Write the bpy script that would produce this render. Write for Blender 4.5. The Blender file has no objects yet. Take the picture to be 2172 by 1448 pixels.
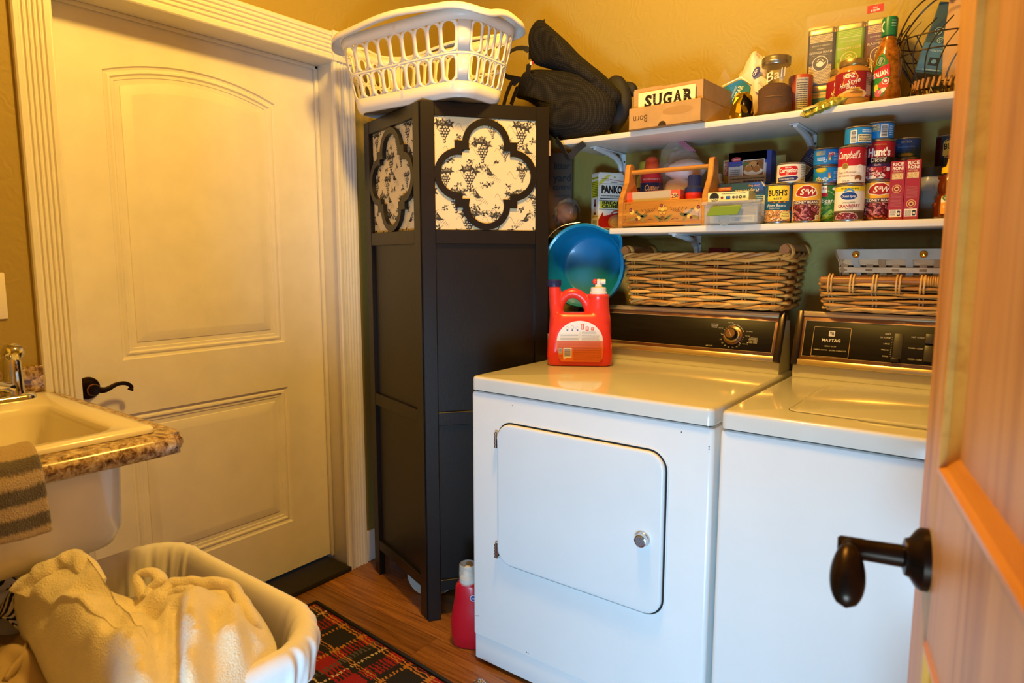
import bpy, bmesh, math, random
from mathutils import Vector, Matrix
random.seed(7)
PI = math.pi
S = bpy.context.scene
COL = S.collection
R = math.radians

# ---------------------------------------------------------------- camera, world, lights, exposure
cam_d = bpy.data.cameras.new('camera'); cam_d.sensor_width = 36.0; cam_d.lens = 1411.0/2172*36
cam_d.clip_start = 0.02
cam_d.dof.use_dof = True; cam_d.dof.focus_distance = 2.35; cam_d.dof.aperture_fstop = 5.6
cam = bpy.data.objects.new('camera', cam_d); COL.objects.link(cam)
cam.location = (0, 0, 1.26); cam.rotation_euler = (R(90)-math.atan2(177, 1411), 0, R(37.2))
S.camera = cam
S.view_settings.view_transform = 'Standard'; S.view_settings.look = 'None'
S.view_settings.exposure = 0.0; S.view_settings.gamma = 1.0; S.view_settings.use_curve_mapping = False

wd = bpy.data.worlds.new('world'); S.world = wd; wd.use_nodes = True
wd.node_tree.nodes['Background'].inputs[0].default_value = (0.55, 0.75, 1.0, 1)
wd.node_tree.nodes['Background'].inputs[1].default_value = 0.22

def light(name, kind, loc, rot, energy, color, **kw):
    l = bpy.data.lights.new(name, kind); l.energy = energy; l.color = color
    for k, v in kw.items(): setattr(l, k, v)
    o = bpy.data.objects.new(name, l); COL.objects.link(o); o.location = loc; o.rotation_euler = rot
    return o
# bulbs of the ceiling fixture (the fixture itself is built below)
light('ceiling_bulb', 'POINT', (-0.82, 1.14, 2.57), (0, 0, 0), 100, (1.0, 0.58, 0.105), shadow_soft_size=0.10)
# daylight from the window of the room behind the doorway the camera stands in
light('window_daylight', 'AREA', (0.12, -0.78, 0.29), (R(90), 0, R(14)), 73, (0.36, 0.68, 1.0), shape='RECTANGLE', size=0.72, size_y=0.54)

# ---------------------------------------------------------------- materials
def lin(c):
    return c/12.92 if c <= 0.04045 else ((c+0.055)/1.055)**2.4
def hexc(h):
    if isinstance(h, str):
        h = h.lstrip('#'); return tuple(lin(int(h[i:i+2], 16)/255) for i in (0, 2, 4))
    return tuple(h)
MATS = {}
def mat(name, color, rough=0.5, metal=0.0, bump=0.0, bscale=60.0, var=0.0, vscale=8.0, coat=0.0, trans=0.0, alpha=1.0, ior=1.45, sheen=0.0, spec=0.5, stretch=None, color2=None, sub=0.0):
    if name in MATS: return MATS[name]
    m = bpy.data.materials.new(name); m.use_nodes = True; MATS[name] = m
    nt = m.node_tree; b = nt.nodes['Principled BSDF']; c = hexc(color)
    b.inputs['Base Color'].default_value = (*c, 1); b.inputs['Roughness'].default_value = rough
    b.inputs['Metallic'].default_value = metal; b.inputs['IOR'].default_value = ior
    b.inputs['Coat Weight'].default_value = coat; b.inputs['Coat Roughness'].default_value = 0.05
    b.inputs['Transmission Weight'].default_value = trans; b.inputs['Alpha'].default_value = alpha
    b.inputs['Sheen Weight'].default_value = sheen; b.inputs['Specular IOR Level'].default_value = spec
    if sub: b.inputs['Subsurface Weight'].default_value = sub; b.inputs['Subsurface Radius'].default_value = (.02, .015, .01)
    if var or bump or color2 is not None:
        tc = nt.nodes.new('ShaderNodeTexCoord'); src = tc.outputs['Object']
        if stretch:
            mp = nt.nodes.new('ShaderNodeMapping'); mp.inputs['Scale'].default_value = stretch
            nt.links.new(src, mp.inputs['Vector']); src = mp.outputs['Vector']
    if var or color2 is not None:
        n = nt.nodes.new('ShaderNodeTexNoise'); n.inputs['Scale'].default_value = vscale; n.inputs['Detail'].default_value = 6
        nt.links.new(src, n.inputs['Vector'])
        rp = nt.nodes.new('ShaderNodeValToRGB'); rp.color_ramp.elements[0].position = 0.32; rp.color_ramp.elements[1].position = 0.68
        if color2 is not None: c2 = hexc(color2)
        else: c2 = tuple(min(1, x*(1+var)) for x in c)
        c1 = c if color2 is not None else tuple(x*(1-var) for x in c)
        rp.color_ramp.elements[0].color = (*c1, 1); rp.color_ramp.elements[1].color = (*c2, 1)
        nt.links.new(n.outputs['Fac'], rp.inputs['Fac']); nt.links.new(rp.outputs['Color'], b.inputs['Base Color'])
    if bump:
        n2 = nt.nodes.new('ShaderNodeTexNoise'); n2.inputs['Scale'].default_value = bscale; n2.inputs['Detail'].default_value = 4
        nt.links.new(src, n2.inputs['Vector'])
        bp = nt.nodes.new('ShaderNodeBump'); bp.inputs['Strength'].default_value = bump; bp.inputs['Distance'].default_value = 0.004
        nt.links.new(n2.outputs['Fac'], bp.inputs['Height']); nt.links.new(bp.outputs['Normal'], b.inputs['Normal'])
    return m
def cmat(color, rough=0.45, metal=0.0):
    return mat('print_%s_%d_%d' % (color, int(rough*100), int(metal*100)), color, rough, metal)

# ---------------------------------------------------------------- mesh helpers
def tag(o, label=None, cat=None, group=None, kind=None):
    if label: o['label'] = label
    if cat: o['category'] = cat
    if group: o['group'] = group
    if kind: o['kind'] = kind
    return o
def thing(name, label, cat, loc=(0, 0, 0), rz=0.0, group=None, rot=None):
    o = bpy.data.objects.new(name, None); COL.objects.link(o); o.empty_display_size = 0.02
    o.location = loc; o.rotation_euler = rot if rot else (0, 0, rz)
    return tag(o, label, cat, group)
def link(name, me, parent=None, loc=None, rot=None):
    o = bpy.data.objects.new(name, me); COL.objects.link(o)
    if parent: o.parent = parent
    if loc: o.location = loc
    if rot: o.rotation_euler = rot
    return o

class MB:
    """collects geometry; build() links it as ONE mesh object"""
    def __init__(s): s.v = []; s.f = []; s.mi = []; s.mats = []; s.cur = 0
    def m(s, material):
        if material not in s.mats: s.mats.append(material)
        s.cur = s.mats.index(material); return s
    def add(s, vs, fs, M=None):
        b = len(s.v)
        for p in vs:
            p = Vector(p)
            s.v.append(tuple(M @ p) if M is not None else tuple(p))
        for f in fs: s.f.append([b+i for i in f]); s.mi.append(s.cur)
        return s
    def box(s, x0, x1, y0, y1, z0, z1, bev=0.0, seg=2, M=None):
        if bev <= 0:
            vs = [(x, y, z) for z in (z0, z1) for y in (y0, y1) for x in (x0, x1)]
            return s.add(vs, [(0, 2, 3, 1), (4, 5, 7, 6), (0, 1, 5, 4), (2, 6, 7, 3), (0, 4, 6, 2), (1, 3, 7, 5)], M)
        bm = bmesh.new(); bmesh.ops.create_cube(bm, size=1)
        for v in bm.verts: v.co = Vector(((x0+x1)/2+v.co.x*(x1-x0), (y0+y1)/2+v.co.y*(y1-y0), (z0+z1)/2+v.co.z*(z1-z0)))
        bmesh.ops.bevel(bm, geom=list(bm.edges), offset=bev, segments=seg, affect='EDGES', profile=0.5)
        s.frombm(bm, M); bm.free(); return s
    def frombm(s, bm, M=None):
        bm.verts.ensure_lookup_table(); bm.verts.index_update()
        return s.add([v.co for v in bm.verts], [[v.index for v in f.verts] for f in bm.faces], M)
    def loft(s, rings, closed=True, cap0=False, cap1=False, M=None):
        n = len(rings[0]); vs = [p for r in rings for p in r]; fs = []
        for i in range(len(rings)-1):
            for j in range(n if closed else n-1):
                k = (j+1) % n
                fs.append((i*n+j, i*n+k, (i+1)*n+k, (i+1)*n+j))
        if cap0: fs.append(tuple(reversed(range(n))))
        if cap1: fs.append(tuple((len(rings)-1)*n+j for j in range(n)))
        return s.add(vs, fs, M)
    def lathe(s, prof, n=32, M=None, cap0=True, cap1=True):
        rings = [[(max(r, 1e-5)*math.cos(2*PI*j/n), max(r, 1e-5)*math.sin(2*PI*j/n), z) for j in range(n)] for r, z in prof]
        return s.loft(rings, True, cap0, cap1, M)
    def cyl(s, p0, p1, r0, r1=None, n=16, cap=True):
        return s.tube([p0, p1], [r0, r0 if r1 is None else r1], n, cap=cap)
    def tube(s, pts, rad, n=8, closed=False, cap=True, flat=1.0):
        pts = [Vector(p) for p in pts]; N = len(pts); rings = []
        up = None
        for i, p in enumerate(pts):
            if closed: t = pts[(i+1) % N]-pts[(i-1) % N]
            else: t = pts[min(i+1, N-1)]-pts[max(i-1, 0)]
            if t.length < 1e-9: t = Vector((0, 0, 1))
            t.normalize()
            if up is None:
                up = Vector((0, 0, 1)) if abs(t.z) < 0.9 else Vector((1, 0, 0))
            a = up-t*up.dot(t)
            if a.length < 1e-6: a = t.orthogonal()
            a.normalize(); up = a; b = t.cross(a)
            r = rad[i] if isinstance(rad, (list, tuple)) else rad
            rings.append([tuple(p+a*(r*math.cos(2*PI*j/n))+b*(r*flat*math.sin(2*PI*j/n))) for j in range(n)])
        if closed: rings.append(rings[0])
        return s.loft(rings, True, cap and not closed, cap and not closed)
    def prism(s, poly, z0, z1, M=None):
        n = len(poly)
        vs = [(x, y, z0) for x, y in poly]+[(x, y, z1) for x, y in poly]
        fs = [tuple(reversed(range(n))), tuple(range(n, 2*n))]+[(i, (i+1) % n, n+(i+1) % n, n+i) for i in range(n)]
        return s.add(vs, fs, M)
    def mesh(s, name, smooth=35):
        me = bpy.data.meshes.new(name); me.from_pydata(s.v, [], s.f)
        for m in s.mats: me.materials.append(m)
        if len(s.mats) > 1: me.polygons.foreach_set('material_index', s.mi)
        me.validate(); 
        bm = bmesh.new(); bm.from_mesh(me); bmesh.ops.recalc_face_normals(bm, faces=bm.faces); bm.to_mesh(me); bm.free()
        if smooth:
            me.shade_smooth(); me.set_sharp_from_angle(angle=R(smooth))
        return me
    def build(s, name, parent=None, loc=None, rot=None, smooth=35, sub=0, solid=0.0, bevel=0.0):
        me = s.mesh(name, smooth); o = link(name, me, parent, loc, rot)
        if solid:
            md = o.modifiers.new('solidify', 'SOLIDIFY'); md.thickness = solid; md.offset = 0
        if bevel:
            md = o.modifiers.new('bevel', 'BEVEL'); md.width = bevel; md.segments = 2; md.limit_method = 'ANGLE'; md.angle_limit = R(40)
        if sub:
            md = o.modifiers.new('subdivision', 'SUBSURF'); md.levels = sub; md.render_levels = sub
        return o
def mb(material): return MB().m(material)
def rrect(w, h, r, n=6, cx=0, cy=0):
    """rounded rectangle outline (counter-clockwise)"""
    out = []
    for sx, sy, a0 in ((1, -1, -90), (1, 1, 0), (-1, 1, 90), (-1, -1, 180)):
        for i in range(n+1):
            a = R(a0+90*i/n)
            out.append((cx+sx*(w/2-r)+r*math.cos(a), cy+sy*(h/2-r)+r*math.sin(a)))
    return out
def ring3(outline, z): return [(x, y, z) for x, y in outline]
def spline(pts, n=10, closed=False):
    """Catmull-Rom through the points"""
    P = [Vector(p) for p in pts]; out = []; N = len(P)
    rng = range(N) if closed else range(N-1)
    for i in rng:
        if closed: a, b, c, d = P[(i-1) % N], P[i], P[(i+1) % N], P[(i+2) % N]
        else: a, b, c, d = P[max(i-1, 0)], P[i], P[i+1], P[min(i+2, N-1)]
        for k in range(n):
            t = k/n
            out.append(0.5*((2*b)+(c-a)*t+(2*a-5*b+4*c-d)*t*t+(3*b-a-3*c+d)*t**3))
    if not closed: out.append(P[-1])
    return out

# ---------------------------------------------------------------- flat print (labels, lettering) as thin geometry
TXT = {}
def text_geo(s, bold=0.0):
    k = (s, bold)
    if k in TXT: return TXT[k]
    cu = bpy.data.curves.new('t', 'FONT'); cu.body = s; cu.size = 1.0; cu.resolution_u = 2; cu.offset = bold; cu.align_x = 'LEFT'
    o = bpy.data.objects.new('t', cu); COL.objects.link(o)
    bpy.context.view_layer.update()
    me = bpy.data.meshes.new_from_object(o.evaluated_get(bpy.context.evaluated_depsgraph_get()))
    vs = [(v.co.x, v.co.y) for v in me.vertices]; fs = [tuple(p.vertices) for p in me.polygons]
    bpy.data.objects.remove(o); bpy.data.curves.remove(cu); bpy.data.meshes.remove(me)
    w0 = min(v[0] for v in vs); w1 = max(v[0] for v in vs)
    TXT[k] = (vs, fs, w0, w1); return TXT[k]
class Print:
    """2-D artwork in metres, (u right, v up); build() lays it on a plane or a cylinder as one thin mesh"""
    STEP = 0.00022
    def __init__(s): s.items = []
    def raw(s, vs, fs, c, l): s.items.append((vs, fs, c, l)); return s
    def poly(s, pts, c, l=1): return s.raw(pts, [tuple(range(len(pts)))], c, l)
    def rect(s, x0, x1, y0, y1, c, l=1): return s.poly([(x0, y0), (x1, y0), (x1, y1), (x0, y1)], c, l)
    def rr(s, x0, x1, y0, y1, r, c, l=1): return s.poly(rrect(x1-x0, y1-y0, r, 4, (x0+x1)/2, (y0+y1)/2), c, l)
    def ell(s, cx, cy, rx, ry, c, l=1, n=20, rot=0.0):
        ca, sa = math.cos(rot), math.sin(rot)
        return s.poly([(cx+rx*math.cos(2*PI*i/n)*ca-ry*math.sin(2*PI*i/n)*sa, cy+rx*math.cos(2*PI*i/n)*sa+ry*math.sin(2*PI*i/n)*ca) for i in range(n)], c, l)
    def line(s, pts, w, c, l=1):
        vs = []; fs = []
        for i in range(len(pts)-1):
            (x0, y0), (x1, y1) = pts[i], pts[i+1]; d = math.hypot(x1-x0, y1-y0) or 1e-6
            nx, ny = -(y1-y0)/d*w/2, (x1-x0)/d*w/2; b = len(vs)
            vs += [(x0+nx, y0+ny), (x0-nx, y0-ny), (x1-nx, y1-ny), (x1+nx, y1+ny)]; fs.append((b, b+1, b+2, b+3))
        return s.raw(vs, fs, c, l)
    def arc(s, cx, cy, r, a0, a1, w, c, l=1, n=16):
        return s.line([(cx+r*math.cos(R(a0+(a1-a0)*i/n)), cy+r*math.sin(R(a0+(a1-a0)*i/n))) for i in range(n+1)], w, c, l)
    def frame(s, x0, x1, y0, y1, w, c, l=1): return s.line([(x0, y0), (x1, y0), (x1, y1), (x0, y1), (x0, y0)], w, c, l)
    def text(s, t, x, y, size, c, l=2, align='c', bold=0.0, width=None, rot=0.0, shear=0.0):
        vs, fs, w0, w1 = text_geo(t, bold); k = size/0.73; kx = k if width is None else width/(w1-w0)
        off = {'l': -w0, 'c': -(w0+w1)/2, 'r': -w1}[align]; ca, sa = math.cos(rot), math.sin(rot); out = []
        for a, b in vs:
            px, py = (a+off)*kx+shear*b*k, b*k
            out.append((x+px*ca-py*sa, y+px*sa+py*ca))
        return s.raw(out, fs, c, l)
    def lines(s, x0, x1, y0, y1, n, c, l=2, fill=0.5, seed=1):
        """rows of small print"""
        rn = random.Random(seed); h = (y1-y0)/n
        for i in range(n):
            x = x0
            while x < x1-h*0.3:
                w = min(rn.uniform(0.8, 3.0)*h*fill*1.6, x1-x)
                s.rect(x, x+w, y0+i*h+h*(1-fill)/2, y0+i*h+h*(1+fill)/2, c, l); x += w+h*0.35*fill
        return s
    def bars(s, x0, x1, y0, y1, c='#1c1c1c', l=3, n=14, seed=3, vert=True):
        rn = random.Random(seed); t = 0.0; L = (x1-x0) if vert else (y1-y0); u = L/(n*2.0)
        while t < L-u*0.5:
            w = min(u*rn.choice((0.6, 0.6, 1.0, 1.6)), L-t)
            if vert: s.rect(x0+t, x0+t+w, y0, y1, c, l)
            else: s.rect(x0, x1, y0+t, y0+t+w, c, l)
            t += w+u*rn.choice((0.6, 0.8, 1.2))
        return s
    def build(s, name, parent, fn, cuts=None, clip=None, rough=0.45, metal=0.0):
        B = MB()
        for vs, fs, c, l in s.items:
            B.m(cmat(c, rough, metal)); z = l*s.STEP
            if cuts is None and clip is None:
                B.add([fn(u, v, z) for u, v in vs], fs); continue
            bm = bmesh.new(); bv = [bm.verts.new((u, v, 0)) for u, v in vs]
            for f in fs:
                try: bm.faces.new([bv[i] for i in f])
                except ValueError: pass
            if clip:
                for co, no in clip:
                    bmesh.ops.bisect_plane(bm, geom=bm.verts[:]+bm.edges[:]+bm.faces[:], plane_co=co, plane_no=no, clear_outer=True)
            if cuts:
                xs = [v.co.x for v in bm.verts]
                if xs:
                    for cx in cuts:
                        if min(xs) < cx < max(xs):
                            bmesh.ops.bisect_plane(bm, geom=bm.verts[:]+bm.edges[:]+bm.faces[:], plane_co=(cx, 0, 0), plane_no=(1, 0, 0))
            bm.verts.index_update()
            B.add([fn(v.co.x, v.co.y, z) for v in bm.verts], [[v.index for v in f.verts] for f in bm.faces]); bm.free()
        # faces keep the winding of the artwork
        me = bpy.data.meshes.new(name); me.from_pydata(B.v, [], B.f)
        for m in B.mats: me.materials.append(m)
        if len(B.mats) > 1 and len(me.polygons) == len(B.mi): me.polygons.foreach_set('material_index', B.mi)
        return link(name, me, parent)
def on_front(y, x0=0.0, z0=0.0): return lambda u, v, w: (x0+u, y-w, z0+v)           # plane facing -Y
def on_left(x, y0=0.0, z0=0.0): return lambda u, v, w: (x-w, y0-u, z0+v)            # plane facing -X
def on_cyl(r, z0=0.0):
    return lambda u, v, w: ((r+w)*math.sin(u/r), -(r+w)*math.cos(u/r), z0+v)
def cylcuts(r, n=36): return [r*2*PI*i/n-PI*r for i in range(n+1)]
# ================================================================ ROOM
M_white = mat('white_trim_paint', '#e4e0d6', 0.38, bump=0.04, bscale=220, var=0.03, vscale=14)
M_door = mat('white_door_paint', '#ebe6da', 0.42, bump=0.05, bscale=260, var=0.04, vscale=9)
M_ceil = mat('ceiling_paint', '#9a8850', 0.8, bump=0.1, bscale=60)
def wall_mat():
    m = mat('textured_ochre_paint', '#a28c44', 0.6)
    nt = m.node_tree; b = nt.nodes['Principled BSDF']; tc = nt.nodes.new('ShaderNodeTexCoord')
    n1 = nt.nodes.new('ShaderNodeTexNoise'); n1.inputs['Scale'].default_value = 4.0; n1.inputs['Detail'].default_value = 3; n1.inputs['Distortion'].default_value = 1.6
    n2 = nt.nodes.new('ShaderNodeTexWave'); n2.inputs['Scale'].default_value = 9.0; n2.inputs['Distortion'].default_value = 30.0; n2.inputs['Detail'].default_value = 3
    n3 = nt.nodes.new('ShaderNodeTexNoise'); n3.inputs['Scale'].default_value = 160; n3.inputs['Detail'].default_value = 2
    for n in (n1, n2, n3): nt.links.new(tc.outputs['Object'], n.inputs['Vector'])
    mul = nt.nodes.new('ShaderNodeMath'); mul.operation = 'MULTIPLY'; nt.links.new(n1.outputs['Fac'], mul.inputs[0]); nt.links.new(n2.outputs['Fac'], mul.inputs[1])
    ad = nt.nodes.new('ShaderNodeMath'); ad.operation = 'MULTIPLY_ADD'; nt.links.new(n3.outputs['Fac'], ad.inputs[0]); ad.inputs[1].default_value = 0.35; nt.links.new(mul.outputs[0], ad.inputs[2])
    bp = nt.nodes.new('ShaderNodeBump'); bp.inputs['Strength'].default_value = 0.22; bp.inputs['Distance'].default_value = 0.004
    nt.links.new(ad.outputs[0], bp.inputs['Height']); nt.links.new(bp.outputs['Normal'], b.inputs['Normal'])
    return m
M_wall = wall_mat()
def wood(name, c1, c2, c3, scale=(1.2, 14, 14), rough=0.4, grain=3.0, bump=0.15, rnd=True):
    m = bpy.data.materials.new(name); m.use_nodes = True; MATS[name] = m
    nt = m.node_tree; b = nt.nodes['Principled BSDF']; b.inputs['Roughness'].default_value = rough
    tc = nt.nodes.new('ShaderNodeTexCoord'); mp = nt.nodes.new('ShaderNodeMapping'); mp.inputs['Scale'].default_value = scale
    nt.links.new(tc.outputs['Object'], mp.inputs['Vector']); src = mp.outputs['Vector']
    oi = nt.nodes.new('ShaderNodeObjectInfo')
    if rnd:
        va = nt.nodes.new('ShaderNodeVectorMath'); va.operation = 'MULTIPLY_ADD'; nt.links.new(oi.outputs['Random'], va.inputs[0])
        va.inputs[1].default_value = (37, 53, 71); nt.links.new(src, va.inputs[2]); src = va.outputs[0]
    n = nt.nodes.new('ShaderNodeTexNoise'); n.inputs['Scale'].default_value = grain; n.inputs['Detail'].default_value = 8; n.inputs['Roughness'].default_value = 0.62; n.inputs['Distortion'].default_value = 0.9
    nt.links.new(src, n.inputs['Vector'])
    rp = nt.nodes.new('ShaderNodeValToRGB'); e = rp.color_ramp.elements
    e[0].position = 0.30; e[0].color = (*hexc(c3), 1); e[1].position = 0.72; e[1].color = (*hexc(c1), 1)
    x = rp.color_ramp.elements.new(0.5); x.color = (*hexc(c2), 1)
    nt.links.new(n.outputs['Fac'], rp.inputs['Fac']); col = rp.outputs['Color']
    if rnd:
        hs = nt.nodes.new('ShaderNodeHueSaturation'); nt.links.new(col, hs.inputs['Color'])
        mr = nt.nodes.new('ShaderNodeMapRange'); mr.inputs['To Min'].default_value = 0.78; mr.inputs['To Max'].default_value = 1.18
        nt.links.new(oi.outputs['Random'], mr.inputs['Value']); nt.links.new(mr.outputs[0], hs.inputs['Value']); col = hs.outputs['Color']
    nt.links.new(col, b.inputs['Base Color'])
    bp = nt.nodes.new('ShaderNodeBump'); bp.inputs['Strength'].default_value = bump; bp.inputs['Distance'].default_value = 0.002
    nt.links.new(n.outputs['Fac'], bp.inputs['Height']); nt.links.new(bp.outputs['Normal'], b.inputs['Normal'])
    return m
M_floor = wood('oak_floor', '#b27c40', '#94602c', '#5e3818', (1.3, 34, 34), 0.36, 3.0, .3)
M_pine = wood('clear_pine', '#d09a5c', '#c78e4e', '#a46c3a', (9, 9, 0.5), 0.42, 2.4, 0.06, rnd=False)

def structure(o): o['kind'] = 'structure'; return o
XW, YB, XR, YF, ZC = -2.09, 2.27, 0.75, 0.14, 2.74
fl = structure(mb(mat('subfloor', '#3a2615', 0.8)).box(XW-0.3, XR+.1, -0.6, YB+.1, -0.06, -0.014).build('floor'))
W = 0.127; y = YB; r = 0
rn = random.Random(4)
while y > -0.5:
    x = XW-rn.uniform(0.0, 0.8)
    while x < XR:
        L = rn.choice((0.62, 0.9, 1.2)); x0, x1 = max(x, XW+.001), min(x+L, XR)
        if x1-x0 > 0.05:
            mb(M_floor).box(x0+.0005, x1-.0005, y-W+.0006, y-.0006, -0.014, 0.0, 0.0012, 1).build('plank', fl)
        x += L
    y -= W; r += 1
structure(mb(M_ceil).box(XW-.15, XR+.1, YF-.2, YB+.1, ZC, ZC+.06).build('ceiling'))
structure(mb(M_wall).box(XW-.15, XR+.1, YB, YB+.1, -0.02, ZC).build('wall_back'))
structure(mb(M_wall).box(XR, XR+.1, YF, YB, -0.02, ZC).build('wall_right'))
wl = mb(M_wall)
DY0, DY1, DZ = 0.735, 1.640, 1.985                       # opening of the white door
wl.box(XW-.15, XW, YF, DY0-.011, -0.02, ZC).box(XW-.15, XW, DY1+.033, YB, -0.02, ZC).box(XW-.15, XW, DY0-.011, DY1+.033, DZ+.011, ZC)
structure(wl.build('wall_left'))
wf = mb(M_wall)                                          # doorway wall the camera looks through
wf.box(XW-.15, -0.74, YF-.13, YF, -0.02, ZC).box(0.13, XR+.1, YF-.13, YF, -0.02, ZC).box(-0.74, 0.13, YF-.13, YF, 2.06, ZC)
structure(wf.build('wall_front'))

# white interior door: slab of rails and stiles with two moulded panels
XD = -2.206
door = structure(thing('door_1', None, None, (XD, 0, 0)))
Y0, Y1, Z0, Z1 = 0.752, 1.662, 0.035, 1.985
PL = (0.900, 1.478)                                       # panel left/right
def arch_outline(d, n=18):
    yl, yr, zb, zs, zt = PL[0]+d, PL[1]-d, 0.943+d, 1.814, 1.866
    c = (PL[0]+PL[1])/2; h = (PL[1]-PL[0])/2; rise = zt-zs; rad = (h*h+rise*rise)/(2*rise); zc = zt-rad; rad -= d
    hh = h-d
    a = math.asin(hh/rad); pts = [(yl, zb), (yr, zb)]
    for i in range(n+1):
        t = a-2*a*i/n; pts.append((c+rad*math.sin(t), zc+rad*math.cos(t)))
    return pts
def rect_outline(d): return [(PL[0]+.004+d, 0.233+d), (PL[1]+.004-d, 0.233+d), (PL[1]+.004-d, 0.770-d), (PL[0]+.004+d, 0.770-d)]
def yz(pts, x): return [(x, p[0], p[1]) for p in pts]
fr = mb(M_door); A = arch_outline(0); B4 = rect_outline(0)
def slab(poly):
    n = len(poly); fr.add(yz(poly, 0)+yz(poly, -0.04), [tuple(range(n)), tuple(reversed(range(n, 2*n)))]+[(i, n+i, n+(i+1) % n, (i+1) % n) for i in range(n)])
slab([(Y0, Z0), (PL[0], Z0), (PL[0], Z1), (Y0, Z1)]); slab([(PL[1]+.004, Z0), (Y1, Z0), (Y1, Z1), (PL[1]+.004, Z1)])
slab([(PL[0], Z0), (PL[1]+.004, Z0), (PL[1]+.004, .233), (PL[0], .233)])
slab([(PL[0], .770), (PL[1]+.004, .770), (PL[1]+.004, .943), (PL[0], .943)])
slab([(PL[0], A[-1][1])]+[p for p in reversed(A[2:])]+[(PL[1]+.004, A[2][1]), (PL[1]+.004, Z1), (PL[0], Z1)])
slab([(PL[1], .943), (PL[1]+.004, .943), (PL[1]+.004, 1.814), (PL[1], 1.814)])
slab([(PL[0], .233), (PL[0]+.004, .233), (PL[0]+.004, .77), (PL[0], .77)])
fr.build('door_frame', door, smooth=20)
PROF = [(0, 0), (.004, -.006), (.010, -.0075), (.016, -.004), (.021, -.0035), (.026, -.009), (.034, -.0095), (.036, -.012), (.050, -.0125), (.052, -.010), (.080, -.0035), (.083, -.0035)]
for nm, f in (('upper_panel', arch_outline), ('lower_panel', rect_outline)):
    p = mb(M_door); p.loft([yz(f(d), x) for d, x in PROF], True, False, True); p.build(nm, door, smooth=18)
# lever handle, oil rubbed bronze
M_bronze = mat('oil_rubbed_bronze', '#2a1d14', 0.32, 0.85, var=0.25, vscale=30)
M_copper = mat('worn_copper_edge', '#9a5a34', 0.35, 0.9)
h = mb(M_bronze)
RY = Matrix.Rotation(R(90), 4, 'Y')
hp = (0.0, 0.795, 0.872)
T = Matrix.Translation(hp) @ RY
h.lathe([(.034, 0), (.034, .004), (.031, .008), (.024, .010), (.022, .014), (.013, .016)], 28, T)
h.lathe([(.012, .014), (.011, .035), (.016, .040), (.017, .052), (.014, .056), (.008, .057)], 24, T)
hd = link('lever_handle', h.mesh('lever_handle'), door)
lv = mb(M_bronze)
pts = spline([(.047, hp[1]+.004, hp[2]), (.050, hp[1]+.03, hp[2]-.004), (.050, hp[1]+.062, hp[2]+.008), (.049, hp[1]+.088, hp[2]+.007), (.048, hp[1]+.104, hp[2]-.006), (.047, hp[1]+.100, hp[2]-.017)], 8)
lv.tube(pts, [0.0105-0.0045*min(1, i/18) + (0.003 if i > len(pts)-6 else 0) for i in range(len(pts))], 10, flat=0.7)
lv.build('lever', hd)
mb(M_copper).lathe([(.0165, .0395), (.0180, .043), (.0180, .048), (.0165, .051)], 24, T, False, False).build('collar', hd)
# jamb, stops and casing
tr = structure(thing('trim_1', None, None, (0, 0, 0)))
j = mb(M_white)
j.box(XD-.03, XW+.017, DY0-.012, DY0, 0, DZ+.012, .001).box(XD-.03, XW+.017, DY1+.022, DY1+.034, 0, DZ+.012, .001).box(XD-.03, XW+.017, DY0, DY1+.022, DZ, DZ+.012, .001)
j.build('jamb', tr)
st = mb(M_white); st.box(XD+.002, XD+.014, DY1+.008, DY1+.022, .03, DZ, .002).box(XD+.002, XD+.014, DY0, DY1+.022, DZ-.012, DZ, .002).box(XD+.002, XD+.014, DY0, DY0+.012, .03, DZ, .002)
st.build('door_stop', tr)
def flute_profile(w):
    """cross-section of fluted casing: (across, height)"""
    p = [(0, 0), (0, .014), (.004, .018), (.013, .018)]
    n = 5; a = .014; b = w-.014; s = (b-a)/n
    for i in range(n):
        p += [(a+s*i, .018), (a+s*(i+.30), .0125), (a+s*(i+.62), .0125), (a+s*(i+.86), .018)]
    return p+[(w-.004, .018), (w, .014), (w, 0)]
def casing(y0, y1, z0, z1):
    c = mb(M_white); pr = flute_profile(y1-y0)
    c.loft([[(XW+h_, y0+a, z) for a, h_ in pr] for z in (z0, z1)], False, False, False)
    c.build('casing', tr, smooth=25)
casing(0.644, DY0-.003, 0, 1.983); casing(DY1+.004, DY1+.100, 0, 1.983)
hc = mb(M_white); pr = flute_profile(.102)
hc.loft([[(XW+h_, yy, 1.983+a) for a, h_ in pr] for yy in (0.735, 1.639)], False); hc.build('head_casing', tr, smooth=25)
for yy in (0.640, 1.640):
    c = mb(M_white).box(XW, XW+.024, yy, yy+.104, 1.981, 2.089, .003)
    c.lathe([(.036, .024), (.034, .028), (.028, .026), (.022, .029), (.012, .034), (.004, .035)], 24, Matrix.Translation((XW, yy+.052, 2.035)) @ RY, False, True)
    c.build('corner_block', tr)
# dark rubber threshold, baseboards
M_thr = mat('dark_rubber_threshold', '#262019', 0.75, bump=0.2, bscale=400)
structure(mb(M_thr).box(XD-.03, XW+.022, 0.735, DY1+.012, -0.002, .020, .006).build('trim_2'))
structure(mb(M_white).box(XW, XW+.014, DY1+.102, YB, 0, .132, .005).build('baseboard_left'))
structure(mb(M_white).box(XW+.014, XR, YB-.014, YB, 0, .132, .005).build('baseboard_back'))
# light switch plate at the left edge
sw = thing('switch_plate', 'ivory plastic light switch plate on the wall beside the white door', 'switch plate', (XW, 0.54, 1.163))
M_ivory = mat('ivory_plastic', '#ebe3cf', 0.35)
mb(M_ivory).box(0, .006, -.042, .042, -.06, .06, .003).build('plate', sw)
mb(M_ivory).box(.005, .010, -.009, .009, -.024, .024, .002).build('rocker', sw)
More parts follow.
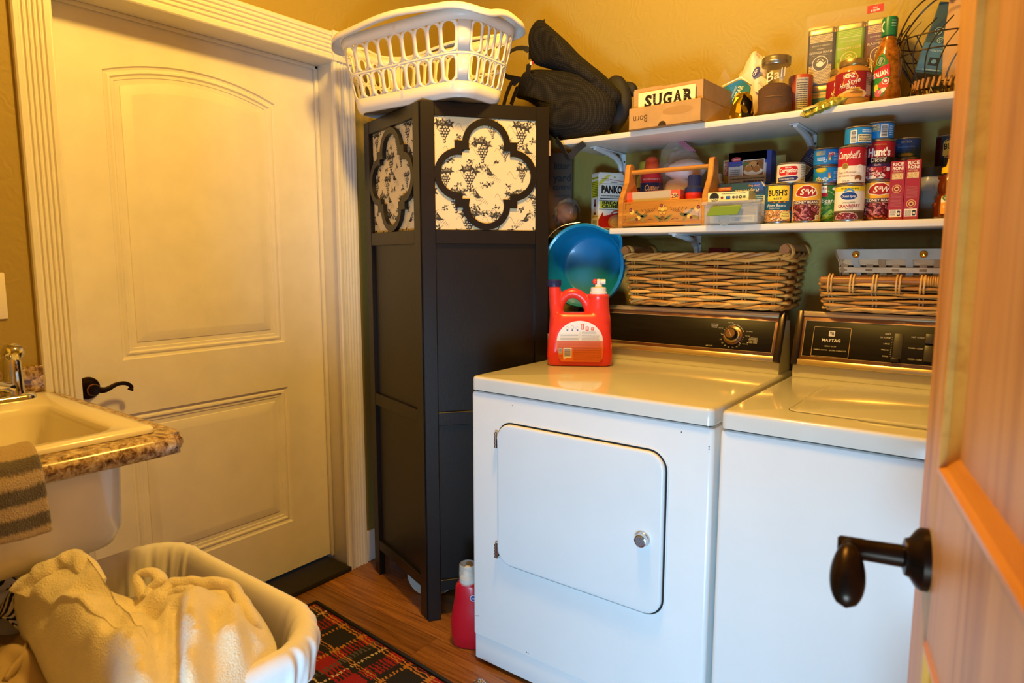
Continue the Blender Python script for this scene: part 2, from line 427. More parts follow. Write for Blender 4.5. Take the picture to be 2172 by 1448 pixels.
# ceiling fixture (above the frame)
cf = thing('ceiling_light', 'round flush ceiling light above the laundry room', 'ceiling light', (-0.82, 1.14, ZC))
mb(mat('brushed_nickel', '#b8b2a6', 0.3, 0.9)).lathe([(.15, 0), (.15, -.018), (.13, -.026), (.02, -.026)], 40).build('base', cf)

# pine door standing open at the right, seen along its face
PD = thing('door_2', None, None, (-0.067, 0.874, 0), R(13)); structure(PD)
# local frame: +y runs to the free edge, face looks towards -x
TH = .035; ye = .024; yh = -.80; st_w = .098
pd = mb(M_pine)
ZB, ZT = .012, 2.04
zr = [(ZB, .24), (.855, 1.036), (1.93, ZT)]
pd.box(0, TH, ye-st_w, ye, ZB, ZT, .002).box(0, TH, yh, yh+st_w, ZB, ZT, .002)
for a, b in zr: pd.box(0, TH, yh+st_w-.0005, ye-st_w+.0005, a, b, 0)
pd.build('door_frame', PD)
M_pine_m = wood('pine_moulding', '#d9963c', '#cf8a34', '#b06c26', (9, .8, 9), 0.3, 2.0, 0.05, rnd=False)
for nm, a, b in (('lower_panel', .24, .855), ('upper_panel', 1.036, 1.93)):
    y0_, y1_ = yh+st_w, ye-st_w
    p = mb(M_pine).box(.012, TH-.012, y0_, y1_, a, b); po = p.build(nm, PD)
    fr = mb(M_pine_m)
    prof = [(0, 0.0), (.005, -.0035), (.010, -.003), (.013, .003), (.022, .009), (.026, .0125)]
    def rr_(d): return [(y0_+d, a+d), (y1_-d, a+d), (y1_-d, b-d), (y0_+d, b-d)]
    fr.loft([[(x, q[0], q[1]) for q in rr_(d)] for d, x in prof], True); fr.build('moulding', po, smooth=20)
lh = mb(M_bronze); TL = Matrix.Translation((0, -.043, .930)) @ Matrix.Rotation(R(-90), 4, 'Y')
lh.lathe([(.034, 0), (.034, .007), (.031, .011), (.022, .017), (.020, .022), (.013, .024)], 32, TL)
lh.lathe([(.0125, .022), (.0120, .060), (.0125, .064), (.0125, .086), (.010, .089)], 20, TL)
lo = lh.build('lever_handle', PD)
eg = mb(M_bronze)
# drooping egg-shaped lever end
def egg(c, dv, L, r):
    c = Vector(c); dv = Vector(dv).normalized(); q = dv.to_track_quat('Z', 'Y').to_matrix().to_4x4()
    prof = [(r*math.sqrt(max(0, 1-(2*t-1)**2))*(0.86+0.20*t), L*t) for t in [i/14 for i in range(15)]]
    eg.lathe(prof, 22, Matrix.Translation(c) @ q, True, True)
eg.tube(spline([(-.078, -.043, .934), (-.078, -.060, .934), (-.079, -.080, .928)], 5), .0085, 12)
egg((-.0785, -.066, .945), (-.03, -.62, -.72), .072, .0185)
eg.build('lever', lo)
# ================================================================ LAUNDRY MACHINES
M_enamel = mat('white_enamel_dimmed', '#d6d3c8', 0.13, coat=0.5, var=0.015, vscale=6)  # tops, lid, consoles: same enamel as the fronts, weaker light put into its colour
M_enamel2 = mat('white_enamel_front', '#dfe0dd', 0.26, var=0.02, vscale=5)
M_gap = mat('dark_gap', '#1a1612', 0.8)
M_chrome = mat('chrome', '#d6d6d6', 0.12, 1.0)
M_blackpanel = mat('black_woodgrain_panel', '#15100c', 0.4, var=0.35, vscale=9, stretch=(1, 3, 14), spec=.25)
M_coppertrim = mat('copper_bronze_trim', '#8f6a50', 0.3, 0.75)
M_goldtrim = mat('champagne_metal_trim', '#d2bd95', 0.24, 0.7)
M_darkchrome = mat('dark_chrome_cap', '#4a4038', 0.25, 0.85)
M_blackplastic = mat('black_plastic', '#161412', 0.35)
YF_M, YBK = 1.485, 2.172
def rr_slab(x0, x1, y0, y1, z0, z1, rc, re, material, n=5):
    """top panel: rounded plan corners and rounded upper edge"""
    b = mb(material); cx, cy, w, h = (x0+x1)/2, (y0+y1)/2, x1-x0, y1-y0
    rings = [ring3(rrect(w, h, rc, 6, cx, cy), z0)]
    rings.append(ring3(rrect(w, h, rc, 6, cx, cy), z1-re))
    for i in range(1, n+1):
        a = R(90*i/n); d = re*(1-math.cos(a))
        rings.append(ring3(rrect(w-2*d, h-2*d, max(rc-d, .002), 6, cx, cy), z1-re+re*math.sin(a)))
    return b.loft(rings, True, True, True)
def machine_common(t, x0, x1, ztop, name_door=True):
    """cabinet with toe panel and the gap under the top (coordinates local to the thing)"""
    W_, D_ = x1-x0, YBK-YF_M
    b = mb(M_enamel2); cx = W_/2
    rings = []
    for z, d in ((.098, 0), (.858, 0), (.864, .002), (.867, .006)):
        rings.append(ring3(rrect(W_-2*d, D_-2*d, .012, 4, cx, D_/2), z))
    b.loft(rings, True, True, True); b.build('cabinet', t, smooth=30)
    mb(M_enamel2).box(.006, W_-.006, .004, D_-.01, .014, .0965, .004).build('toe_panel', t)
    for fx in (.05, W_-.05):
        for fy in (.05, D_-.06):
            mb(M_blackplastic).lathe([(.018, 0), (.018, .008), (.01, .009), (.01, .02)], 14, Matrix.Translation((fx, fy, 0))).build('foot', t)
    mb(M_gap).box(.012, W_-.012, .010, D_-.01, .866, .874).build('seam', t)
def console(t, W_, zt, xl=.008, xr=.008, txt=None, extra=None):
    """sloped control console on the rear of the top; local y of its foot is 0.562"""
    zb = .9125
    y0 = .562; dy = D_con; sl = (zt-.955)                       # the face leans back
    b = mb(M_enamel)
    b.add([(x, y, z) for x in (xl, W_-xr) for y, z in ((y0, zb), (y0+.002, .952), (y0+.012, .956), (y0+.05, zt-.012), (y0+.10, zt-.012), (y0+.12, zb))],
          [(0, 1, 2, 3, 4, 5), (11, 10, 9, 8, 7, 6)]+[(i, 6+i, 6+(i+1) % 6, (i+1) % 6) for i in range(6)])
    co = b.build('console', t, smooth=20, bevel=.002)
    # face frame: origin at bottom-left of the face, u right, v up the slope
    p0 = Vector((xl, y0-.004, .955)); vdir = Vector((0, .046, zt-.955)); L = vdir.length; vdir.normalize(); nrm = Vector((0, -vdir.z, vdir.y))
    def fn(u, v, w): return tuple(p0+Vector((u, 0, 0))+vdir*v+nrm*w)
    def slabf(u0, u1, v0, v1, w0, w1, material, nm, bev=0.001, parent=t):
        q = mb(material); M = Matrix(((1, 0, 0, p0.x), (0, vdir.y, nrm.y, p0.y), (0, vdir.z, nrm.z, p0.z), (0, 0, 0, 1)))
        q.box(u0, u1, v0, v1, w0, w1, bev, 2, M); return q.build(nm, parent)
    FW = W_-xl-xr
    slabf(.004, FW-.004, -.006, .012, -.004, .010, M_goldtrim, 'bottom_trim', .004)
    slabf(0, FW, L-.004, L+.012, -.03, .008, M_goldtrim, 'top_trim', .003)
    pn = slabf(.014, FW-.014, .013, L-.004, -.004, .003, M_coppertrim, 'panel_frame', .001)
    for u0 in (-.002, FW-.016): slabf(u0, u0+.018, -.006, L+.012, -.01, .012, M_darkchrome, 'end_cap', .003)
    slabf(.024, FW-.024, .022, L-.016, .0, .0036, M_blackpanel, 'panel_face', .0006)
    P = Print(); P.frame(.024, FW-.024, .022, L-.016, .0011, '#b9a183', 1)
    if txt: txt(P, FW, L)
    P.build('lettering', pn, lambda u, v, w: fn(u, v, w+.0037), rough=.4)
    return fn, FW, L, slabf
D_con = .05
# ---- dryer
DX0, DX1 = -1.281, -.538
dr = thing('clothes_dryer', 'white enamel clothes dryer with square front door under the big wicker basket', 'dryer', (DX0, YF_M, 0))
machine_common(dr, DX0, DX1, .915)
WD = DX1-DX0
rr_slab(.004, WD-.002, -.004, YBK-YF_M, .872, .913, .016, .010, M_enamel).build('top', dr, smooth=40)
# front door with rounded corners, its groove, hinges and knob
u0, u1, v0, v1 = .107, .627, .362, .786
gr = mb(M_enamel2)
def xz(o, y): return [(x, y, z) for x, z in o]
cxd, czd, wd_, hd_ = (u0+u1)/2, (v0+v1)/2, u1-u0, v1-v0
gr.loft([xz(rrect(wd_+2*d, hd_+2*d, .046+d, 8, cxd, czd), y) for d, y in ((.0095, .001), (.008, -.002), (.0055, -.002), (.004, .001))], True)
gr.build('door_surround', dr, smooth=60)
sh = mb(M_gap); sh.loft([xz(rrect(wd_+.012, hd_+.012, .050, 8, cxd, czd), -.0006)], True, True); 
sh.loft([xz(rrect(wd_+.009, hd_+.009, .050, 8, cxd, czd), y) for y in (-.0002, -.0009)], True, False, True); sh.build('door_gap', dr)  # dark sheet behind the door, left showing as a thin line round it
dd = mb(M_enamel2)
dd.loft([xz(rrect(wd_-2*d, hd_-2*d, .046-d, 8, cxd, czd), y) for d, y in ((0, -.0005), (0, -.008), (.0015, -.0105), (.004, -.012), (.008, -.0125))], True, True, True)
ddo = dd.build('door', dr, smooth=50)
kn = mb(M_chrome); Tk = Matrix.Translation((DX0*-1-.703, -.012, .560)) @ Matrix.Rotation(R(90), 4, 'X')
kn.lathe([(.019, 0), (.019, .004), (.0165, .008), (.0175, .014), (.016, .020), (.0135, .0215)], 32, Tk)
kno = kn.build('knob', ddo)
kt = mb(mat('speckled_knob_face', '#8a8f98', 0.35, 0.6, bump=0.8, bscale=900, var=0.5, vscale=500)); kt.lathe([(.0133, .0212), (.012, .0226), (.001, .0228)], 24, Tk); kt.build('knob_face', kno)
for hz in (.735, .398):
    hb = mb(M_chrome); hb.box(u0-.007, u0+.003, -.0135, -.001, hz-.024, hz+.024, .001)
    for k in range(5): hb.cyl((u0-.004, -.0145, hz-.022+k*.009), (u0-.004, -.0145, hz-.0145+k*.009), .0032, n=8)
    hb.build('hinge', dr)
def dry_txt(P, FW, L):
    c = '#d9d4c8'
    cu, cv = FW*.795, L*.50
    r1 = .031
    P.arc(cu, cv, r1+.003, 88, 22, .0012, c, 2); 
    for k, a in enumerate((178, 92, 318)): P.line([(cu+(r1-.002)*math.cos(R(a)), cv+(r1-.002)*math.sin(R(a))), (cu+(r1+.006)*math.cos(R(a)), cv+(r1+.006)*math.sin(R(a)))], .0014, c, 2)
    for a in (150, 138, 125, 113, 102, 352, 342, 332): P.line([(cu+r1*math.cos(R(a)), cv+r1*math.sin(R(a))), (cu+(r1+.004)*math.cos(R(a)), cv+(r1+.004)*math.sin(R(a)))], .0008, c, 2)
    for t_, a in (('60', 203), ('50', 222), ('40', 241), ('30', 259), ('20', 278), ('10', 297)):
        P.text(t_, cu+(r1+.008)*math.cos(R(a)), cv+(r1+.008)*math.sin(R(a))-.002, .0045, c)
    P.text('off', cu-r1-.006, cv+.003, .003, c); P.text('off', cu+.010, cv+r1+.002, .003, c); P.text('off', cu+.024, cv-r1+.0005, .003, c)
    P.text('more dry', cu-.012, cv+r1+.008, .0033, c); P.text('less dry', cu-r1-.010, cv+.020, .0033, c)
    P.text('cool down', cu+.049, cv+.014, .0033, c); P.text('less dry', cu+.046, cv+.000, .0033, c); P.text('more dry', cu+.042, cv-.026, .0033, c)
    for k, t_ in enumerate(('AUTO DRY', 'REGULAR', 'FABRICS')): P.text(t_, cu-.062, cv+.031-k*.005, .0036, c)
    for k, t_ in enumerate(('AUTO DRY', 'PERMANENT', 'PRESS WITH', 'PRESS CARE')): P.text(t_, cu+.064, cv-.006-k*.005, .0036, c)
    P.rect(cu+.047, cu+.0495, cv-.0215, cv-.019, c, 2); P.text('AIR FLUFF', cu-.070, cv-.040, .0036, c)
    P.text('START', .052, cv+.012, .0036, c)
    P.line([(.020, cv), (.034, cv)], .0012, c, 2)
fn, FW, L, slabf = console(dr, WD, 1.083, .012, .014, dry_txt)
cu, cv = FW*.795, L*.50
B3 = Matrix(((1, 0, 0, 0), (0, 1, 0, 0), (0, 0, 1, 0), (0, 0, 0, 1)))
o0 = Vector(fn(cu, cv, 0)); e1 = Vector(fn(cu, cv, 1))-o0; q = e1.to_track_quat('Z', 'Y').to_matrix().to_4x4(); Tm = Matrix.Translation(o0) @ q
dl = mb(M_coppertrim); dl.lathe([(.030, .003), (.030, .006), (.026, .008)], 40, Tm); dlo = dl.build('timer_dial', dr)
k2 = mb(M_chrome); k2.lathe([(.0245, .008), (.0235, .013), (.019, .014)], 36, Tm); k2.m(M_blackplastic).lathe([(.019, .013), (.018, .030), (.0165, .032)], 36, Tm); k2.build('knob', dlo)
k3 = mb(mat('spun_copper', '#8a6a4c', 0.3, 0.8)); k3.lathe([(.0152, .0318), (.0148, .0335), (.001, .0336)], 32, Tm)
k3.m(cmat('#e8dcc0')).add([tuple(Tm @ Vector(v)) for v in ((-.006, .010, .0339), (-.0052, .0105, .0339), (.006, -.010, .0339), (.0052, -.0105, .0339))], [(0, 1, 2, 3)]); k3.build('knob_cap', dlo)
slabf(.034, .047, cv-.007, cv+.006, .003, .016, M_blackplastic, 'start_button', .001)
P = Print()
for x, z, r_ in ((.022, .158, .0016), (.014, .156, .0012), (.208, .108, .0018), (.214, .106, .0013), (.664, .846, .0015), (.733, .822, .0015), (.733, .816, .0012), (.30, .62, .0010), (.155, .842, .0010)): P.ell(x, z, r_, r_*1.3, '#3a332c', 1, 8)
pc = P.build('paint_chips', dr, on_front(-.0002)); pc['kind'] = 'stuff'
# ---- washer
WX0, WX1 = -.524, .220
wa = thing('washing_machine', 'white enamel top-loading washing machine beside the dryer, partly behind the open pine door', 'washing machine', (WX0, YF_M, 0))
machine_common(wa, WX0, WX1, .915); WW = WX1-WX0
wt = rr_slab(.002, WW-.004, -.004, YBK-YF_M, .872, .913, .016, .010, M_enamel); wt.build('top', wa, smooth=40)
# hinged lid: a slightly raised plate with a grip lip
ld = mb(M_enamel); lx0, lx1, ly0, ly1 = .124, .62, .084, .470; cx, cy = (lx0+lx1)/2, (ly0+ly1)/2
ld.loft([ring3(rrect(lx1-lx0-2*d, ly1-ly0-2*d, .022, 6, cx, cy), z) for d, z in ((0, .9125), (0, .9145), (.002, .9158), (.006, .9165))], True, True, True)
ldo = ld.build('lid', wa, smooth=50)
gp = mb(M_enamel); gp.tube([(lx0+.14, ly0-.001, .9155), (lx0+.155, ly0-.006, .9165), (lx0+.25, ly0-.008, .9170), (lx0+.33, ly0-.006, .9165), (lx0+.345, ly0-.001, .9155)], [.001, .004, .0045, .004, .001], 8); gp.build('lid_lip', ldo)
gl = mb(M_gap); gl.loft([ring3(rrect(lx1-lx0+2*d, ly1-ly0+2*d, .022+d, 6, cx, cy), .91335) for d in (.0018, -.001)], True); gl.build('lid_gap', wa)
def wash_txt(P, FW, L):
    c = '#ded9cd'
    P.line([(p[0], p[1]) for p in rrect(.098, L*.60, .003, 3, .098, L*.47)]+[rrect(.098, L*.60, .003, 3, .098, L*.47)[0]], .0011, '#c9a878', 2)
    P.rr(.090, .106, L*.585, L*.70, .002, '#d8d4cc', 2)
    for k in range(3): P.poly([(.0925+k*.0035, L*.68), (.0945+k*.0035, L*.68), (.0975+k*.0035, L*.61), (.0955+k*.0035, L*.61)], '#1a1511', 3)
    P.text('MAYTAG', .098, L*.475, .0090, c, 2, bold=.02); P.text('HEAVY DUTY', .098, L*.37, .0038, c); P.text('FABRIC-MATIC \u00b7 EXTRA CAPACITY', .098, L*.29, .0037, c, width=.086)
    for k, t_ in enumerate(('RESET', 'EX. LARGE', 'LARGE', 'MEDIUM', 'SMALL')): P.text(t_, .246, (.69, .62, .50, .38, .26)[k]*L, .0038, c, 2, 'r')
    for k in range(12): P.line([(.249, L*(.28+.033*k)), (.2515, L*(.28+.033*k))], .0006, c, 2)
    for k, t_ in enumerate(('HOT - COLD', 'WARM - COLD', 'COLD - COLD')): P.text(t_, .325, (.66, .45, .24)[k]*L, .0038, c, 2, 'r')
    P.text('LOAD SIZE', .265, L*.925, .0036, '#c9b79c', 2); P.text('TEMPERATURE', .34, L*.925, .0036, '#c9b79c', 2)
fn2, FW2, L2, slabf2 = console(wa, WW, 1.092, .010, .012, wash_txt)
slabf2(.255, .276, L2*.24, L2*.72, .003, .0048, mat('slider_slot', '#35302a', .4), 'slider_slot', .0005)
slabf2(.253, .273, L2*.17, L2*.24, .003, .018, M_blackplastic, 'slider', .001)
for a, b in ((.56, .74), (.22, .52)): slabf2(.328, .348, L2*a, L2*b, .003, .012, mat('dark_grey_rocker', '#3a352f', .35), 'rocker_switch', .0012)

# ================================================================ SHELVES
M_mel = mat('white_melamine', '#dcd7cc', 0.35, var=0.03, vscale=5)
M_brk = mat('white_bracket_enamel', '#d6d8d8', 0.35)
SHY, SU, SL = 1.972, 1.660, 1.357
us = thing('wall_shelf', 'upper white shelf board on brackets, holding the sugar box and jars', 'shelf', (0, YB, SU), 0, 'white wall shelves')
mb(M_mel).box(-1.296, XR-.002, SHY-YB, -.001, -.017, 0, .0012).build('board', us)
ls = thing('wall_shelf', 'lower white shelf board on brackets, holding the cans and the painted caddy', 'shelf', (0, YB, SL), 0, 'white wall shelves')
mb(M_mel).box(-1.092, XR-.002, SHY-YB, -.001, -.018, 0, .0012).build('board', ls)
def bracket(parent, x, drop=.20, reach=.22, top=-.018, wtop=.022):
    b = mb(M_brk)
    b.box(x-.013, x+.013, -reach, -.003, top-.003, top, .0008)
    b.box(x-.013, x+.013, -.005, -.001, top-drop, top, .0008)
    path = spline([(x, -reach+.012, top-.004), (x, -reach*.45, top-.012), (x, -.040, top-.028), (x, -.014, top-.062), (x, -.006, top-drop+.01)], 6)
    n = len(path)
    b.tube(path, [.003+.0075*math.sin(PI*min(1, .15+.85*i/(n-1))) for i in range(n)], 8)
    b.m(mat('screw_steel', '#55524c', .4, .8))
    for yy, zz, ax in ((-reach+.018, top-.0035, 0), (-.03, top-.0035, 0), (-.0062, top-.03, 1), (-.0062, top-drop+.02, 1)):
        if ax: b.lathe([(.0035, 0), (.003, .0015)], 10, Matrix.Translation((x+.009, yy, zz)) @ Matrix.Rotation(R(90), 4, 'X'))
        else: b.lathe([(.0035, 0), (.003, -.0015)], 10, Matrix.Translation((x-.009, yy, zz)))
    b.build('bracket', parent)
for x in (-1.205, -.545, .12): bracket(us, x)
for x in (-.905, .12): bracket(ls, x)

# ================================================================ FOLDING SCREEN
M_blk = mat('black_brown_lacquer', '#18120d', 0.36, bump=0.06, bscale=150, var=0.12, vscale=6)
M_cloth = mat('cream_toile_cloth', '#decb9f', 0.85, bump=0.12, bscale=300, var=0.04, vscale=4)
M_toile = '#3b352e'
SCH = 1.757
fs_ = thing('folding_screen', 'black folding screen with grape print cloth behind quatrefoil fretwork', 'screen', (-1.553, 1.562, 0))
def toile(P, w, h, seed, x0, z0, sc=1.0):
    """grape bunches, leaves, tendrils and little birds printed on the cloth"""
    rn = random.Random(seed); c, g = M_toile, '#77705f'
    def bunch(x, y, s, m):
        for r_ in range(6):
            n = max(1, 5-r_ if r_ > 1 else 3+r_)
            for k in range(n):
                bx, by = x+m*(k-(n-1)/2)*.0085*s+rn.uniform(-.001, .001), y-r_*.0078*s
                P.ell(bx, by, .0048*s, .0048*s, c, 1, 10); P.ell(bx-.0011*s, by+.0012*s, .0029*s, .0029*s, '#cfc2a4', 2, 8)
        for k in range(3): leaf(x+m*(-.016+.017*k)*s, y+.015*s+rn.uniform(-.004, .005)*s, .017*s, rn.uniform(-1, 1)+PI/2)
        pts = [(x+m*(.016+.004*t)*s, y+(.018+.009*math.sin(t*1.3))*s+t*.003*s) for t in [i*.5 for i in range(9)]]; P.line(pts, .0009*s, c, 1)
    def leaf(x, y, s, a):
        pts = []
        for i in range(20):
            t = 2*PI*i/20; r_ = s*(.62+.28*math.cos(5*t)+.10*math.cos(10*t)); pts.append((x+r_*math.cos(t+a), y+r_*math.sin(t+a)))
        P.poly(pts, c, 1)
        for k in (-.9, -.3, .3, .9): P.line([(x, y), (x+s*.75*math.cos(a+k), y+s*.75*math.sin(a+k))], .0009, '#a89d84', 2)
    def bird(x, y, s, m):
        P.poly([(x, y), (x+m*.022*s, y+.007*s), (x+m*.030*s, y+.003*s), (x+m*.018*s, y-.004*s)], c, 1)
        P.poly([(x+m*.010*s, y+.004*s), (x+m*.026*s, y+.026*s), (x+m*.020*s, y+.004*s)], c, 1); P.poly([(x+m*.012*s, y+.004*s), (x+m*.034*s, y+.018*s), (x+m*.024*s, y+.003*s)], g, 1)
        for k in range(5): P.line([(x-m*.004*s*k, y-.004*s*k), (x+m*(.012-.006*k)*s, y-(.012+.003*k)*s)], .0008, c, 1)
    def sprig(x, y, s):
        for k in range(8):
            a = rn.uniform(0, 6.28); P.ell(x+.014*s*math.cos(a)*rn.random(), y+.014*s*math.sin(a)*rn.random(), .0040*s, .0024*s, c if k % 2 else g, 1, 8, a)
        P.line([(x-.013*s, y-.009*s), (x, y+.002), (x+.015*s, y+.010*s)], .0008, c, 1)
    dx, dy = .086*sc, .074*sc
    for i in range(-1, int(h/dy)+2):
        for j_ in range(-1, int(w/dx)+2):
            x, y = x0+(j_+(.5 if i % 2 else 0))*dx, z0+i*dy; m = 1 if (i+j_) % 2 else -1
            if (i+2*j_) % 3: bunch(x+rn.uniform(-.01, .01), y+rn.uniform(-.01, .01), rn.choice((.75, .95, 1.1))*sc, m)
            else:
                bird(x, y, 1.05*sc, m); sprig(x-.02*sc, y-.03*sc, 1.1*sc)
            sprig(x+.052*sc*m, y+.022*sc, sc); sprig(x+.045*sc, y-.036*sc, .9*sc)
            P.line([(x+.04*sc+.010*t*sc, y+.012*math.sin(t*1.7)*sc) for t in [k*.4 for k in range(11)]], .0008, g, 1)
def quatre(ax, az, rx, rz, sx, sz, n=14):
    """barbed quatrefoil: four round lobes (reach a, half-width r) on a square of half-side s"""
    out = []
    for q in range(4):
        c = (az-rx) if q % 2 else (ax-rz)                     # lobe centre distance
        along, half, sq_a, sq_h = (az, rx, sz, sx) if q % 2 else (ax, rz, sx, sz)
        ra = along-c
        t0 = math.asin(max(-.99, min(.99, (sq_a-c)/ra)))
        loc = [(sq_a, -sq_h)] + [(c+ra*math.sin(t0+(PI/2-t0)*i/n), -half*math.cos(t0+(PI/2-t0)*i/n)) for i in range(n)]
        loc += [(c+ra*math.sin(PI/2-(PI/2-t0)*i/n), half*math.cos(PI/2-(PI/2-t0)*i/n)) for i in range(n+1)]
        th = PI/2*q; ca, sa = round(math.cos(th)), round(math.sin(th))
        out += [(x*ca-y*sa, x*sa+y*ca) for x, y in loc]
    return out
def build_panel(M, wdt, cloth_y, seed, mirror):
    """local x along the panel from the corner, y = 0 front face (faces -y), thickness +y"""
    st, t = .046, .024
    b = mb(M_blk)
    def bx(*a): b.box(*a, .0015, 1, M)
    bx(.001, st, 0, t, 0, SCH); bx(wdt-st, wdt-.001, 0, t, 0, SCH)
    for z0, z1 in ((1.712, SCH), (1.306, 1.352), (.742-.046, .742), (.106, .146)): bx(st, wdt-st, .001, t-.001, z0, z1)
    fo = b.build('panel_frame', fs_)
    for z0, z1 in ((.742, 1.306), (.146, .696)):
        mb(M_blk).box(st, wdt-st, .012, .017, z0, z1, 0, 1, M).build('solid_panel', fo)
    c = mb(M_cloth).box(st, wdt-st, cloth_y, cloth_y+.003, 1.350, 1.714, 0, 1, M); co = c.build('cloth', fo)
    w, h = wdt-2*st, .36
    P = Print(); toile(P, w, h, seed, st+.03, 1.385)
    cl = [((st, 0, 0), (-1, 0, 0)), ((wdt-st, 0, 0), (1, 0, 0)), ((0, 1.353, 0), (0, -1, 0)), ((0, 1.711, 0), (0, 1, 0))]
    PP = P.build('grape_print', co, lambda u, v, w_: tuple(M @ Vector(((wdt-u) if mirror else u, cloth_y-.0003-w_, v))), clip=cl, rough=.85); PP['kind'] = 'stuff'
    cx, cz = wdt/2, 1.531
    X, Z = w/2+.002, .178
    outer = [(cx+x, cz+z) for x, z in quatre(X, Z, .465*X, .47*Z, .61*X, .60*Z)]
    inner = [(cx+x, cz+z) for x, z in quatre(.885*X, .885*Z, .345*X, .345*Z, .47*X, .44*Z)]
    n = len(outer); f = mb(M_blk); y0, y1 = max(cloth_y-.013, -.001) if cloth_y < .012 else .0, cloth_y-.001
    V = [(x, y, z) for y in (y0, y1) for ol in (outer, inner) for x, z in ol]; Fq = []
    for i in range(n):
        k = (i+1) % n
        Fq += [(i, k, n+k, n+i), (2*n+i, 3*n+i, 3*n+k, 2*n+k), (i, 2*n+i, 2*n+k, k), (n+i, n+k, 3*n+k, 3*n+i)]
    f.add(V, Fq, M); f.build('quatrefoil', fo, smooth=30)
dirL = Vector((-.405, .133, 0)).normalized(); dirR = Vector((math.sin(R(38)), math.cos(R(38)), 0))
def frame_m(dv, flip):
    """x axis along dv, y axis pointing away from the camera, z up"""
    x = dv; z = Vector((0, 0, 1)); y = z.cross(x)
    if y.dot(Vector((-.6, .8, 0))) < 0: y = -y
    return Matrix(((x.x, y.x, 0, 0), (x.y, y.y, 0, 0), (x.z, y.z, 1, 0), (0, 0, 0, 1)))
build_panel(Matrix.Translation((-.012, .006, 0)) @ frame_m(dirL, 0), .452, .016, 5, True)
build_panel(frame_m(dirR, 1), .432, .007, 11, False)
for z in (1.60, .95, .30):
    p = Vector(dirR)*.434; mb(M_goldtrim).cyl((p.x, p.y, z), (p.x, p.y, z+.05), .004, n=8).build('hinge', fs_)

# ================================================================ STEEL RACK BEHIND THE SCREEN
M_steel = mat('grey_galvanised_steel', '#70706c', 0.45, 0.7, var=0.1, vscale=20)
rk = thing('steel_rack', 'grey perforated steel shelving rack hidden behind the black folding screen', 'rack', (-1.6, 2.05, 0))
for x in (-.42, .07):
    for y in (-.10, .19):
        mb(M_steel).box(x-.016, x+.016, y-.002, y+.002, 0, 1.752).box(x-.016 if x < 0 else x+.012, x-.012 if x < 0 else x+.016, y-.016, y+.016, 0, 1.752).build('post', rk)
for z in (.25, .80, 1.352, 1.748):
    xr_ = .085
    s_ = mb(M_steel); s_.box(-.436, xr_, -.118, .206, z-.003, z).box(-.436, xr_, -.119, -.117, z-.022, z).box(-.436, xr_, .205, .207, z-.022, z); s_.build('shelf', rk)
br = thing('perforated_bracket', 'grey perforated steel strip shelf beside the screen, behind the blue bucket', 'bracket', (-1.225, 2.0, 1.3455))
s_ = mb(M_steel); s_.box(-.29, .125, .165, .266, .018, .021).box(-.29, .125, .164, .166, -.008, .021)
s_.m(M_gap)
for k in range(6): s_.lathe([(.0032, 0), (.0032, .001)], 10, Matrix.Translation((-.22+.025*k, .1638, .007)) @ Matrix.Rotation(R(90), 4, 'X'))
s_.build('strip', br)
# ================================================================ SINK CORNER
def granite():
    m = bpy.data.materials.new('granite_laminate'); m.use_nodes = True; nt = m.node_tree; b = nt.nodes['Principled BSDF']; b.inputs['Roughness'].default_value = .18
    tc = nt.nodes.new('ShaderNodeTexCoord'); n = nt.nodes.new('ShaderNodeTexNoise'); n.inputs['Scale'].default_value = 62; n.inputs['Detail'].default_value = 8; n.inputs['Roughness'].default_value = .7; n.inputs['Distortion'].default_value = .6
    nt.links.new(tc.outputs['Object'], n.inputs['Vector']); rp = nt.nodes.new('ShaderNodeValToRGB'); e = rp.color_ramp.elements
    e[0].position = .34; e[0].color = (*hexc('#3c2a1e'), 1); e[1].position = .66; e[1].color = (*hexc('#d9c7a4'), 1)
    for p, c in ((.43, '#6f533c'), (.50, '#a98c68'), (.57, '#c2ab86')): x = e.new(p); x.color = (*hexc(c), 1)
    nt.links.new(n.outputs['Fac'], rp.inputs['Fac']); nt.links.new(rp.outputs['Color'], b.inputs['Base Color']); return m
M_gran = granite()
ZCT = .897
ct = thing('countertop', 'speckled brown granite laminate countertop with rounded edge around the sink', 'countertop', (XW, .16, ZCT))
YE = .665-.16                                             # right end (local)
cb = mb(M_gran)
# slab with a sink cut-out: four strips plus a bullnose along the front and right end
def strip(x0, x1, y0, y1): cb.box(x0, x1, y0, y1, -.045, 0)
strip(.001, .17, .003, YE); strip(.17, .655, YE-.055, YE); strip(.17, .655, .003, .02); strip(.655, .705, .003, YE)
nose = spline([(.705, .003, -.0225), (.705, YE-.06, -.0225)], 4)+[Vector((.705-.045+.045*math.cos(R(a)), YE-.045+.045*math.sin(R(a)), -.0225)) for a in range(0, 91, 10)]+[Vector((.30, YE, -.0225)), Vector((.022, YE, -.0225))]
cb.tube(nose, .0225, 14)
cb.build('slab', ct, smooth=40)
mb(M_gran).box(.001, .021, .003, .644-.16, 0.0005, .078, .003).build('backsplash', ct)
M_sink = mat('biscuit_sink_enamel', '#ece4d0', 0.16, coat=.4, sub=0.0)
sk = thing('utility_sink', 'deep white drop-in utility sink set in the granite countertop', 'sink', (XW, .16, ZCT))
b = mb(M_sink)
ox, oy = (.055+.672)/2, (.012+YE-.030)/2
ow, oh = .672-.055, YE-.030-.012
ix, iy = ox+.062, oy-.006
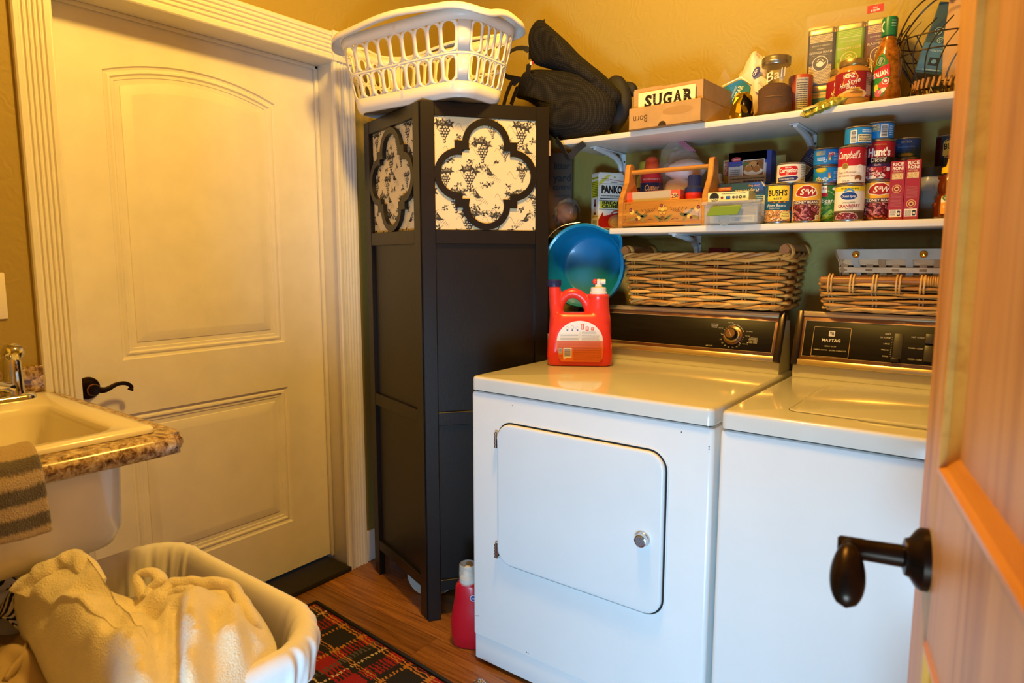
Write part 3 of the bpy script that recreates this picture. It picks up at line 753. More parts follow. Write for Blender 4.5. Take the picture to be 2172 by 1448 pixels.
rim = [(ow, oh, .02, 0.001, ox, oy), (ow, oh, .02, .008, ox, oy), (ow-.008, oh-.008, .02, .013, ox, oy), (ow-.03, oh-.03, .02, .0145, ox, oy),
       (ow-.195, oh-.10, .05, .0135, ix, iy), (ow-.21, oh-.115, .05, .008, ix, iy), (ow-.222, oh-.127, .05, -.01, ix, iy), (ow-.25, oh-.155, .055, -.16, ix, iy), (ow-.30, oh-.20, .06, -.185, ix, iy), (.08, .08, .03, -.190, ix, iy)]
b.loft([ring3(rrect(w, h_, r_, 7, x, y), z) for w, h_, r_, z, x, y in rim], True, False, True)
b.build('basin', sk, smooth=45)
tb = mb(M_sink)
ty1 = .585-.16
tb.loft([ring3(rrect(w, ty1-.012+d, .065, 9, .40, (.006+ty1)/2), z) for w, d, z in ((.54, 0, -.044), (.53, -.01, -.19), (.50, -.03, -.222), (.44, -.08, -.232))], True, False, True)
tb.build('tub', sk, smooth=50)
fa = thing('faucet', 'chrome single-handle faucet with domed handle on the white sink rim', 'faucet', (XW+.120, .545, ZCT+.014)); fa.scale = (1.18, 1.18, 1.12)
M_chr2 = mat('polished_chrome', '#dcdcdc', 0.06, 1.0)
b = mb(M_chr2); b.loft([ring3(rrect(.055-d*2, .20-d*2, .026-d, 8, 0, -.06), z) for d, z in ((0, 0), (0, .005), (.004, .011), (.012, .015))], True, True, True); b.build('base_plate', fa)
b = mb(M_chr2); b.lathe([(.022, .012), (.020, .022), (.0195, .06), (.0185, .085), (.016, .092)], 28, None); b.build('body', fa)
b = mb(M_chr2); b.lathe([(.004, -.022), (.0165, -.016), (.0205, -.004), (.020, .008), (.014, .018), (.003, .022)], 24, Matrix.Translation((.004, .004, .104)) @ Matrix.Rotation(R(55), 4, 'Y')); b.build('handle', fa)
b = mb(M_chr2); b.tube(spline([(.01, -.01, .03), (.06, -.06, .05), (.12, -.11, .055), (.17, -.15, .045)], 6), [.015]*1+[.0125]*17+[.012], 12); b.build('spout', fa)
# striped towel over the front edge
def cloth_grid(name, parent, fn, nu, nv, material, th=.006, sub=1):
    vs = [fn(i/nu, j/nv) for j in range(nv+1) for i in range(nu+1)]
    fs = [(j*(nu+1)+i, j*(nu+1)+i+1, (j+1)*(nu+1)+i+1, (j+1)*(nu+1)+i) for j in range(nv) for i in range(nu)]
    B = mb(material); B.add(vs, fs); o = B.build(name, parent, smooth=180)
    if th:
        md = o.modifiers.new('solidify', 'SOLIDIFY'); md.thickness = th; md.offset = 0
    if sub:
        md = o.modifiers.new('subdivision', 'SUBSURF'); md.levels = sub; md.render_levels = sub
    return o
tp = spline([(.50, 0, -.055), (.575, 0, -.030), (.600, 0, .004), (.640, 0, .0205), (.675, 0, .0195), (.702, 0, .008), (.722, 0, -.003), (.733, 0, -.022), (.735, 0, -.06), (.733, 0, -.10), (.731, 0, -.130)], 4)
Ls = [0]
for a_, b_ in zip(tp, tp[1:]): Ls.append(Ls[-1]+(b_-a_).length)
def arc_at(z): return min(Ls[i] for i in range(len(tp)) if tp[i].x > .70 and tp[i].z <= z)/Ls[-1]+.015
TSTRIPES = [(.16, .22), (arc_at(.004)-.03, arc_at(.004)+.05), (arc_at(-.023), arc_at(-.054)), (arc_at(-.074), arc_at(-.106))]
def towel_mat():
    m = bpy.data.materials.new('striped_terry'); m.use_nodes = True; nt = m.node_tree; b = nt.nodes['Principled BSDF']; b.inputs['Roughness'].default_value = .95; b.inputs['Sheen Weight'].default_value = .4
    at = nt.nodes.new('ShaderNodeUVMap'); sp = nt.nodes.new('ShaderNodeSeparateXYZ'); nt.links.new(at.outputs[0], sp.inputs[0])
    n = nt.nodes.new('ShaderNodeTexNoise'); n.inputs['Scale'].default_value = 40; n.inputs['Detail'].default_value = 4
    nt.links.new(at.outputs[0], n.inputs['Vector'])
    ad = nt.nodes.new('ShaderNodeMath'); ad.operation = 'MULTIPLY_ADD'; nt.links.new(n.outputs['Fac'], ad.inputs[0]); ad.inputs[1].default_value = .03; nt.links.new(sp.outputs['Y'], ad.inputs[2])
    rp = nt.nodes.new('ShaderNodeValToRGB'); rp.color_ramp.interpolation = 'LINEAR'; e = rp.color_ramp.elements
    tan, dk = hexc('#b9a07a'), hexc('#54483a')
    stops = [(0, tan)]
    for q0, q1 in TSTRIPES: stops += [(q0-.008, tan), (q0+.008, dk), (q1-.008, dk), (q1+.008, tan)]
    stops.append((1, tan))
    e[0].position = 0; e[0].color = (*tan, 1); e[1].position = 1; e[1].color = (*tan, 1)
    for p, c in stops[1:-1]: x = e.new(p); x.color = (*c, 1)
    nt.links.new(ad.outputs[0], rp.inputs['Fac']); nt.links.new(rp.outputs['Color'], b.inputs['Base Color'])
    n2 = nt.nodes.new('ShaderNodeTexNoise'); n2.inputs['Scale'].default_value = 420; tc = nt.nodes.new('ShaderNodeTexCoord'); nt.links.new(tc.outputs['Object'], n2.inputs['Vector'])
    bp = nt.nodes.new('ShaderNodeBump'); bp.inputs['Strength'].default_value = .9; bp.inputs['Distance'].default_value = .006; nt.links.new(n2.outputs['Fac'], bp.inputs['Height']); nt.links.new(bp.outputs['Normal'], b.inputs['Normal'])
    return m
def towel_pt(u, v):
    i = min(len(tp)-2, int(v*(len(tp)-1))); f = v*(len(tp)-1)-i; p = tp[i].lerp(tp[i+1], f)
    w = 1 if v > .5 else .4
    return (p.x+.004*math.sin(9*u+3*v)*w, .415-.16-.17+.17*u+.004*math.sin(7*v)-.012*v*(1-u), p.z+.0015*math.sin(14*u)+.010*(1-u)*(v > .95))
tw = cloth_grid('striped_towel', None, towel_pt, 12, 30, towel_mat(), .009)
tw.location = (XW, .16, ZCT); tag(tw, 'tan towel with dark brown stripes hanging over the sink front edge', 'towel')
uvl = tw.data.uv_layers.new(name='UVMap')
for p in tw.data.polygons:
    for li in p.loop_indices:
        vi = tw.data.loops[li].vertex_index; uvl.data[li].uv = ((vi % 13)/12, Ls[min(len(tp)-1, int((vi//13)/30*(len(tp)-1)))]/Ls[-1])

# ================================================================ RUG
def rug_mat():
    m = bpy.data.materials.new('plaid_wool_rug'); m.use_nodes = True; nt = m.node_tree; b = nt.nodes['Principled BSDF']; b.inputs['Roughness'].default_value = .95
    tc = nt.nodes.new('ShaderNodeTexCoord'); sp = nt.nodes.new('ShaderNodeSeparateXYZ')
    nz = nt.nodes.new('ShaderNodeTexNoise'); nz.inputs['Scale'].default_value = 90; nz.inputs['Detail'].default_value = 1; nt.links.new(tc.outputs['Object'], nz.inputs['Vector'])
    vm = nt.nodes.new('ShaderNodeVectorMath'); vm.operation = 'MULTIPLY_ADD'; nt.links.new(nz.outputs['Color'], vm.inputs[0]); vm.inputs[1].default_value = (.016, .016, 0); nt.links.new(tc.outputs['Object'], vm.inputs[2])
    nt.links.new(vm.outputs[0], sp.inputs[0])
    K, Rd, Or, Gy, Cr = hexc('#1d1a16'), hexc('#a3161c'), hexc('#c8842c'), hexc('#57544f'), hexc('#d8c39a')
    def ramp(axis, off, per):
        a = nt.nodes.new('ShaderNodeMath'); a.operation = 'MULTIPLY_ADD'; a.inputs[1].default_value = 1/per; a.inputs[2].default_value = off; nt.links.new(sp.outputs[axis], a.inputs[0])
        f = nt.nodes.new('ShaderNodeMath'); f.operation = 'FRACT'; nt.links.new(a.outputs[0], f.inputs[0])
        r_ = nt.nodes.new('ShaderNodeValToRGB'); r_.color_ramp.interpolation = 'CONSTANT'; e = r_.color_ramp.elements
        st_ = [(0, K), (.16, Or), (.21, Rd), (.34, Gy), (.42, K), (.50, Cr), (.53, K), (.62, Rd), (.80, K), (.86, Or), (.90, K)]
        e[0].color = (*st_[0][1], 1); e[1].position = st_[1][0]; e[1].color = (*st_[1][1], 1)
        for p, c in st_[2:]: x = e.new(p); x.color = (*c, 1)
        nt.links.new(f.outputs[0], r_.inputs['Fac']); return r_.outputs['Color']
    cx, cy = ramp('X', .1, .34), ramp('Y', .12, .34)
    wv = nt.nodes.new('ShaderNodeMath'); wv.operation = 'MULTIPLY'; wv.inputs[1].default_value = 80; nt.links.new(sp.outputs['Y'], wv.inputs[0])
    sn = nt.nodes.new('ShaderNodeMath'); sn.operation = 'SINE'; sc_ = nt.nodes.new('ShaderNodeMath'); sc_.operation = 'MULTIPLY'; sc_.inputs[1].default_value = 6.0; nt.links.new(wv.outputs[0], sc_.inputs[0]); nt.links.new(sc_.outputs[0], sn.inputs[0])
    gt = nt.nodes.new('ShaderNodeMath'); gt.operation = 'GREATER_THAN'; gt.inputs[1].default_value = 0; nt.links.new(sn.outputs[0], gt.inputs[0])
    mx = nt.nodes.new('ShaderNodeMix'); mx.data_type = 'RGBA'; nt.links.new(gt.outputs[0], mx.inputs['Factor']); nt.links.new(cx, mx.inputs['A']); nt.links.new(cy, mx.inputs['B'])
    nt.links.new(mx.outputs['Result'], b.inputs['Base Color'])
    n2 = nt.nodes.new('ShaderNodeTexNoise'); n2.inputs['Scale'].default_value = 500; nt.links.new(tc.outputs['Object'], n2.inputs['Vector'])
    bp = nt.nodes.new('ShaderNodeBump'); bp.inputs['Strength'].default_value = .9; bp.inputs['Distance'].default_value = .004; nt.links.new(n2.outputs['Fac'], bp.inputs['Height']); nt.links.new(bp.outputs['Normal'], b.inputs['Normal'])
    return m
rug = thing('plaid_rug', 'red, black and yellow plaid woven rug on the wood floor', 'rug', (-1.36, .97, 0), R(-4.2))
mb(rug_mat()).box(-.625, .66, -.375, .375, .0, .011, .004).build('pile', rug)
edge = mb(mat('dark_rug_binding', '#221f19', .95, bump=.4, bscale=300))
edge.tube([(-.637, .387, .006), (.672, .387, .006), (.672, -.387, .006), (-.637, -.387, .006)], .007, 8, True); edge.build('binding', rug)

# ================================================================ HAMPER WITH LAUNDRY
M_liner = mat('white_cotton_liner', '#e6e2dc', .85, bump=.15, bscale=40, var=.03, vscale=10, sheen=.2)
M_wick_d = mat('brown_wicker', '#8a5c40', .55, var=.3, vscale=30, bump=.2, bscale=200)
HX0, HX1, HY0, HY1, HZ = -1.545, -.928, .175, .705, .610
hx, hy, hw, hh_ = (HX0+HX1)/2, (HY0+HY1)/2, HX1-HX0, HY1-HY0
hm = thing('laundry_hamper', 'large brown wicker hamper with white cloth liner folded over its rim', 'hamper', (hx, hy, 0))
def hring(z, d, r=.12, n=10): return rrect(hw-2*d, hh_-2*d, r, n)
def rim_z(x, y): return HZ + .018*math.cos(3*math.atan2(y, x))*.4
# woven wall: diagonal rods plus a floor
wb = mb(M_wick_d); wb.loft([ring3(hring(0, .06), .012), ring3(hring(0, .05), .02), ring3(hring(0, .012), HZ-.03)], True, True, False); wb.build('woven_wall', hm)
nrow = 20
for k in range(nrow):
    z = .025+(HZ-.085)*k/(nrow-1); d = .050-.038*(z/HZ); o = hring(z, d+.004, .12, 8)
    P_ = []
    per = 0; pts_ = []
    for i in range(len(o)):
        a = Vector((*o[i], z)); b_ = Vector((*o[(i+1) % len(o)], z)); nseg = max(1, int((b_-a).length/.018))
        for t in range(nseg): pts_.append(a.lerp(b_, t/nseg))
    N = len(pts_); nw = N//4*2
    for i, p in enumerate(pts_):
        nn = Vector((p.x, p.y, 0)).normalized(); off = .0055*math.sin(PI*i*nw/N+PI*(k % 2)); P_.append(p+nn*(.004+off)+Vector((0, 0, .012*math.sin(2*PI*i/N*40))))
    mb(M_wick_d).tube(P_, .0072, 6, True).build('wicker_weaver', hm)
li = mb(M_liner); rings = []
# liner: outer hem, over the rim, down inside
prof = [(-.006, -.066), (-.010, -.052), (-.013, -.032), (-.013, -.012), (-.004, .004), (.012, .006), (.024, -.006), (.034, -.04), (.045, -.12), (.055, -.22), (.075, -.33), (.18, -.36)]
NR = 132
for q_, (d, dz) in enumerate(prof):
    o = rrect(hw-2*d, hh_-2*d, max(.06, .125-d*.5), 32); ring = []
    for i, (x, y) in enumerate(o):
        a = 2*PI*i/len(o); pl = (.0035*math.sin(a*23+q_*.6)+.0025*math.sin(a*41+1)) * (1 if q_ < 4 or q_ > 6 else .35)
        hem = .012*math.sin(a*2+1)+.01*math.sin(a*5) if q_ == 0 else 0
        l_ = math.hypot(x, y); ring.append((x*(1+pl/l_), y*(1+pl/l_), HZ+dz+hem+.006*math.sin(a*2+.5)))
    rings.append(ring)
li.loft(rings, True, False, True); li.build('liner', hm, smooth=180, sub=1)

# ---- fleece robe and other laundry: sculpted cloth surfaces
from mathutils import noise as mn
def bumpy(x, y, s, seed=0): return mn.noise(Vector((x*s+seed, y*s, seed*.37)))
def fleece():
    m = mat('cream_fleece', '#e8dcbb', .95, sheen=.6, var=.05, vscale=22)
    nt = m.node_tree; b = nt.nodes['Principled BSDF']; tc = nt.nodes.new('ShaderNodeTexCoord')
    n1 = nt.nodes.new('ShaderNodeTexNoise'); n1.inputs['Scale'].default_value = 420; n1.inputs['Detail'].default_value = 5
    n2 = nt.nodes.new('ShaderNodeTexVoronoi'); n2.inputs['Scale'].default_value = 320
    for n in (n1, n2): nt.links.new(tc.outputs['Object'], n.inputs['Vector'])
    a = nt.nodes.new('ShaderNodeMath'); a.operation = 'ADD'; nt.links.new(n1.outputs['Fac'], a.inputs[0]); nt.links.new(n2.outputs['Distance'], a.inputs[1])
    bp = nt.nodes.new('ShaderNodeBump'); bp.inputs['Strength'].default_value = .45; bp.inputs['Distance'].default_value = .003
    nt.links.new(a.outputs[0], bp.inputs['Height']); nt.links.new(bp.outputs['Normal'], b.inputs['Normal']); return m
M_fleece = fleece()
def gs(x, y, cx, cy, sx, sy, rot=0):
    dx, dy = x-cx, y-cy; c, s = math.cos(rot), math.sin(rot); u, v = dx*c+dy*s, -dx*s+dy*c
    return math.exp(-(u/sx)**2-(v/sy)**2)
def ridge(x, y, x0, y0, x1, y1, w):
    dx, dy = x1-x0, y1-y0; L = dx*dx+dy*dy; t = max(0, min(1, ((x-x0)*dx+(y-y0)*dy)/L)); d = math.hypot(x-x0-t*dx, y-y0-t*dy)
    return math.exp(-(d/w)**2)
rb = thing('fleece_robe', 'cream fleece bathrobe with sleeve piled on top of the laundry hamper', 'robe', (hx, hy, 0))
def at_z(px, py, z):
    """the point at height z that the photograph shows at pixel (px, py)"""
    d = cam.rotation_euler.to_matrix() @ Vector(((px-1086)/1411, -(py-724)/1411, -1)); t = (z-1.26)/d.z
    return Vector((d.x*t, d.y*t, z))
OUT = [at_z(*q) for q in ((34, 1250, 0.647), (60, 1218, 0.672), (120, 1182, 0.697), (168, 1166, 0.712), (190, 1188, 0.707), (208, 1232, 0.672), (240, 1258, 0.643), (300, 1262, 0.638), (350, 1240, 0.646), (430, 1228, 0.653), (495, 1238, 0.653), (522, 1268, 0.646), (552, 1312, 0.630), (574, 1365, 0.610), (556, 1405, 0.603), (500, 1470, 0.598), (420, 1560, 0.588), (280, 1620, 0.588), (170, 1470, 0.588), (112, 1405, 0.593), (66, 1345, 0.598), (38, 1292, 0.613))]
RO = [Vector((p.x-hx, p.y-hy, p.z)) for p in spline(OUT, 8, True)]
RC = at_z(330, 1390, .66); RC = Vector((RC.x-hx, RC.y-hy, .672))
def pxl(px, py): q = at_z(px, py, .66); return q.x-hx, q.y-hy
FOLDS = [((330, 1290), (345, 1448), .016, -.016), ((372, 1300), (372, 1448), .010, -.022), ((410, 1290), (420, 1440), .020, .014), ((455, 1310), (440, 1448), .012, -.012), ((500, 1290), (520, 1400), .022, .014), ((100, 1270), (300, 1300), .020, -.010), ((150, 1290), (250, 1400), .030, .012), ((240, 1320), (200, 1448), .026, -.010), ((530, 1330), (530, 1400), .010, -.014), ((70, 1240), (200, 1215), .014, -.014), ((280, 1270), (330, 1300), .014, -.018)]
FW_ = [(*pxl(*a_), *pxl(*b_), w, h_) for a_, b_, w, h_ in FOLDS]
nu, nv = len(RO), 44
def robe_pt(i, v):
    e = RO[i]; x = RC.x+(e.x-RC.x)*v; y = RC.y+(e.y-RC.y)*v
    z = RC.z+(e.z-RC.z)*v**2.2+.012*math.sin(PI*v)
    f = 1-v**6
    for x0, y0, x1, y1, w, h_ in FW_: z += 1.35*h_*ridge(x, y, x0, y0, x1, y1, w)*f
    z += (.016*bumpy(x, y, 13, 3)+.009*bumpy(x, y, 28, 5)+.0018*bumpy(x, y, 120, 9))*(.4+.6*f)
    return (x, y, z)
B = mb(M_fleece)
vs = [robe_pt(0, 0)]+[robe_pt(i, (j+1)/nv) for j in range(nv) for i in range(nu)]
# roll the edge under
for d, dz in ((.010, -.012), (.006, -.035), (-.010, -.075)):
    for e in RO:
        n_ = Vector((e.x-RC.x, e.y-RC.y, 0)).normalized(); vs.append((e.x+n_.x*d, e.y+n_.y*d, e.z+dz))
nv2 = nv+3
fs = [(0, 1+i, 1+(i+1) % nu) for i in range(nu)]+[(1+j*nu+i, 1+(j+1)*nu+i, 1+(j+1)*nu+(i+1) % nu, 1+j*nu+(i+1) % nu) for j in range(nv2-1) for i in range(nu)]
B.add(vs, fs); B.build('body', rb, smooth=180)
def soft_tube(name, pts, rad, parent, material, seed=1, amp=.004, n=18, flat=.8):
    B = mb(material); p = spline(pts, 12); N = len(p)
    rr = [rad[0]*(1-i/(N-1))+rad[1]*i/(N-1) if len(rad) == 2 else rad[min(len(rad)-1, int(i/(N-1)*(len(rad)-1)))] for i in range(N)]
    B.tube(p, rr, n, flat=flat); o = B.build(name, parent, smooth=180)
    for v in o.data.vertices:
        v.co += Vector((bumpy(v.co.x, v.co.y+v.co.z, 40, seed), bumpy(v.co.y, v.co.x+v.co.z, 40, seed+3), bumpy(v.co.z+v.co.x, v.co.y, 40, seed+6)))*amp*1.6
    return o
def pz(px, py, z): z += .066; q = at_z(px, py, z); return (q.x-hx, q.y-hy, z)
# rolled edge across the back, belt loop, inner fold and the upright hood
soft_tube('rolled_collar', [pz(340, 1268, .595), pz(370, 1240, .605), pz(430, 1238, .607), pz(485, 1245, .600), pz(510, 1275, .588), pz(535, 1320, .572), pz(548, 1352, .535)], (.014, .016), rb, M_fleece, 2, .003)
soft_tube('belt_loop', [pz(308, 1268, .59), pz(292, 1235, .605), pz(300, 1218, .615), pz(330, 1216, .618), pz(342, 1232, .612), pz(325, 1250, .60), pz(318, 1268, .592)], (.011, .011), rb, M_fleece, 4, .002)
soft_tube('inner_fold', [pz(365, 1262, .602), pz(395, 1255, .610), pz(412, 1275, .608), pz(415, 1310, .600)], (.011, .017), rb, M_fleece, 6, .003)
soft_tube('hood', [pz(44, 1262, .585), pz(70, 1232, .604), pz(115, 1205, .620), pz(158, 1190, .628), pz(186, 1212, .618), pz(204, 1245, .596)], (.020, .022), rb, M_fleece, 8, .004, 18, .9)
kh = thing('khaki_garment', 'khaki tan trousers crumpled at the left side of the hamper', 'garment', (hx, hy, 0))
M_khaki = mat('khaki_twill', '#a8906a', .85, bump=.1, bscale=300, var=.06, vscale=12)
def khaki_pt(u, v):
    x = -.315+.40*u; y = -.250+.24*v-.02*u
    z = .556+.018*math.sin(9*u+5*v)+.020*bumpy(u, v, 3.2, 8)+.012*bumpy(u, v, 8, 5)+.012*math.exp(-((v-.55-.3*u)/.06)**2)-.05*u*u-.04*(v > .97)
    return (x, y, z)
cloth_grid('cloth', kh, khaki_pt, 44, 40, M_khaki, .006)
soft_tube('waistband', [(-.27, -.02, .560), (-.20, -.04, .572), (-.13, -.075, .570), (-.06, -.13, .560)], (.010, .009), kh, M_khaki, 9, .003, 10, .5)
zs = thing('striped_scarf', 'black and white striped scarf peeking out beside the cream robe', 'scarf', (hx, hy, 0))
def scarf_mat():
    m = mat('black_white_stripe', '#ded6c4', .9); nt = m.node_tree; b = nt.nodes['Principled BSDF']; tc = nt.nodes.new('ShaderNodeTexCoord')
    w = nt.nodes.new('ShaderNodeTexWave'); w.inputs['Scale'].default_value = 34; w.inputs['Distortion'].default_value = 5; nt.links.new(tc.outputs['Object'], w.inputs['Vector'])
    r_ = nt.nodes.new('ShaderNodeValToRGB'); r_.color_ramp.interpolation = 'CONSTANT'; r_.color_ramp.elements[0].color = (*hexc('#1b1917'), 1); r_.color_ramp.elements[1].position = .5; r_.color_ramp.elements[1].color = (*hexc('#d9cfba'), 1)
    nt.links.new(w.outputs['Fac'], r_.inputs['Fac']); nt.links.new(r_.outputs['Color'], b.inputs['Base Color']); return m
def scarf_pt(u, v): return (-.325+.10*u+.02*v, -.03-.11*v+.07*u, .580+.028*math.sin(8*u+2)+.022*math.sin(9*v+u*4)+.02*math.sin(PI*v))
cloth_grid('cloth', zs, scarf_pt, 26, 26, scarf_mat(), .004)

# ================================================================ WHITE LAUNDRY BASKET ON THE SCREEN
M_wplast = mat('white_plastic', '#e9e4da', .35, sub=.0)
lb = thing('laundry_basket', 'white plastic slotted laundry basket perched on top of the black screen', 'basket', (-1.652, 1.695, 1.7578), R(2)); lb.scale = (1.0, .93, .95)
def lb_outline(z):
    t = z/.262; return .50+.110*t, .235+.095*t, .062+.035*t
def lb_path(z, n=None):
    """perimeter point at arc fraction s (0..1), starting at the middle of the front side"""
    w, h, r = lb_outline(z); segs = [('l', w/2-r, (0, -h/2), (1, 0)), ('c', (w/2-r, -h/2+r), -90), ('l', h-2*r, (w/2, -h/2+r), (0, 1)), ('c', (w/2-r, h/2-r), 0),
        ('l', w-2*r, (w/2-r, h/2), (-1, 0)), ('c', (-w/2+r, h/2-r), 90), ('l', h-2*r, (-w/2, h/2-r), (0, -1)), ('c', (-w/2+r, -h/2+r), 180), ('l', w/2-r, (-w/2+r, -h/2), (1, 0))]
    return segs, r
def lb_pt(s, z):
    # fixed shares of the perimeter for straights and corners keep slots upright
    share = [.13, .075, .095, .075, .26, .075, .095, .075, .13]; tot = sum(share); segs, r = lb_path(z); s = (s % 1.0)*tot
    for sh_, g in zip(share, segs):
        if s <= sh_+1e-9:
            t = s/sh_
            if g[0] == 'l': return Vector((g[2][0]+g[3][0]*g[1]*t, g[2][1]+g[3][1]*g[1]*t, z))
            a = R(g[2]+90*t); return Vector((g[1][0]+r*math.cos(a), g[1][1]+r*math.sin(a), z))
        s -= sh_
    return Vector((0, -lb_outline(z)[1]/2, z))
B = mb(M_wplast)
def band(z0, z1, s0=0, s1=1, n=144, m=2):
    for k in range(m):
        a, b_ = z0+(z1-z0)*k/m, z0+(z1-z0)*(k+1)/m
        B.loft([[tuple(lb_pt(s0+(s1-s0)*i/n, z)) for i in range(n+1)] for z in (a, b_)], False)
RZ = [.0, .035, .040, .117, .122, .212, .262]
band(.018, .046, m=1); band(.124, .132, m=1); band(.222, .258, m=1)
def cell(s0, s1, z0, z1, fs, fz):
    """one wall cell with a long rounded slot"""
    n = 28; hs, hz_ = (s1-s0)/2, (z1-z0)/2; cs, cz = (s0+s1)/2, (z0+z1)/2
    per = 1.86; r_ = hs*fs*per
    inner = []; outer = []
    for i in range(n):
        a = 2*PI*i/n; ca, sa = math.cos(a), math.sin(a)
        x = hs*fs*(abs(ca)**1.0)*(1 if ca >= 0 else -1)
        zz = (hz_*fz-r_)*(1 if sa >= 0 else -1)*(1 if abs(sa) > .02 else 0)+r_*sa
        inner.append((cs+x, cz+zz))
        k = 1/max(abs(ca), abs(sa)); outer.append((cs+hs*ca*k, cz+hz_*sa*k))
    vs = [tuple(lb_pt(s, z)) for s, z in outer+inner]
    B.add(vs, [(i, (i+1) % n, n+(i+1) % n, n+i) for i in range(n)])
share = [.13, .075, .095, .075, .26, .075, .095, .075, .13]; tot = sum(share)
acc = 0; spans = []
for k, sh_ in enumerate(share): spans.append((acc/tot, (acc+sh_)/tot)); acc += sh_
def slots(s0, s1, n):
    for i in range(n):
        a, b_ = s0+(s1-s0)*i/n, s0+(s1-s0)*(i+1)/n
        cell(a, b_, .046, .124, .72, .95); cell(a, b_, .132, .222, .72, .95)
e_ = .026
slots(spans[8][0]-e_, spans[8][1]+spans[0][1]+e_, 9)
slots(spans[2][0]-e_, spans[2][1]+e_, 6); slots(spans[4][0]-e_, spans[4][1]+e_, 9); slots(spans[6][0]-e_, spans[6][1]+e_, 6)
for k in (1, 3, 5, 7):
    s0, s1 = spans[k]; s0 += e_; s1 -= e_
    for z0, z1 in ((.046, .124), (.132, .222)): B.loft([[tuple(lb_pt(s0+(s1-s0)*i/8, z)) for i in range(9)] for z in (z0, z1)], False)
# base with rounded lower edge
for z0, d0, z1, d1 in ((.018, 0, .006, .006), (.006, .006, .0, .018)):
    r0 = [lb_pt(i/144, .018) for i in range(144)]
    def sh(d, z): return [(p.x*(1-d/.25), p.y*(1-d/.158), z) for p in r0]
    B.loft([sh(d0, z0), sh(d1, z1)], True)
B.add([(p.x*(1-.018/.25), p.y*(1-.018/.158), .0) for p in [lb_pt(i/144, .018) for i in range(144)]], [tuple(range(144))])
bo = B.build('body', lb, smooth=40, solid=.0032)
# weld so that solidify gives clean slots
bm = bmesh.new(); bm.from_mesh(bo.data); bmesh.ops.remove_doubles(bm, verts=bm.verts, dist=.00005); bm.to_mesh(bo.data); bm.free()
rm = mb(M_wplast); rings = []
for d, dz in ((0, -.010), (.004, .001), (.016, .004), (.028, .000), (.032, -.010), (.033, -.022)):
    ring = []
    for i in range(144):
        p = lb_pt(i/144, .262); a = i/144
        scal = .017*max(0, math.cos(2*PI*a))**4*0 + .020*math.exp(-((a-.5)/.10)**2) + .020*math.exp(-(min(a, 1-a)/.10)**2) + .010*math.exp(-((a-.26)/.035)**2)-.014*math.exp(-((a-.19)/.03)**2)-.014*math.exp(-((a-.81)/.03)**2)+.010*math.exp(-((a-.74)/.035)**2)
        nn = Vector((p.x/.31, p.y/.21, 0)).normalized(); q_ = p+nn*d; ring.append((q_.x, q_.y, .262+dz+scal))
    rings.append(ring)
rm.loft(rings, True); rm.build('rim', lb, smooth=60, solid=.003)
# ================================================================ CONTAINERS: builders
M_tin = mat('tin_plate', '#b9b6ae', 0.28, 0.9)
M_kraft = mat('kraft_cardboard', '#b08a55', 0.75, var=.08, vscale=25, bump=.05, bscale=200)
M_clear = mat('clear_glass', '#ffffff', 0.03, trans=1.0, ior=1.45)
def clear_plastic(name, color, alpha, rough=.25):
    return mat(name, color, rough, alpha=alpha, spec=.6)
M_film = clear_plastic('clear_film', '#efe9dd', .09, .10)
M_cplast = clear_plastic('frosted_clear_plastic', '#dcd8cb', .32, .25)
def face_cam(x, y, off=0): return math.atan2(-x, y)+R(off)
def can(name, label, x, y, z, r, h, color, art=None, off=0, group=None, top='tin'):
    t = thing(name, label, 'can', (x, y, z), face_cam(x, y, off), group or 'food cans on the lower shelf')
    b = mb(M_tin)
    b.lathe([(r-.002, 0), (r+.0012, .0006), (r+.0014, .0025), (r-.001, .004), (r-.001, h-.004), (r+.0014, h-.0025), (r+.0012, h-.0004), (r-.0008, h), (r-.002, h-.003), (r-.009, h-.0035), (r-.010, h-.0045), (.001, h-.0045)], 40, None, True, False)
    b.build('can_body', t, smooth=30)
    l = mb(cmat(color, .35)).lathe([(r+.0003, .0045), (r+.0003, h-.0045)], 48, None, False, False).build('paper_label', t)
    if art:
        P = Print(); art(P, r, h); P.build('label_print', l, on_cyl(r+.0004), cylcuts(r, 40), [((0, .005, 0), (0, -1, 0)), ((0, h-.005, 0), (0, 1, 0))], rough=.35)
    return t
def carton(name, label, cat, x, y, z, w, d, h, color, front=None, left=None, top=None, rz=0.0, group=None, lip=True, rot=None):
    t = thing(name, label, cat, (x, y, z), rz, group, rot)
    b = mb(cmat(color, .45)); b.box(-w/2, w/2, -d/2, d/2, 0, h, .0012, 1)
    bo = b.build('carton', t)
    if lip:
        f = mb(cmat(color, .45)); f.box(-w/2+.001, w/2-.001, -d/2+.001, d/2-.002, h, h+.0006); f.build('top_flap', t)
    for art, fn, nm in ((front, on_front(-d/2-.0002), 'front_print'), (left, on_left(-w/2-.0002), 'side_print'), (top, lambda u, v, w_: (u, v, h+.0008+w_), 'top_print')):
        if art:
            P = Print(); art(P); P.build(nm, bo, fn)
    return t
def beans(P, x0, x1, y0, y1, cols, n, s, seed, l=2):
    rn = random.Random(seed)
    for i in range(n):
        x, y = rn.uniform(x0, x1), rn.uniform(y0, y1); a = rn.uniform(0, PI)
        P.ell(x, y, s, s*.58, cols[0], l, 10, a); P.ell(x+s*.1, y+s*.12, s*.8, s*.40, cols[1+i % (len(cols)-1)], l+1, 10, a); P.ell(x-s*.15, y+s*.2, s*.28, s*.10, cols[-1], l+2, 8, a)

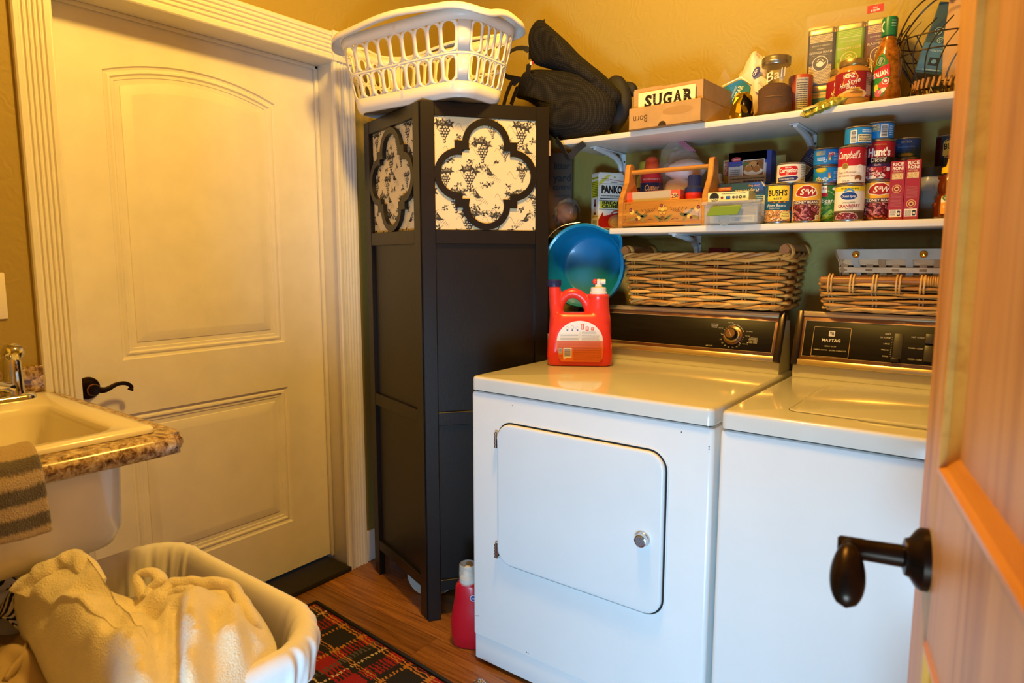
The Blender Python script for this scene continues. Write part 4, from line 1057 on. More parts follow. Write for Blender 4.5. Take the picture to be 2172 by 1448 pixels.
# ================================================================ LOWER SHELF: CANS
ZS = SL+.0004
def art_pinto(P, r, h):
    P.rect(-.030, .032, .062, .105, '#f2c22e', 1); P.poly([(-.031, .070), (-.024, .098), (-.006, .105), (.014, .104), (.028, .097), (.031, .070), (0, .060)], '#f5cf3a', 2)
    P.text("BUSH'S", -.001, .077, .0165, '#15130f', 3, bold=.03, width=.052); P.text('BEST', 0, .066, .005, '#2a2318', 3, bold=.02, width=.022)
    for k in range(9): P.ell(-.018+.0045*k, .059+.0012*math.sin(k*2), .0030, .0022, ('#7c2f1c', '#3f5a28', '#b8772c')[k % 3], 3)
    P.poly([(-.038, .040), (-.038, .057), (.034, .055), (.036, .039), (.030, .036)], '#17566f', 4); P.text('Pinto Beans', -.004, .0455, .0092, '#f4ead2', 5, width=.050, shear=.15); P.text('Frijoles Pintos', -.008, .040, .0040, '#e6d9b8', 5, width=.028, shear=.15)
    P.poly([(-.044, .006), (.040, .006), (.040, .022), (.024, .036), (-.044, .038)], '#c98a3e', 2)
    beans(P, -.044, .034, .008, .034, ('#6a3a12', '#c98442', '#d99a56', '#efc58e'), 70, .0048, 5, 3)
    P.ell(.022, .022, .0155, .0115, '#e8cf6a', 7); P.text('Recipes', .022, .018, .0055, '#3b2411', 8, width=.022, shear=.2); P.text('Easy Family', .022, .026, .003, '#3b2411', 8)
    P.rect(.036, .052, .036, .046, '#4a1414', 1)
def art_kidney(P, r, h):
    P.poly([(-.045, .058), (.046, .058), (.046, .106), (-.045, .106)], '#e3a530', 1)
    P.ell(0, .066, .043, .012, '#f1dca0', 2); P.ell(0, .070, .043, .012, '#e3a530', 3)
    P.poly([(-.027, .072), (-.031, .079), (-.024, .092), (-.008, .101), (.008, .101), (.024, .092), (.031, .079), (.027, .072), (0, .066)], '#f3e3bb', 4)
    P.poly([(-.0245, .0735), (-.028, .079), (-.022, .090), (-.008, .0985), (.008, .0985), (.022, .090), (.028, .079), (.0245, .0735), (0, .0685)], '#a3231c', 5)
    P.text('S', -.011, .0755, .0165, '#f7ecd0', 6, bold=.02, shear=.25); P.text('W', .011, .0755, .0155, '#f7ecd0', 6, bold=.02, shear=.25); P.text('&', 0, .083, .0085, '#f7ecd0', 6, shear=.2)
    P.rect(-.036, .036, .049, .0605, '#4a2236', 5); P.frame(-.036, .036, .049, .0605, .0007, '#d9b36a', 6); P.text('KIDNEY BEANS', 0, .0515, .0072, '#f4e6c8', 6, bold=.015, width=.064)
    P.ell(0, .030, .044, .030, '#eccf86', 3, 28); P.ell(0, .029, .041, .0265, '#5a1a1c', 4, 28)
    beans(P, -.037, .037, .006, .046, ('#3a0d10', '#7f2a2c', '#93383a', '#c78484'), 75, .0058, 8, 5)
    P.rr(.026, .037, .006, .020, .002, '#e8cf84', 8); P.lines(.028, .0355, .008, .018, 3, '#6a4a1e', 9, .4)
def art_green(P, r, h):
    P.rect(-.04, .04, 0, h, '#2c6a2a', 1); P.rect(-.030, -.006, .078, .104, '#f0e8d8', 2); P.rect(-.028, -.004, .072, .082, '#b01f28', 3); P.text('S&W', -.012, .090, .008, '#9c1d20', 3)
    P.ell(.014, .092, .007, .0045, '#e8e2cf', 3); P.arc(-.02, .045, .045, -40, 70, .0012, '#9fc07c', 3)
    P.text('Beans', 0, .055, .012, '#e8e6cf', 4, width=.036); P.text('GREEN', -.004, .050, .004, '#d8dcc0', 4)
    rn = random.Random(2)
    for k in range(20):
        x, y = rn.uniform(-.03, .03), rn.uniform(.008, .040); a = rn.uniform(.3, .8); P.line([(x-.014*math.cos(a), y-.014*math.sin(a)), (x+.014*math.cos(a), y+.014*math.sin(a))], .0042, ('#6f9a3a', '#86ad48', '#557f2b')[k % 3], 4+k % 3)
def art_hot(flip=False):
    def f(P, r, h):
        s = -1 if flip else 1
        P.rect(-.05, .05, 0, h, '#1b78bf', 1)
        if flip:
            P.ell(-.016, h-.010, .017, .009, '#5f9a3a', 2); P.ell(-.016, h-.009, .014, .007, '#c9a832', 3); P.text('Ortega', -.012, h-.032, .009, '#e8eef2', 3, rot=PI, shear=.2); P.text('HOT', .018, h-.046, .006, '#d02c26', 3, rot=.1); P.text('CHILES', -.016, .004, .008, '#e5b32c', 3)
        else:
            P.lines(-.030, -.004, h-.020, h-.008, 5, '#d3c23c', 2, .5, 4); P.lines(-.026, -.004, .014, .024, 3, '#dce6ee', 2, .5, 7); P.rr(.004, .022, h-.021, h-.012, .001, '#c8342c', 2); P.text('HOT', .013, h-.019, .0055, '#f4f0e8', 3, bold=.02)
        P.rect(.004, .009, h*.35, h*.62, '#d96a22', 2); P.rect(.005, .010, h*.30, h*.45, '#e8c83a', 3); P.arc(-.004, h*.28, .004, 0, 360, .001, '#dce6ee', 2)
        P.lines(.018, .034, h*.2, h*.7, 6, '#a9c8de', 2, .35, 3)
    return f
def art_barblue(P, r, h):
    P.rect(-.05, .05, 0, h, '#1f7fc4', 1); P.rect(-.022, -.006, .006, h-.010, '#ece8dc', 2); P.bars(-.020, -.008, .008, h-.012, '#3a3a3a', 3, 14, 5, False)
    P.rect(-.003, .034, .008, h-.022, '#ecdfae', 2); P.lines(-.001, .032, .010, h-.024, 4, '#43391f', 3, .5, 9); P.lines(.006, .034, h-.018, h-.009, 2, '#bcd6ea', 2, .5, 2)
def art_barblue2(P, r, h):
    P.rect(-.05, .05, 0, h, '#1f7fc4', 1); P.rect(.000, .018, .006, h-.008, '#ece8dc', 2); P.bars(.002, .016, .008, h-.010, '#3a3a3a', 3, 14, 6, False)
    P.rect(-.032, -.003, h*.48, h-.008, '#ecdfae', 2); P.lines(-.031, -.004, h*.5, h-.010, 4, '#43391f', 3, .5, 19); P.lines(.022, .036, .010, h-.010, 5, '#bcd6ea', 2, .4, 12)
def art_cran(P, r, h):
    P.rect(-.05, .05, 0, h, '#e9ddc0', 1); P.rect(-.05, .05, h-.017, h-.005, '#e8c92c', 2); P.text('TRY RECIPE ON BACK', 0, h-.0125, .004, '#2d2a18', 3, bold=.02, width=.045)
    P.ell(-.002, h-.030, .022, .0115, '#e8e4d4', 2); P.ell(-.002, h-.030, .0205, .0102, '#173f86', 3); P.arc(-.002, h-.026, .013, 20, 150, .004, '#3f93cf', 4); P.text('Ocean Spray', -.002, h-.0335, .0062, '#f4f0e4', 5, bold=.01, width=.034, shear=.1)
    P.text('WHOLE BERRY', 0, .0465, .0046, '#3b2a1a', 3, width=.034); P.text('CRANBERRY', 0, .0365, .0080, '#a3262a', 3, bold=.03, width=.056); P.text('SAUCE', 0, .031, .0045, '#3b2a1a', 3)
    P.rect(-.05, .05, .024, .028, '#6a5638', 2); P.rect(-.05, .05, 0, .024, '#4e3a26', 2); P.ell(-.006, .010, .030, .014, '#ded2b8', 3); P.ell(-.006, .010, .028, .0125, '#7a1d22', 4)
    beans(P, -.030, .020, .004, .020, ('#3f0c10', '#8a2a2e', '#a8484a', '#d79090'), 60, .0026, 4, 5)
def art_camp(P, r, h):
    P.rect(-.06, .06, .048, h, '#b31e2b', 1); P.rect(-.06, .06, 0, .048, '#e9dcc2', 1)
    P.text("Campbell's", -.012, h-.033, .020, '#f4ead4', 3, bold=.01, width=.058, shear=.22); P.ell(-.018, .048, .0085, .0085, '#a58a4a', 3); P.ell(-.018, .048, .006, .006, '#8a6f33', 4)
    P.text('Cream of Mushroom', -.014, .029, .0058, '#8e2a22', 3, width=.046); P.text('with Roasted Garlic', -.014, .0205, .0052, '#8e2a22', 3, width=.046); P.text('SOUP', -.014, .0065, .0050, '#4a3a2a', 3)
    P.ell(.019, .040, .012, .011, '#e6d9c0', 3); P.ell(.019, .040, .0105, .0095, '#f2e9d6', 4); P.ell(.028, .028, .008, .008, '#efe4cf', 4); P.ell(.016, .016, .0095, .0078, '#8a5230', 5); P.ell(.014, .010, .006, .004, '#e8d2b4', 6); P.arc(.019, .040, .006, 30, 150, .0006, '#b9a888', 5)
    P.lines(.040, .052, .010, h-.008, 14, '#d9a0a0', 3, .4, 7)
def art_hunts(P, r, h):
    P.rect(-.06, .06, 0, h, '#a01b26', 1); P.text('100% NATURAL', .0, h-.014, .0036, '#cda84a', 3, width=.030); P.text("Hunt's", -.002, h-.041, .0205, '#f2eadb', 3, bold=.04, width=.056)
    P.rect(-.06, .06, h*.42, h*.58, '#1d1416', 2); P.text('Fire Roasted', -.002, h*.535, .0055, '#d8cdb8', 3, width=.036); P.text('Diced', -.004, h*.46, .0105, '#f0e8d8', 3, width=.034); P.rect(-.06, .06, h*.34, h*.42, '#3a2048', 2); P.text('Garlic', -.004, h*.365, .005, '#cdbfc8', 3)
    P.ell(-.010, .012, .026, .010, '#d8d0c4', 3); beans(P, -.032, .014, .010, .036, ('#4a0c12', '#9c2830', '#b84a4a', '#e0a4a0'), 40, .0048, 12, 4); P.rect(.018, .028, .024, .034, '#e4dcd0', 3)
def art_bush(c):
    def f(P, r, h):
        P.rect(-.06, .06, 0, h, c, 1); P.rect(-.06, -.026, 0, h, '#5a1512', 1); P.line([(-.020, h-.030), (-.020, h-.016), (0, h-.008), (.030, h-.008)], .0009, '#e8c860', 2); P.poly([(-.022, h-.055), (-.022, h-.020), (0, h-.012), (.032, h-.012), (.034, h-.055)], '#b8862c' if c[1] in 'abc' else '#d9b04a', 2)
        P.text("BUSH'S", .004, h-.038, .0155, '#15110c', 3, bold=.03, width=.048); P.text('BEST', .004, h-.048, .005, '#2a2016', 3)
        beans(P, -.016, .022, h-.066, h-.056, ('#5a2a10', '#9c5a2a', '#b87a3a', '#d8a868'), 16, .003, 3, 3)
    return f
def art_ortega(P, r, h):
    P.rect(-.06, .06, 0, h, '#1f3f66', 1); P.text('ORTEGA', 0, h-.014, .0062, '#b9a07a', 2, width=.026); P.text('HOT', -.022, h-.020, .005, '#a8473a', 2); P.text('Diced Green Chiles', 0, h-.026, .0045, '#6d93b8', 2, width=.042); P.ell(0, .010, .020, .006, '#4d6a3a', 2); P.ell(.002, .010, .014, .004, '#b8a03c', 3)
can('bean_can', "blue can of pinto beans with yellow name panel, leftmost of the front cans", -.566, 2.012, ZS, .0373, .110, '#1d5a78', art_pinto, -4)
can('bean_can', 'maroon and gold kidney bean can standing right of the blue pinto bean can', -.490, 2.012, ZS, .0370, .110, '#e2b455', art_kidney, -4)
can('green_bean_can', 'green can of beans squeezed between kidney beans and cranberry sauce', -.446, 2.062, ZS, .0362, .106, '#2c6a2a', art_green, 4)
can('cranberry_can', 'cream can of cranberry sauce with yellow top stripe, under the red soup can', -.381, 2.010, ZS, .0362, .096, '#e9ddc0', art_cran)
can('bean_can', 'second kidney bean can, under the red diced tomato can', -.318, 2.056, ZS, .0370, .106, '#e2b455', art_kidney, 2)
can('soup_can', 'red and white condensed soup can stacked on the cranberry sauce can', -.380, 2.010, ZS+.0965, .0335, .100, '#b31e2b', art_camp, 2)
can('chile_can', 'small blue can with barcode panel turned outward, on the red soup can', -.369, 2.013, ZS+.197, .0325, .049, '#1f7fc4', art_barblue, 4)
can('tomato_can', 'red diced tomato can stacked on the second kidney bean can', -.322, 2.056, ZS+.1065, .0345, .105, '#a01b26', art_hunts)
can('chile_can', 'topmost small blue can with barcode, on the red diced tomato can', -.324, 2.056, ZS+.212, .0310, .047, '#1f7fc4', art_barblue2)
can('chile_can', 'lower small blue can on the green bean can, printed upside down', -.453, 2.062, ZS+.1065, .0340, .049, '#1b78bf', art_hot(True))
can('chile_can', 'upper small blue can with red hot badge, above the green bean can', -.455, 2.062, ZS+.156, .0340, .049, '#1b78bf', art_hot(False))
can('milk_can', 'short cream can of evaporated milk with red oval, straddling two bean cans', -.541, 2.030, ZS+.1105, .0375, .058, '#e7d9bd', lambda P, r, h: (P.rr(-.036, .022, .020, .050, .010, '#f0e6d0', 1), P.rr(-.034, .020, .0225, .0478, .009, '#c2242c', 2), P.text('Carnation', -.006, .031, .0115, '#f6ecd8', 3, bold=.02, width=.050), P.text('NESTLE', -.006, .0425, .0035, '#f6ecd8', 3, bold=.02), P.ell(-.008, .0265, .004, .003, '#e48a6a', 3), P.poly([(-.036, .006), (-.036, .018), (.018, .020), (.022, .016), (.014, .008)], '#2a2f63', 2), P.text('Evaporated Milk', -.010, .011, .0052, '#f0e6d0', 3, width=.042, shear=.1), P.lines(.030, .048, .008, .050, 9, '#7d7463', 2, .4, 6)), -3)
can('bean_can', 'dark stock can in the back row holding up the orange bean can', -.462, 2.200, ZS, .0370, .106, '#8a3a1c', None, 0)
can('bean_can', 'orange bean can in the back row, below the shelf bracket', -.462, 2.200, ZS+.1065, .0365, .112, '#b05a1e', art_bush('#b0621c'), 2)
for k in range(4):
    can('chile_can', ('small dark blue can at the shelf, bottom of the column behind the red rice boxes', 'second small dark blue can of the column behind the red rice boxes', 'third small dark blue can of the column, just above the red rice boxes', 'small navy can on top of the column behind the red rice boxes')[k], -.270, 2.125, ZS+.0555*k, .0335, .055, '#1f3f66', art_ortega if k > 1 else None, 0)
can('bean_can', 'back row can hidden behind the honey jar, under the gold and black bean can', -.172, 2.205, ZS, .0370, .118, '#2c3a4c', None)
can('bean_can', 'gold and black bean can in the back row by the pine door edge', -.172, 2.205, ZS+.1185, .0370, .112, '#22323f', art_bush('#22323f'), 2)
# rice boxes
def art_rice(P, mid='#a5222d', var=0):
    P.rect(-.0165, .0165, .001, .149, '#9c1f2b', 1); P.text('RICE', 0, .138, .0085, '#f0e6d2', 3, bold=.03, width=.024); P.text('RONI', 0, .1275, .0085, '#f0e6d2', 3, bold=.03, width=.024)
    P.text('STIR FRIED RICE' if var == 0 else 'RICE PILAF', 0, .122, .0028, '#e8d8b0', 3, width=.020); P.rect(-.0125, .0125, .104, .119, '#d9b878', 2); beans(P, -.0115, .0115, .105, .118, ('#8a5a20', '#c99a50', '#e8cf98', '#f4e6c4'), 26, .0018, 5+var, 3)
    yy = .080 if var == 0 else .040
    P.ell(0, yy, .0105, .0105, '#d9b26a', 2); P.ell(0, yy, .009, .009, '#9c1f2b', 3); P.ell(0, yy, .006, .006, '#d9b26a', 4); P.ell(0, yy, .0035, .003, '#7a1820', 5)
    if var == 0: P.lines(-.012, .012, .034, .068, 11, '#b5766c', 2, .25, 6)
    else: P.lines(-.012, .012, .054, .084, 10, '#b5766c', 2, .25, 8)
    P.rect(-.0135, .0135, .008, .027, '#ece2c8', 2); P.lines(-.012, .002, .010, .025, 6, '#5a4a30', 3, .5, 2); P.rr(.004, .0115, .010, .024, .002, '#2c2a24', 3); P.ell(.0078, .0165, .0028, .003, '#d8cca8', 4); P.lines(-.012, .012, .002, .006, 2, '#b5766c', 2, .4, 3)
for i, (x, yy) in enumerate(((-.271, 2.022), (-.235, 2.012))):
    carton('rice_box', ('narrow dark red rice mix box, left one of the pair by the cans', 'narrow dark red rice mix box, right one of the pair, nearer the honey jar')[i], 'box', x, yy, ZS, .0325, .045, .1495, '#9c1f2b', lambda P, i=i: art_rice(P, var=i), rz=face_cam(x, yy, -3), group='rice mix boxes')
# honey bear jar and the dark-capped jar behind
hn = thing('honey_jar', 'clear plastic honey bear bottle with yellow cap and label beside the pine door edge', 'bottle', (-.155, 2.03, ZS), face_cam(-.155, 2.03))
M_honey = mat('amber_honey', '#5c2308', .12, coat=.6)
b = mb(M_honey); b.lathe([(.026, 0), (.033, .006), (.034, .03), (.031, .052), (.024, .062), (.027, .072), (.028, .085), (.024, .100), (.018, .110), (.016, .116)], 28); 
for sx in (-1, 1): b.lathe([(.001, -.009), (.008, -.005), (.010, .0), (.008, .006), (.001, .009)], 12, Matrix.Translation((sx*.027, -.008, .035)))
for sx in (-1, 1): b.lathe([(.001, -.006), (.006, -.003), (.006, .003), (.001, .006)], 12, Matrix.Translation((sx*.022, 0, .104)))
b.build('bear_body', hn)
mb(cmat('#e8c21e', .35)).lathe([(.021, .114), (.021, .128), (.012, .131), (.009, .148), (.004, .150)], 24).build('cap', hn)
P = Print(); P.rr(-.018, .018, .012, .056, .003, '#e89a2a', 1); P.rect(-.018, .018, .040, .050, '#f0e0b8', 2); P.ell(-.002, .051, .013, .008, '#2f7a3a', 3); P.text('Aunt Sue', -.002, .049, .0045, '#f0ead0', 4, width=.018); P.text('honey', 0, .026, .008, '#f6e4b8', 3, width=.024); P.text('RAW', 0, .016, .004, '#6a2a10', 3)
P.build('label', hn, on_cyl(.0345), cylcuts(.0345, 30))
jr = thing('plastic_jar', 'clear plastic jar with black screw lid behind the honey bottle', 'jar', (-.205, 2.115, ZS))
mb(M_cplast).lathe([(.034, 0), (.036, .004), (.036, .10), (.030, .112), (.028, .118)], 30, None, True, False).build('jar_body', jr); mb(M_blackplastic).lathe([(.031, .116), (.031, .138), (.029, .140)], 30).build('lid', jr)
mb(mat('dark_spice', '#3c2a1e', .9, bump=.6, bscale=400)).lathe([(.033, .003), (.034, .08), (.001, .083)], 24).build('contents', jr)

# ================================================================ LOWER SHELF: LEFT HALF
pk = carton('crumb_box', 'white and yellow bread crumb box with black lettering, left of the painted caddy', 'box', -1.238, 2.212, 1.368, .096, .062, .200, '#e6e0d2',
  lambda P: (P.rect(-.052, .052, .0, .195, '#e9e4d8', 1), P.poly([(-.050, .150), (-.050, .165), (-.014, .193), (.0, .193)], '#d9cf4a', 2), P.lines(-.040, -.010, .170, .180, 2, '#8a7a2a', 3, .4), P.line([(-.006, .176), (.050, .170)], .002, '#b52a2a', 2), P.ell(.014, .184, .004, .004, '#b09a5a', 3), P.text('JOHNNY', .012, .163, .006, '#2a2a2a', 3, bold=.02, width=.030),
    P.text('PANKO', .004, .128, .026, '#26241f', 3, bold=.06, width=.086), P.frame(-.046, .049, .112, .160, .0012, '#3a382f', 2), P.lines(-.040, .046, .114, .120, 1, '#6a675a', 3, .5), P.rect(-.046, .050, .106, .109, '#2c2a24', 2), P.rect(-.044, .050, .072, .098, '#d8d03a', 2), P.text('BREAD', .004, .087, .011, '#26241f', 3, bold=.04, width=.078), P.text('CRUMBS', .004, .074, .011, '#26241f', 3, bold=.04, width=.082), P.line([(-.048, .101), (.05, .100)], .0016, '#2c2a24', 2), P.line([(-.048, .069), (.05, .067)], .0016, '#2c2a24', 2),
    P.poly([(-.050, .002), (-.050, .030), (-.032, .060), (-.030, .044), (.052, .062), (.052, .002)], '#b01f22', 2), P.ell(.026, .024, .036, .026, '#c98a5a', 3), P.ell(.026, .022, .028, .020, '#e0b48a', 4), P.ell(.020, .026, .016, .010, '#ecc9a4', 5), P.arc(.026, .034, .030, 20, 150, .006, '#c9503a', 5)),
  lambda P: (P.rect(-.030, .030, .001, .195, '#ebe7dc', 1), P.rect(-.026, .026, .178, .186, '#d9cf3a', 2), P.lines(-.024, .024, .180, .185, 1, '#5a5522', 3, .5), P.rect(-.027, .027, .112, .172, '#d6d22e', 2), P.lines(-.024, .025, .114, .170, 9, '#5f5c22', 3, .42), P.rr(-.009, .009, .050, .090, .004, '#5a1c1c', 2), P.rr(-.005, .005, .088, .106, .002, '#7a2a22', 2), P.rect(-.008, .008, .058, .080, '#c8b8a8', 3), P.lines(-.022, .024, .040, .046, 1, '#c9a22c', 2, .6), P.rect(-.020, .020, .002, .032, '#f2efe6', 2), P.bars(-.017, .017, .004, .030, '#2c2a26', 3, 16, 4)), rz=R(57))
# painted wooden caddy
M_cad = wood('honey_pine_caddy', '#c98b3a', '#b97c2f', '#94591d', (1.0, 8, 8), .4, 4.0, .05, rnd=False)
cd = thing('wooden_caddy', 'honey-coloured wooden carrying caddy with painted flowers and dowel handle', 'caddy', (-.912, 2.035, ZS))
cw, cdp = .300, .125
for s_ in (-1, 1):
    e = mb(M_cad); x0 = s_*(cw/2-.009)
    prof = [(-cdp/2, 0), (-cdp/2, .092), (-.026, .150), (-.020, .196), (-.012, .208), (.012, .208), (.020, .196), (.026, .150), (cdp/2, .092), (cdp/2, 0)]
    n = len(prof); V = [(x0-.009, a, b_) for a, b_ in prof]+[(x0+.009, a, b_) for a, b_ in prof]
    e.add(V, [tuple(range(n)), tuple(reversed(range(n, 2*n)))]+[(i, n+i, n+(i+1) % n, (i+1) % n) for i in range(n)]); e.build('end_board', cd, bevel=.003)
mb(M_cad).cyl((-cw/2+.01, 0, .182), (cw/2-.01, 0, .182), .0075, n=16).build('handle', cd)
fb = mb(M_cad).box(-cw/2+.018, cw/2-.018, -cdp/2+.002, -cdp/2+.012, .014, .082, .001).build('front_board', cd)
mb(M_cad).box(-cw/2+.018, cw/2-.018, cdp/2-.012, cdp/2-.002, .014, .082, .001).build('back_board', cd)
mb(M_cad).box(-cw/2+.016, cw/2-.016, -cdp/2-.002, cdp/2, .004, .014, .002).build('bottom_board', cd)
P = Print(); G, Br, Ye, Ol, Rd_ = '#5d5a33', '#5a2f14', '#e6b64a', '#8a7a3a', '#6a2c2a'
def petal(x, y, r_, a0=0):
    for k in range(5): a = a0+2*PI*k/5; P.ell(x+r_*.62*math.cos(a), y+r_*.62*math.sin(a), r_*.46, r_*.36, '#d79c36', 2, 12, a); P.arc(x+r_*.62*math.cos(a), y+r_*.62*math.sin(a), r_*.42, math.degrees(a)-100, math.degrees(a)+100, .0007, Br, 3, 8)
    P.ell(x, y, r_*.42, r_*.36, Ye, 3)
petal(.006, .053, .016, PI/2); P.ell(.002, .066, .0052, .0052, Rd_, 5); P.ell(.002, .066, .0026, .0026, '#9a5a4a', 6); P.arc(.006, .056, .008, 200, 340, .0009, Br, 5); P.arc(.006, .056, .0105, 200, 340, .0009, Br, 5)
for s_ in (-1, 1):
    P.ell(.008+s_*.018, .030, .014, .0042, Ol, 2, 14, s_*.45); P.ell(.008+s_*.018, .030, .009, .002, G, 3, 14, s_*.45); P.ell(.008+s_*.012, .022, .010, .0038, Ol, 2, 14, s_*.2)
    for k in range(4): P.line([(.006+s_*(.026+.008*k), .060-.003*k), (.006+s_*(.030+.009*k), .052-.002*k), (.006+s_*(.038+.009*k), .047-.002*k)], .0011, Br, 2)
    P.line([(.006+s_*.030, .022), (.006+s_*.042, .026), (.006+s_*.052, .023)], .0014, Br, 2)
for k in range(5): P.line([(-.004+.005*k, .016), (.004+.002*k, .034)], .0007, Br, 4); P.line([(.016-.005*k, .016), (.010-.002*k, .034)], .0007, Br, 4)
for cx_, s_ in ((-.072, 1), (.090, -1)):
    P.ell(cx_, .040, .016, .004, G, 2, 14, -.5*s_); P.ell(cx_+.010*s_, .034, .018, .005, G, 2, 14, .25*s_); P.ell(cx_-.012*s_, .050, .006, .0035, G, 2, 14, .7); P.ell(cx_-.028*s_, .050, .008, .0085, Ye, 2); P.ell(cx_-.032*s_, .056, .0058, .0058, Rd_, 3); P.ell(cx_-.032*s_, .056, .003, .003, '#9a5a4a', 4)
    P.ell(cx_-.004*s_, .030, .007, .007, Ye, 4); P.ell(cx_-.010*s_, .026, .0048, .0048, Rd_, 5); P.ell(cx_-.024*s_, .027, .012, .0045, Ol, 2, 14, .3*s_); P.ell(cx_+.012*s_, .022, .006, .004, Ol, 2, 14, .9)
    for k in range(3): P.line([(cx_+(.004+.012*k)*s_, .058), (cx_+(.010+.012*k)*s_, .050)], .0011, Br, 2)
for s_ in (-1, 1):
    for k in range(5): P.ell(s_*(.124-.0045*k), .0755, .0011, .0011, Br, 2, 8); P.ell(s_*.124, .0755-.0045*k, .0011, .0011, Br, 2, 8); P.ell(s_*(.124-.0045*k), .019, .0011, .0011, Br, 2, 8); P.ell(s_*.124, .019+.0045*k, .0011, .0011, Br, 2, 8)
P.build('painted_flowers', fb, on_front(-cdp/2+.0019), rough=.5)
# things in the caddy
tz = ZS+.0145
carton('dryer_sheet_box', 'orange and coral dryer sheet box with torn-open front, inside the painted caddy', 'box', -.960, 2.040, tz, .200, .080, .100, '#e8603a',
  lambda P: (P.rect(-.100, .100, .0, .100, '#b9a98a', 1), P.poly([(-.100, .0), (-.100, .100), (-.066, .100), (-.056, .0)], '#e8573c', 2), P.poly([(-.100, .0), (-.100, .046), (-.056, .040), (-.052, 0)], '#f0923a', 3), P.poly([(.100, .0), (.100, .100), (.070, .100), (.056, .0)], '#e8573c', 2), P.poly([(.100, 0), (.100, .040), (.062, .050), (.054, 0)], '#f0a04a', 3), P.ell(.082, .074, .015, .017, '#f2b07a', 4), P.text('250', .083, .076, .011, '#2a1c18', 5, bold=.03), P.lines(.072, .094, .062, .072, 2, '#8a4a30', 5, .45)))
def bottle(name, label, x, y, z, prof, mat_, rz=0, capprof=None, capmat=None, cat='bottle', n=32):
    t = thing(name, label, cat, (x, y, z), rz); mb(mat_).lathe(prof, n).build('bottle_body', t)
    if capprof: mb(capmat).lathe(capprof, n).build('cap', t)
    return t
M_redp = mat('red_hdpe', '#d8352a', .3, sub=0.0)
M_navy = mat('navy_plastic', '#232a52', .38)
rbt = bottle('scent_booster_bottle', 'small red bottle with ribbed navy cap, inside the caddy at its right end', -.830, 2.035, tz, [(.020, 0), (.0265, .005), (.0265, .060), (.024, .070), (.0265, .084), (.026, .095), (.016, .098)], M_redp, 0)
c = mb(M_navy); c.lathe([(.0285, .092), (.0285, .104), (.024, .108), (.0195, .112), (.0190, .142), (.017, .144)], 32)
for k in range(22): a = 2*PI*k/22; c.cyl((.0188*math.cos(a), .0188*math.sin(a), .112), (.0188*math.cos(a), .0188*math.sin(a), .141), .0013, n=5)
c.build('cap', rbt)
wp = bottle('spray_canister', 'red and blue disinfectant canister with orange dome cap, behind the caddy', -1.030, 2.150, ZS, [(.037, 0), (.038, .004), (.038, .176), (.034, .186), (.024, .192)], cmat('#b8232c', .35), face_cam(-1.0, 2.14), [(.0245, .190), (.0250, .212), (.021, .236), (.012, .244), (.001, .245)], mat('orange_plastic', '#d9582a', .35))
P = Print(); P.rect(-.05, .05, .125, .156, '#22409c', 1); P.text('KILLS ON CONTACT', 0, .164, .0062, '#e8ded0', 2, width=.060); P.text('Cutter', 0, .130, .020, '#ece6dc', 3, bold=.02, width=.050, shear=.2); P.build('label', wp, on_cyl(.0383), cylcuts(.0383, 30))
yc = bottle('spray_can', 'yellow and black insect spray can at the back behind the caddy', -1.085, 2.215, ZS, [(.030, 0), (.031, .003), (.031, .178), (.026, .190), (.022, .192)], cmat('#c9b52a', .35), 0, [(.0225, .190), (.0225, .236), (.020, .240)], cmat('#b8a82a', .4))
P = Print(); P.rect(-.04, .04, .10, .15, '#2a2016', 1); P.lines(-.02, .02, .13, .145, 1, '#b5502a', 2, .5); P.rect(-.04, .04, .06, .10, '#7a1c1c', 1); P.build('label', yc, on_cyl(.0313), cylcuts(.0313, 24))
# clear zip bag stuffed with white pouches
zb = thing('zip_bag', 'clear zip bag with pink zip strip holding white rolled pouches, behind the caddy handle', 'bag', (-.930, 2.150, ZS))
def blob(material, c, rx, ry, rz_, amp=.12, seed=1, n=28, m=18, sc=2.2):
    B = mb(material); vs = []; 
    for j in range(m+1):
        th = PI*j/m
        for i in range(n):
            ph = 2*PI*i/n; d = Vector((math.sin(th)*math.cos(ph), math.sin(th)*math.sin(ph), math.cos(th)))
            k = 1+amp*mn.noise(d*sc+Vector((seed, 0, 0)))+amp*.5*mn.noise(d*sc*2.3+Vector((0, seed, 0)))
            vs.append((c[0]+rx*d.x*k, c[1]+ry*d.y*k, c[2]+rz_*d.z*k))
    fs = [(j*n+i, j*n+(i+1) % n, (j+1)*n+(i+1) % n, (j+1)*n+i) for j in range(m) for i in range(n)]
    return B.add(vs, fs)
M_gauze = mat('white_net_pouch', '#d9d2cb', .75, bump=.5, bscale=320)
blob(M_gauze, (.022, 0, .192), .070, .040, .034, .14, 3).build('pouch', zb, smooth=180)
blob(M_gauze, (.004, 0, .112), .062, .045, .060, .14, 5).build('pouch', zb, smooth=180)
blob(M_film, (.012, 0, .130), .086, .055, .128, .16, 8, 36, 24, 2.8).build('film', zb, smooth=180)
z_ = mb(M_film); z_.add([(-.075, .0, .205), (-.062, -.01, .262), (-.02, -.005, .300), (.0, .004, .302), (.060, .0, .230), (.02, .0, .215)], [(0, 1, 2, 5), (2, 3, 4, 5)]); z_.build('bag_mouth', zb, solid=.0005)
z2 = mb(clear_plastic('pink_zip', '#b8788a', .75, .3))
for k in range(4): z2.tube([(-.024+.006*k, -.006, .301), (.034+.007*k, -.006, .252-.001*k)], .0022, 6)
z2.build('zip_strip', zb)
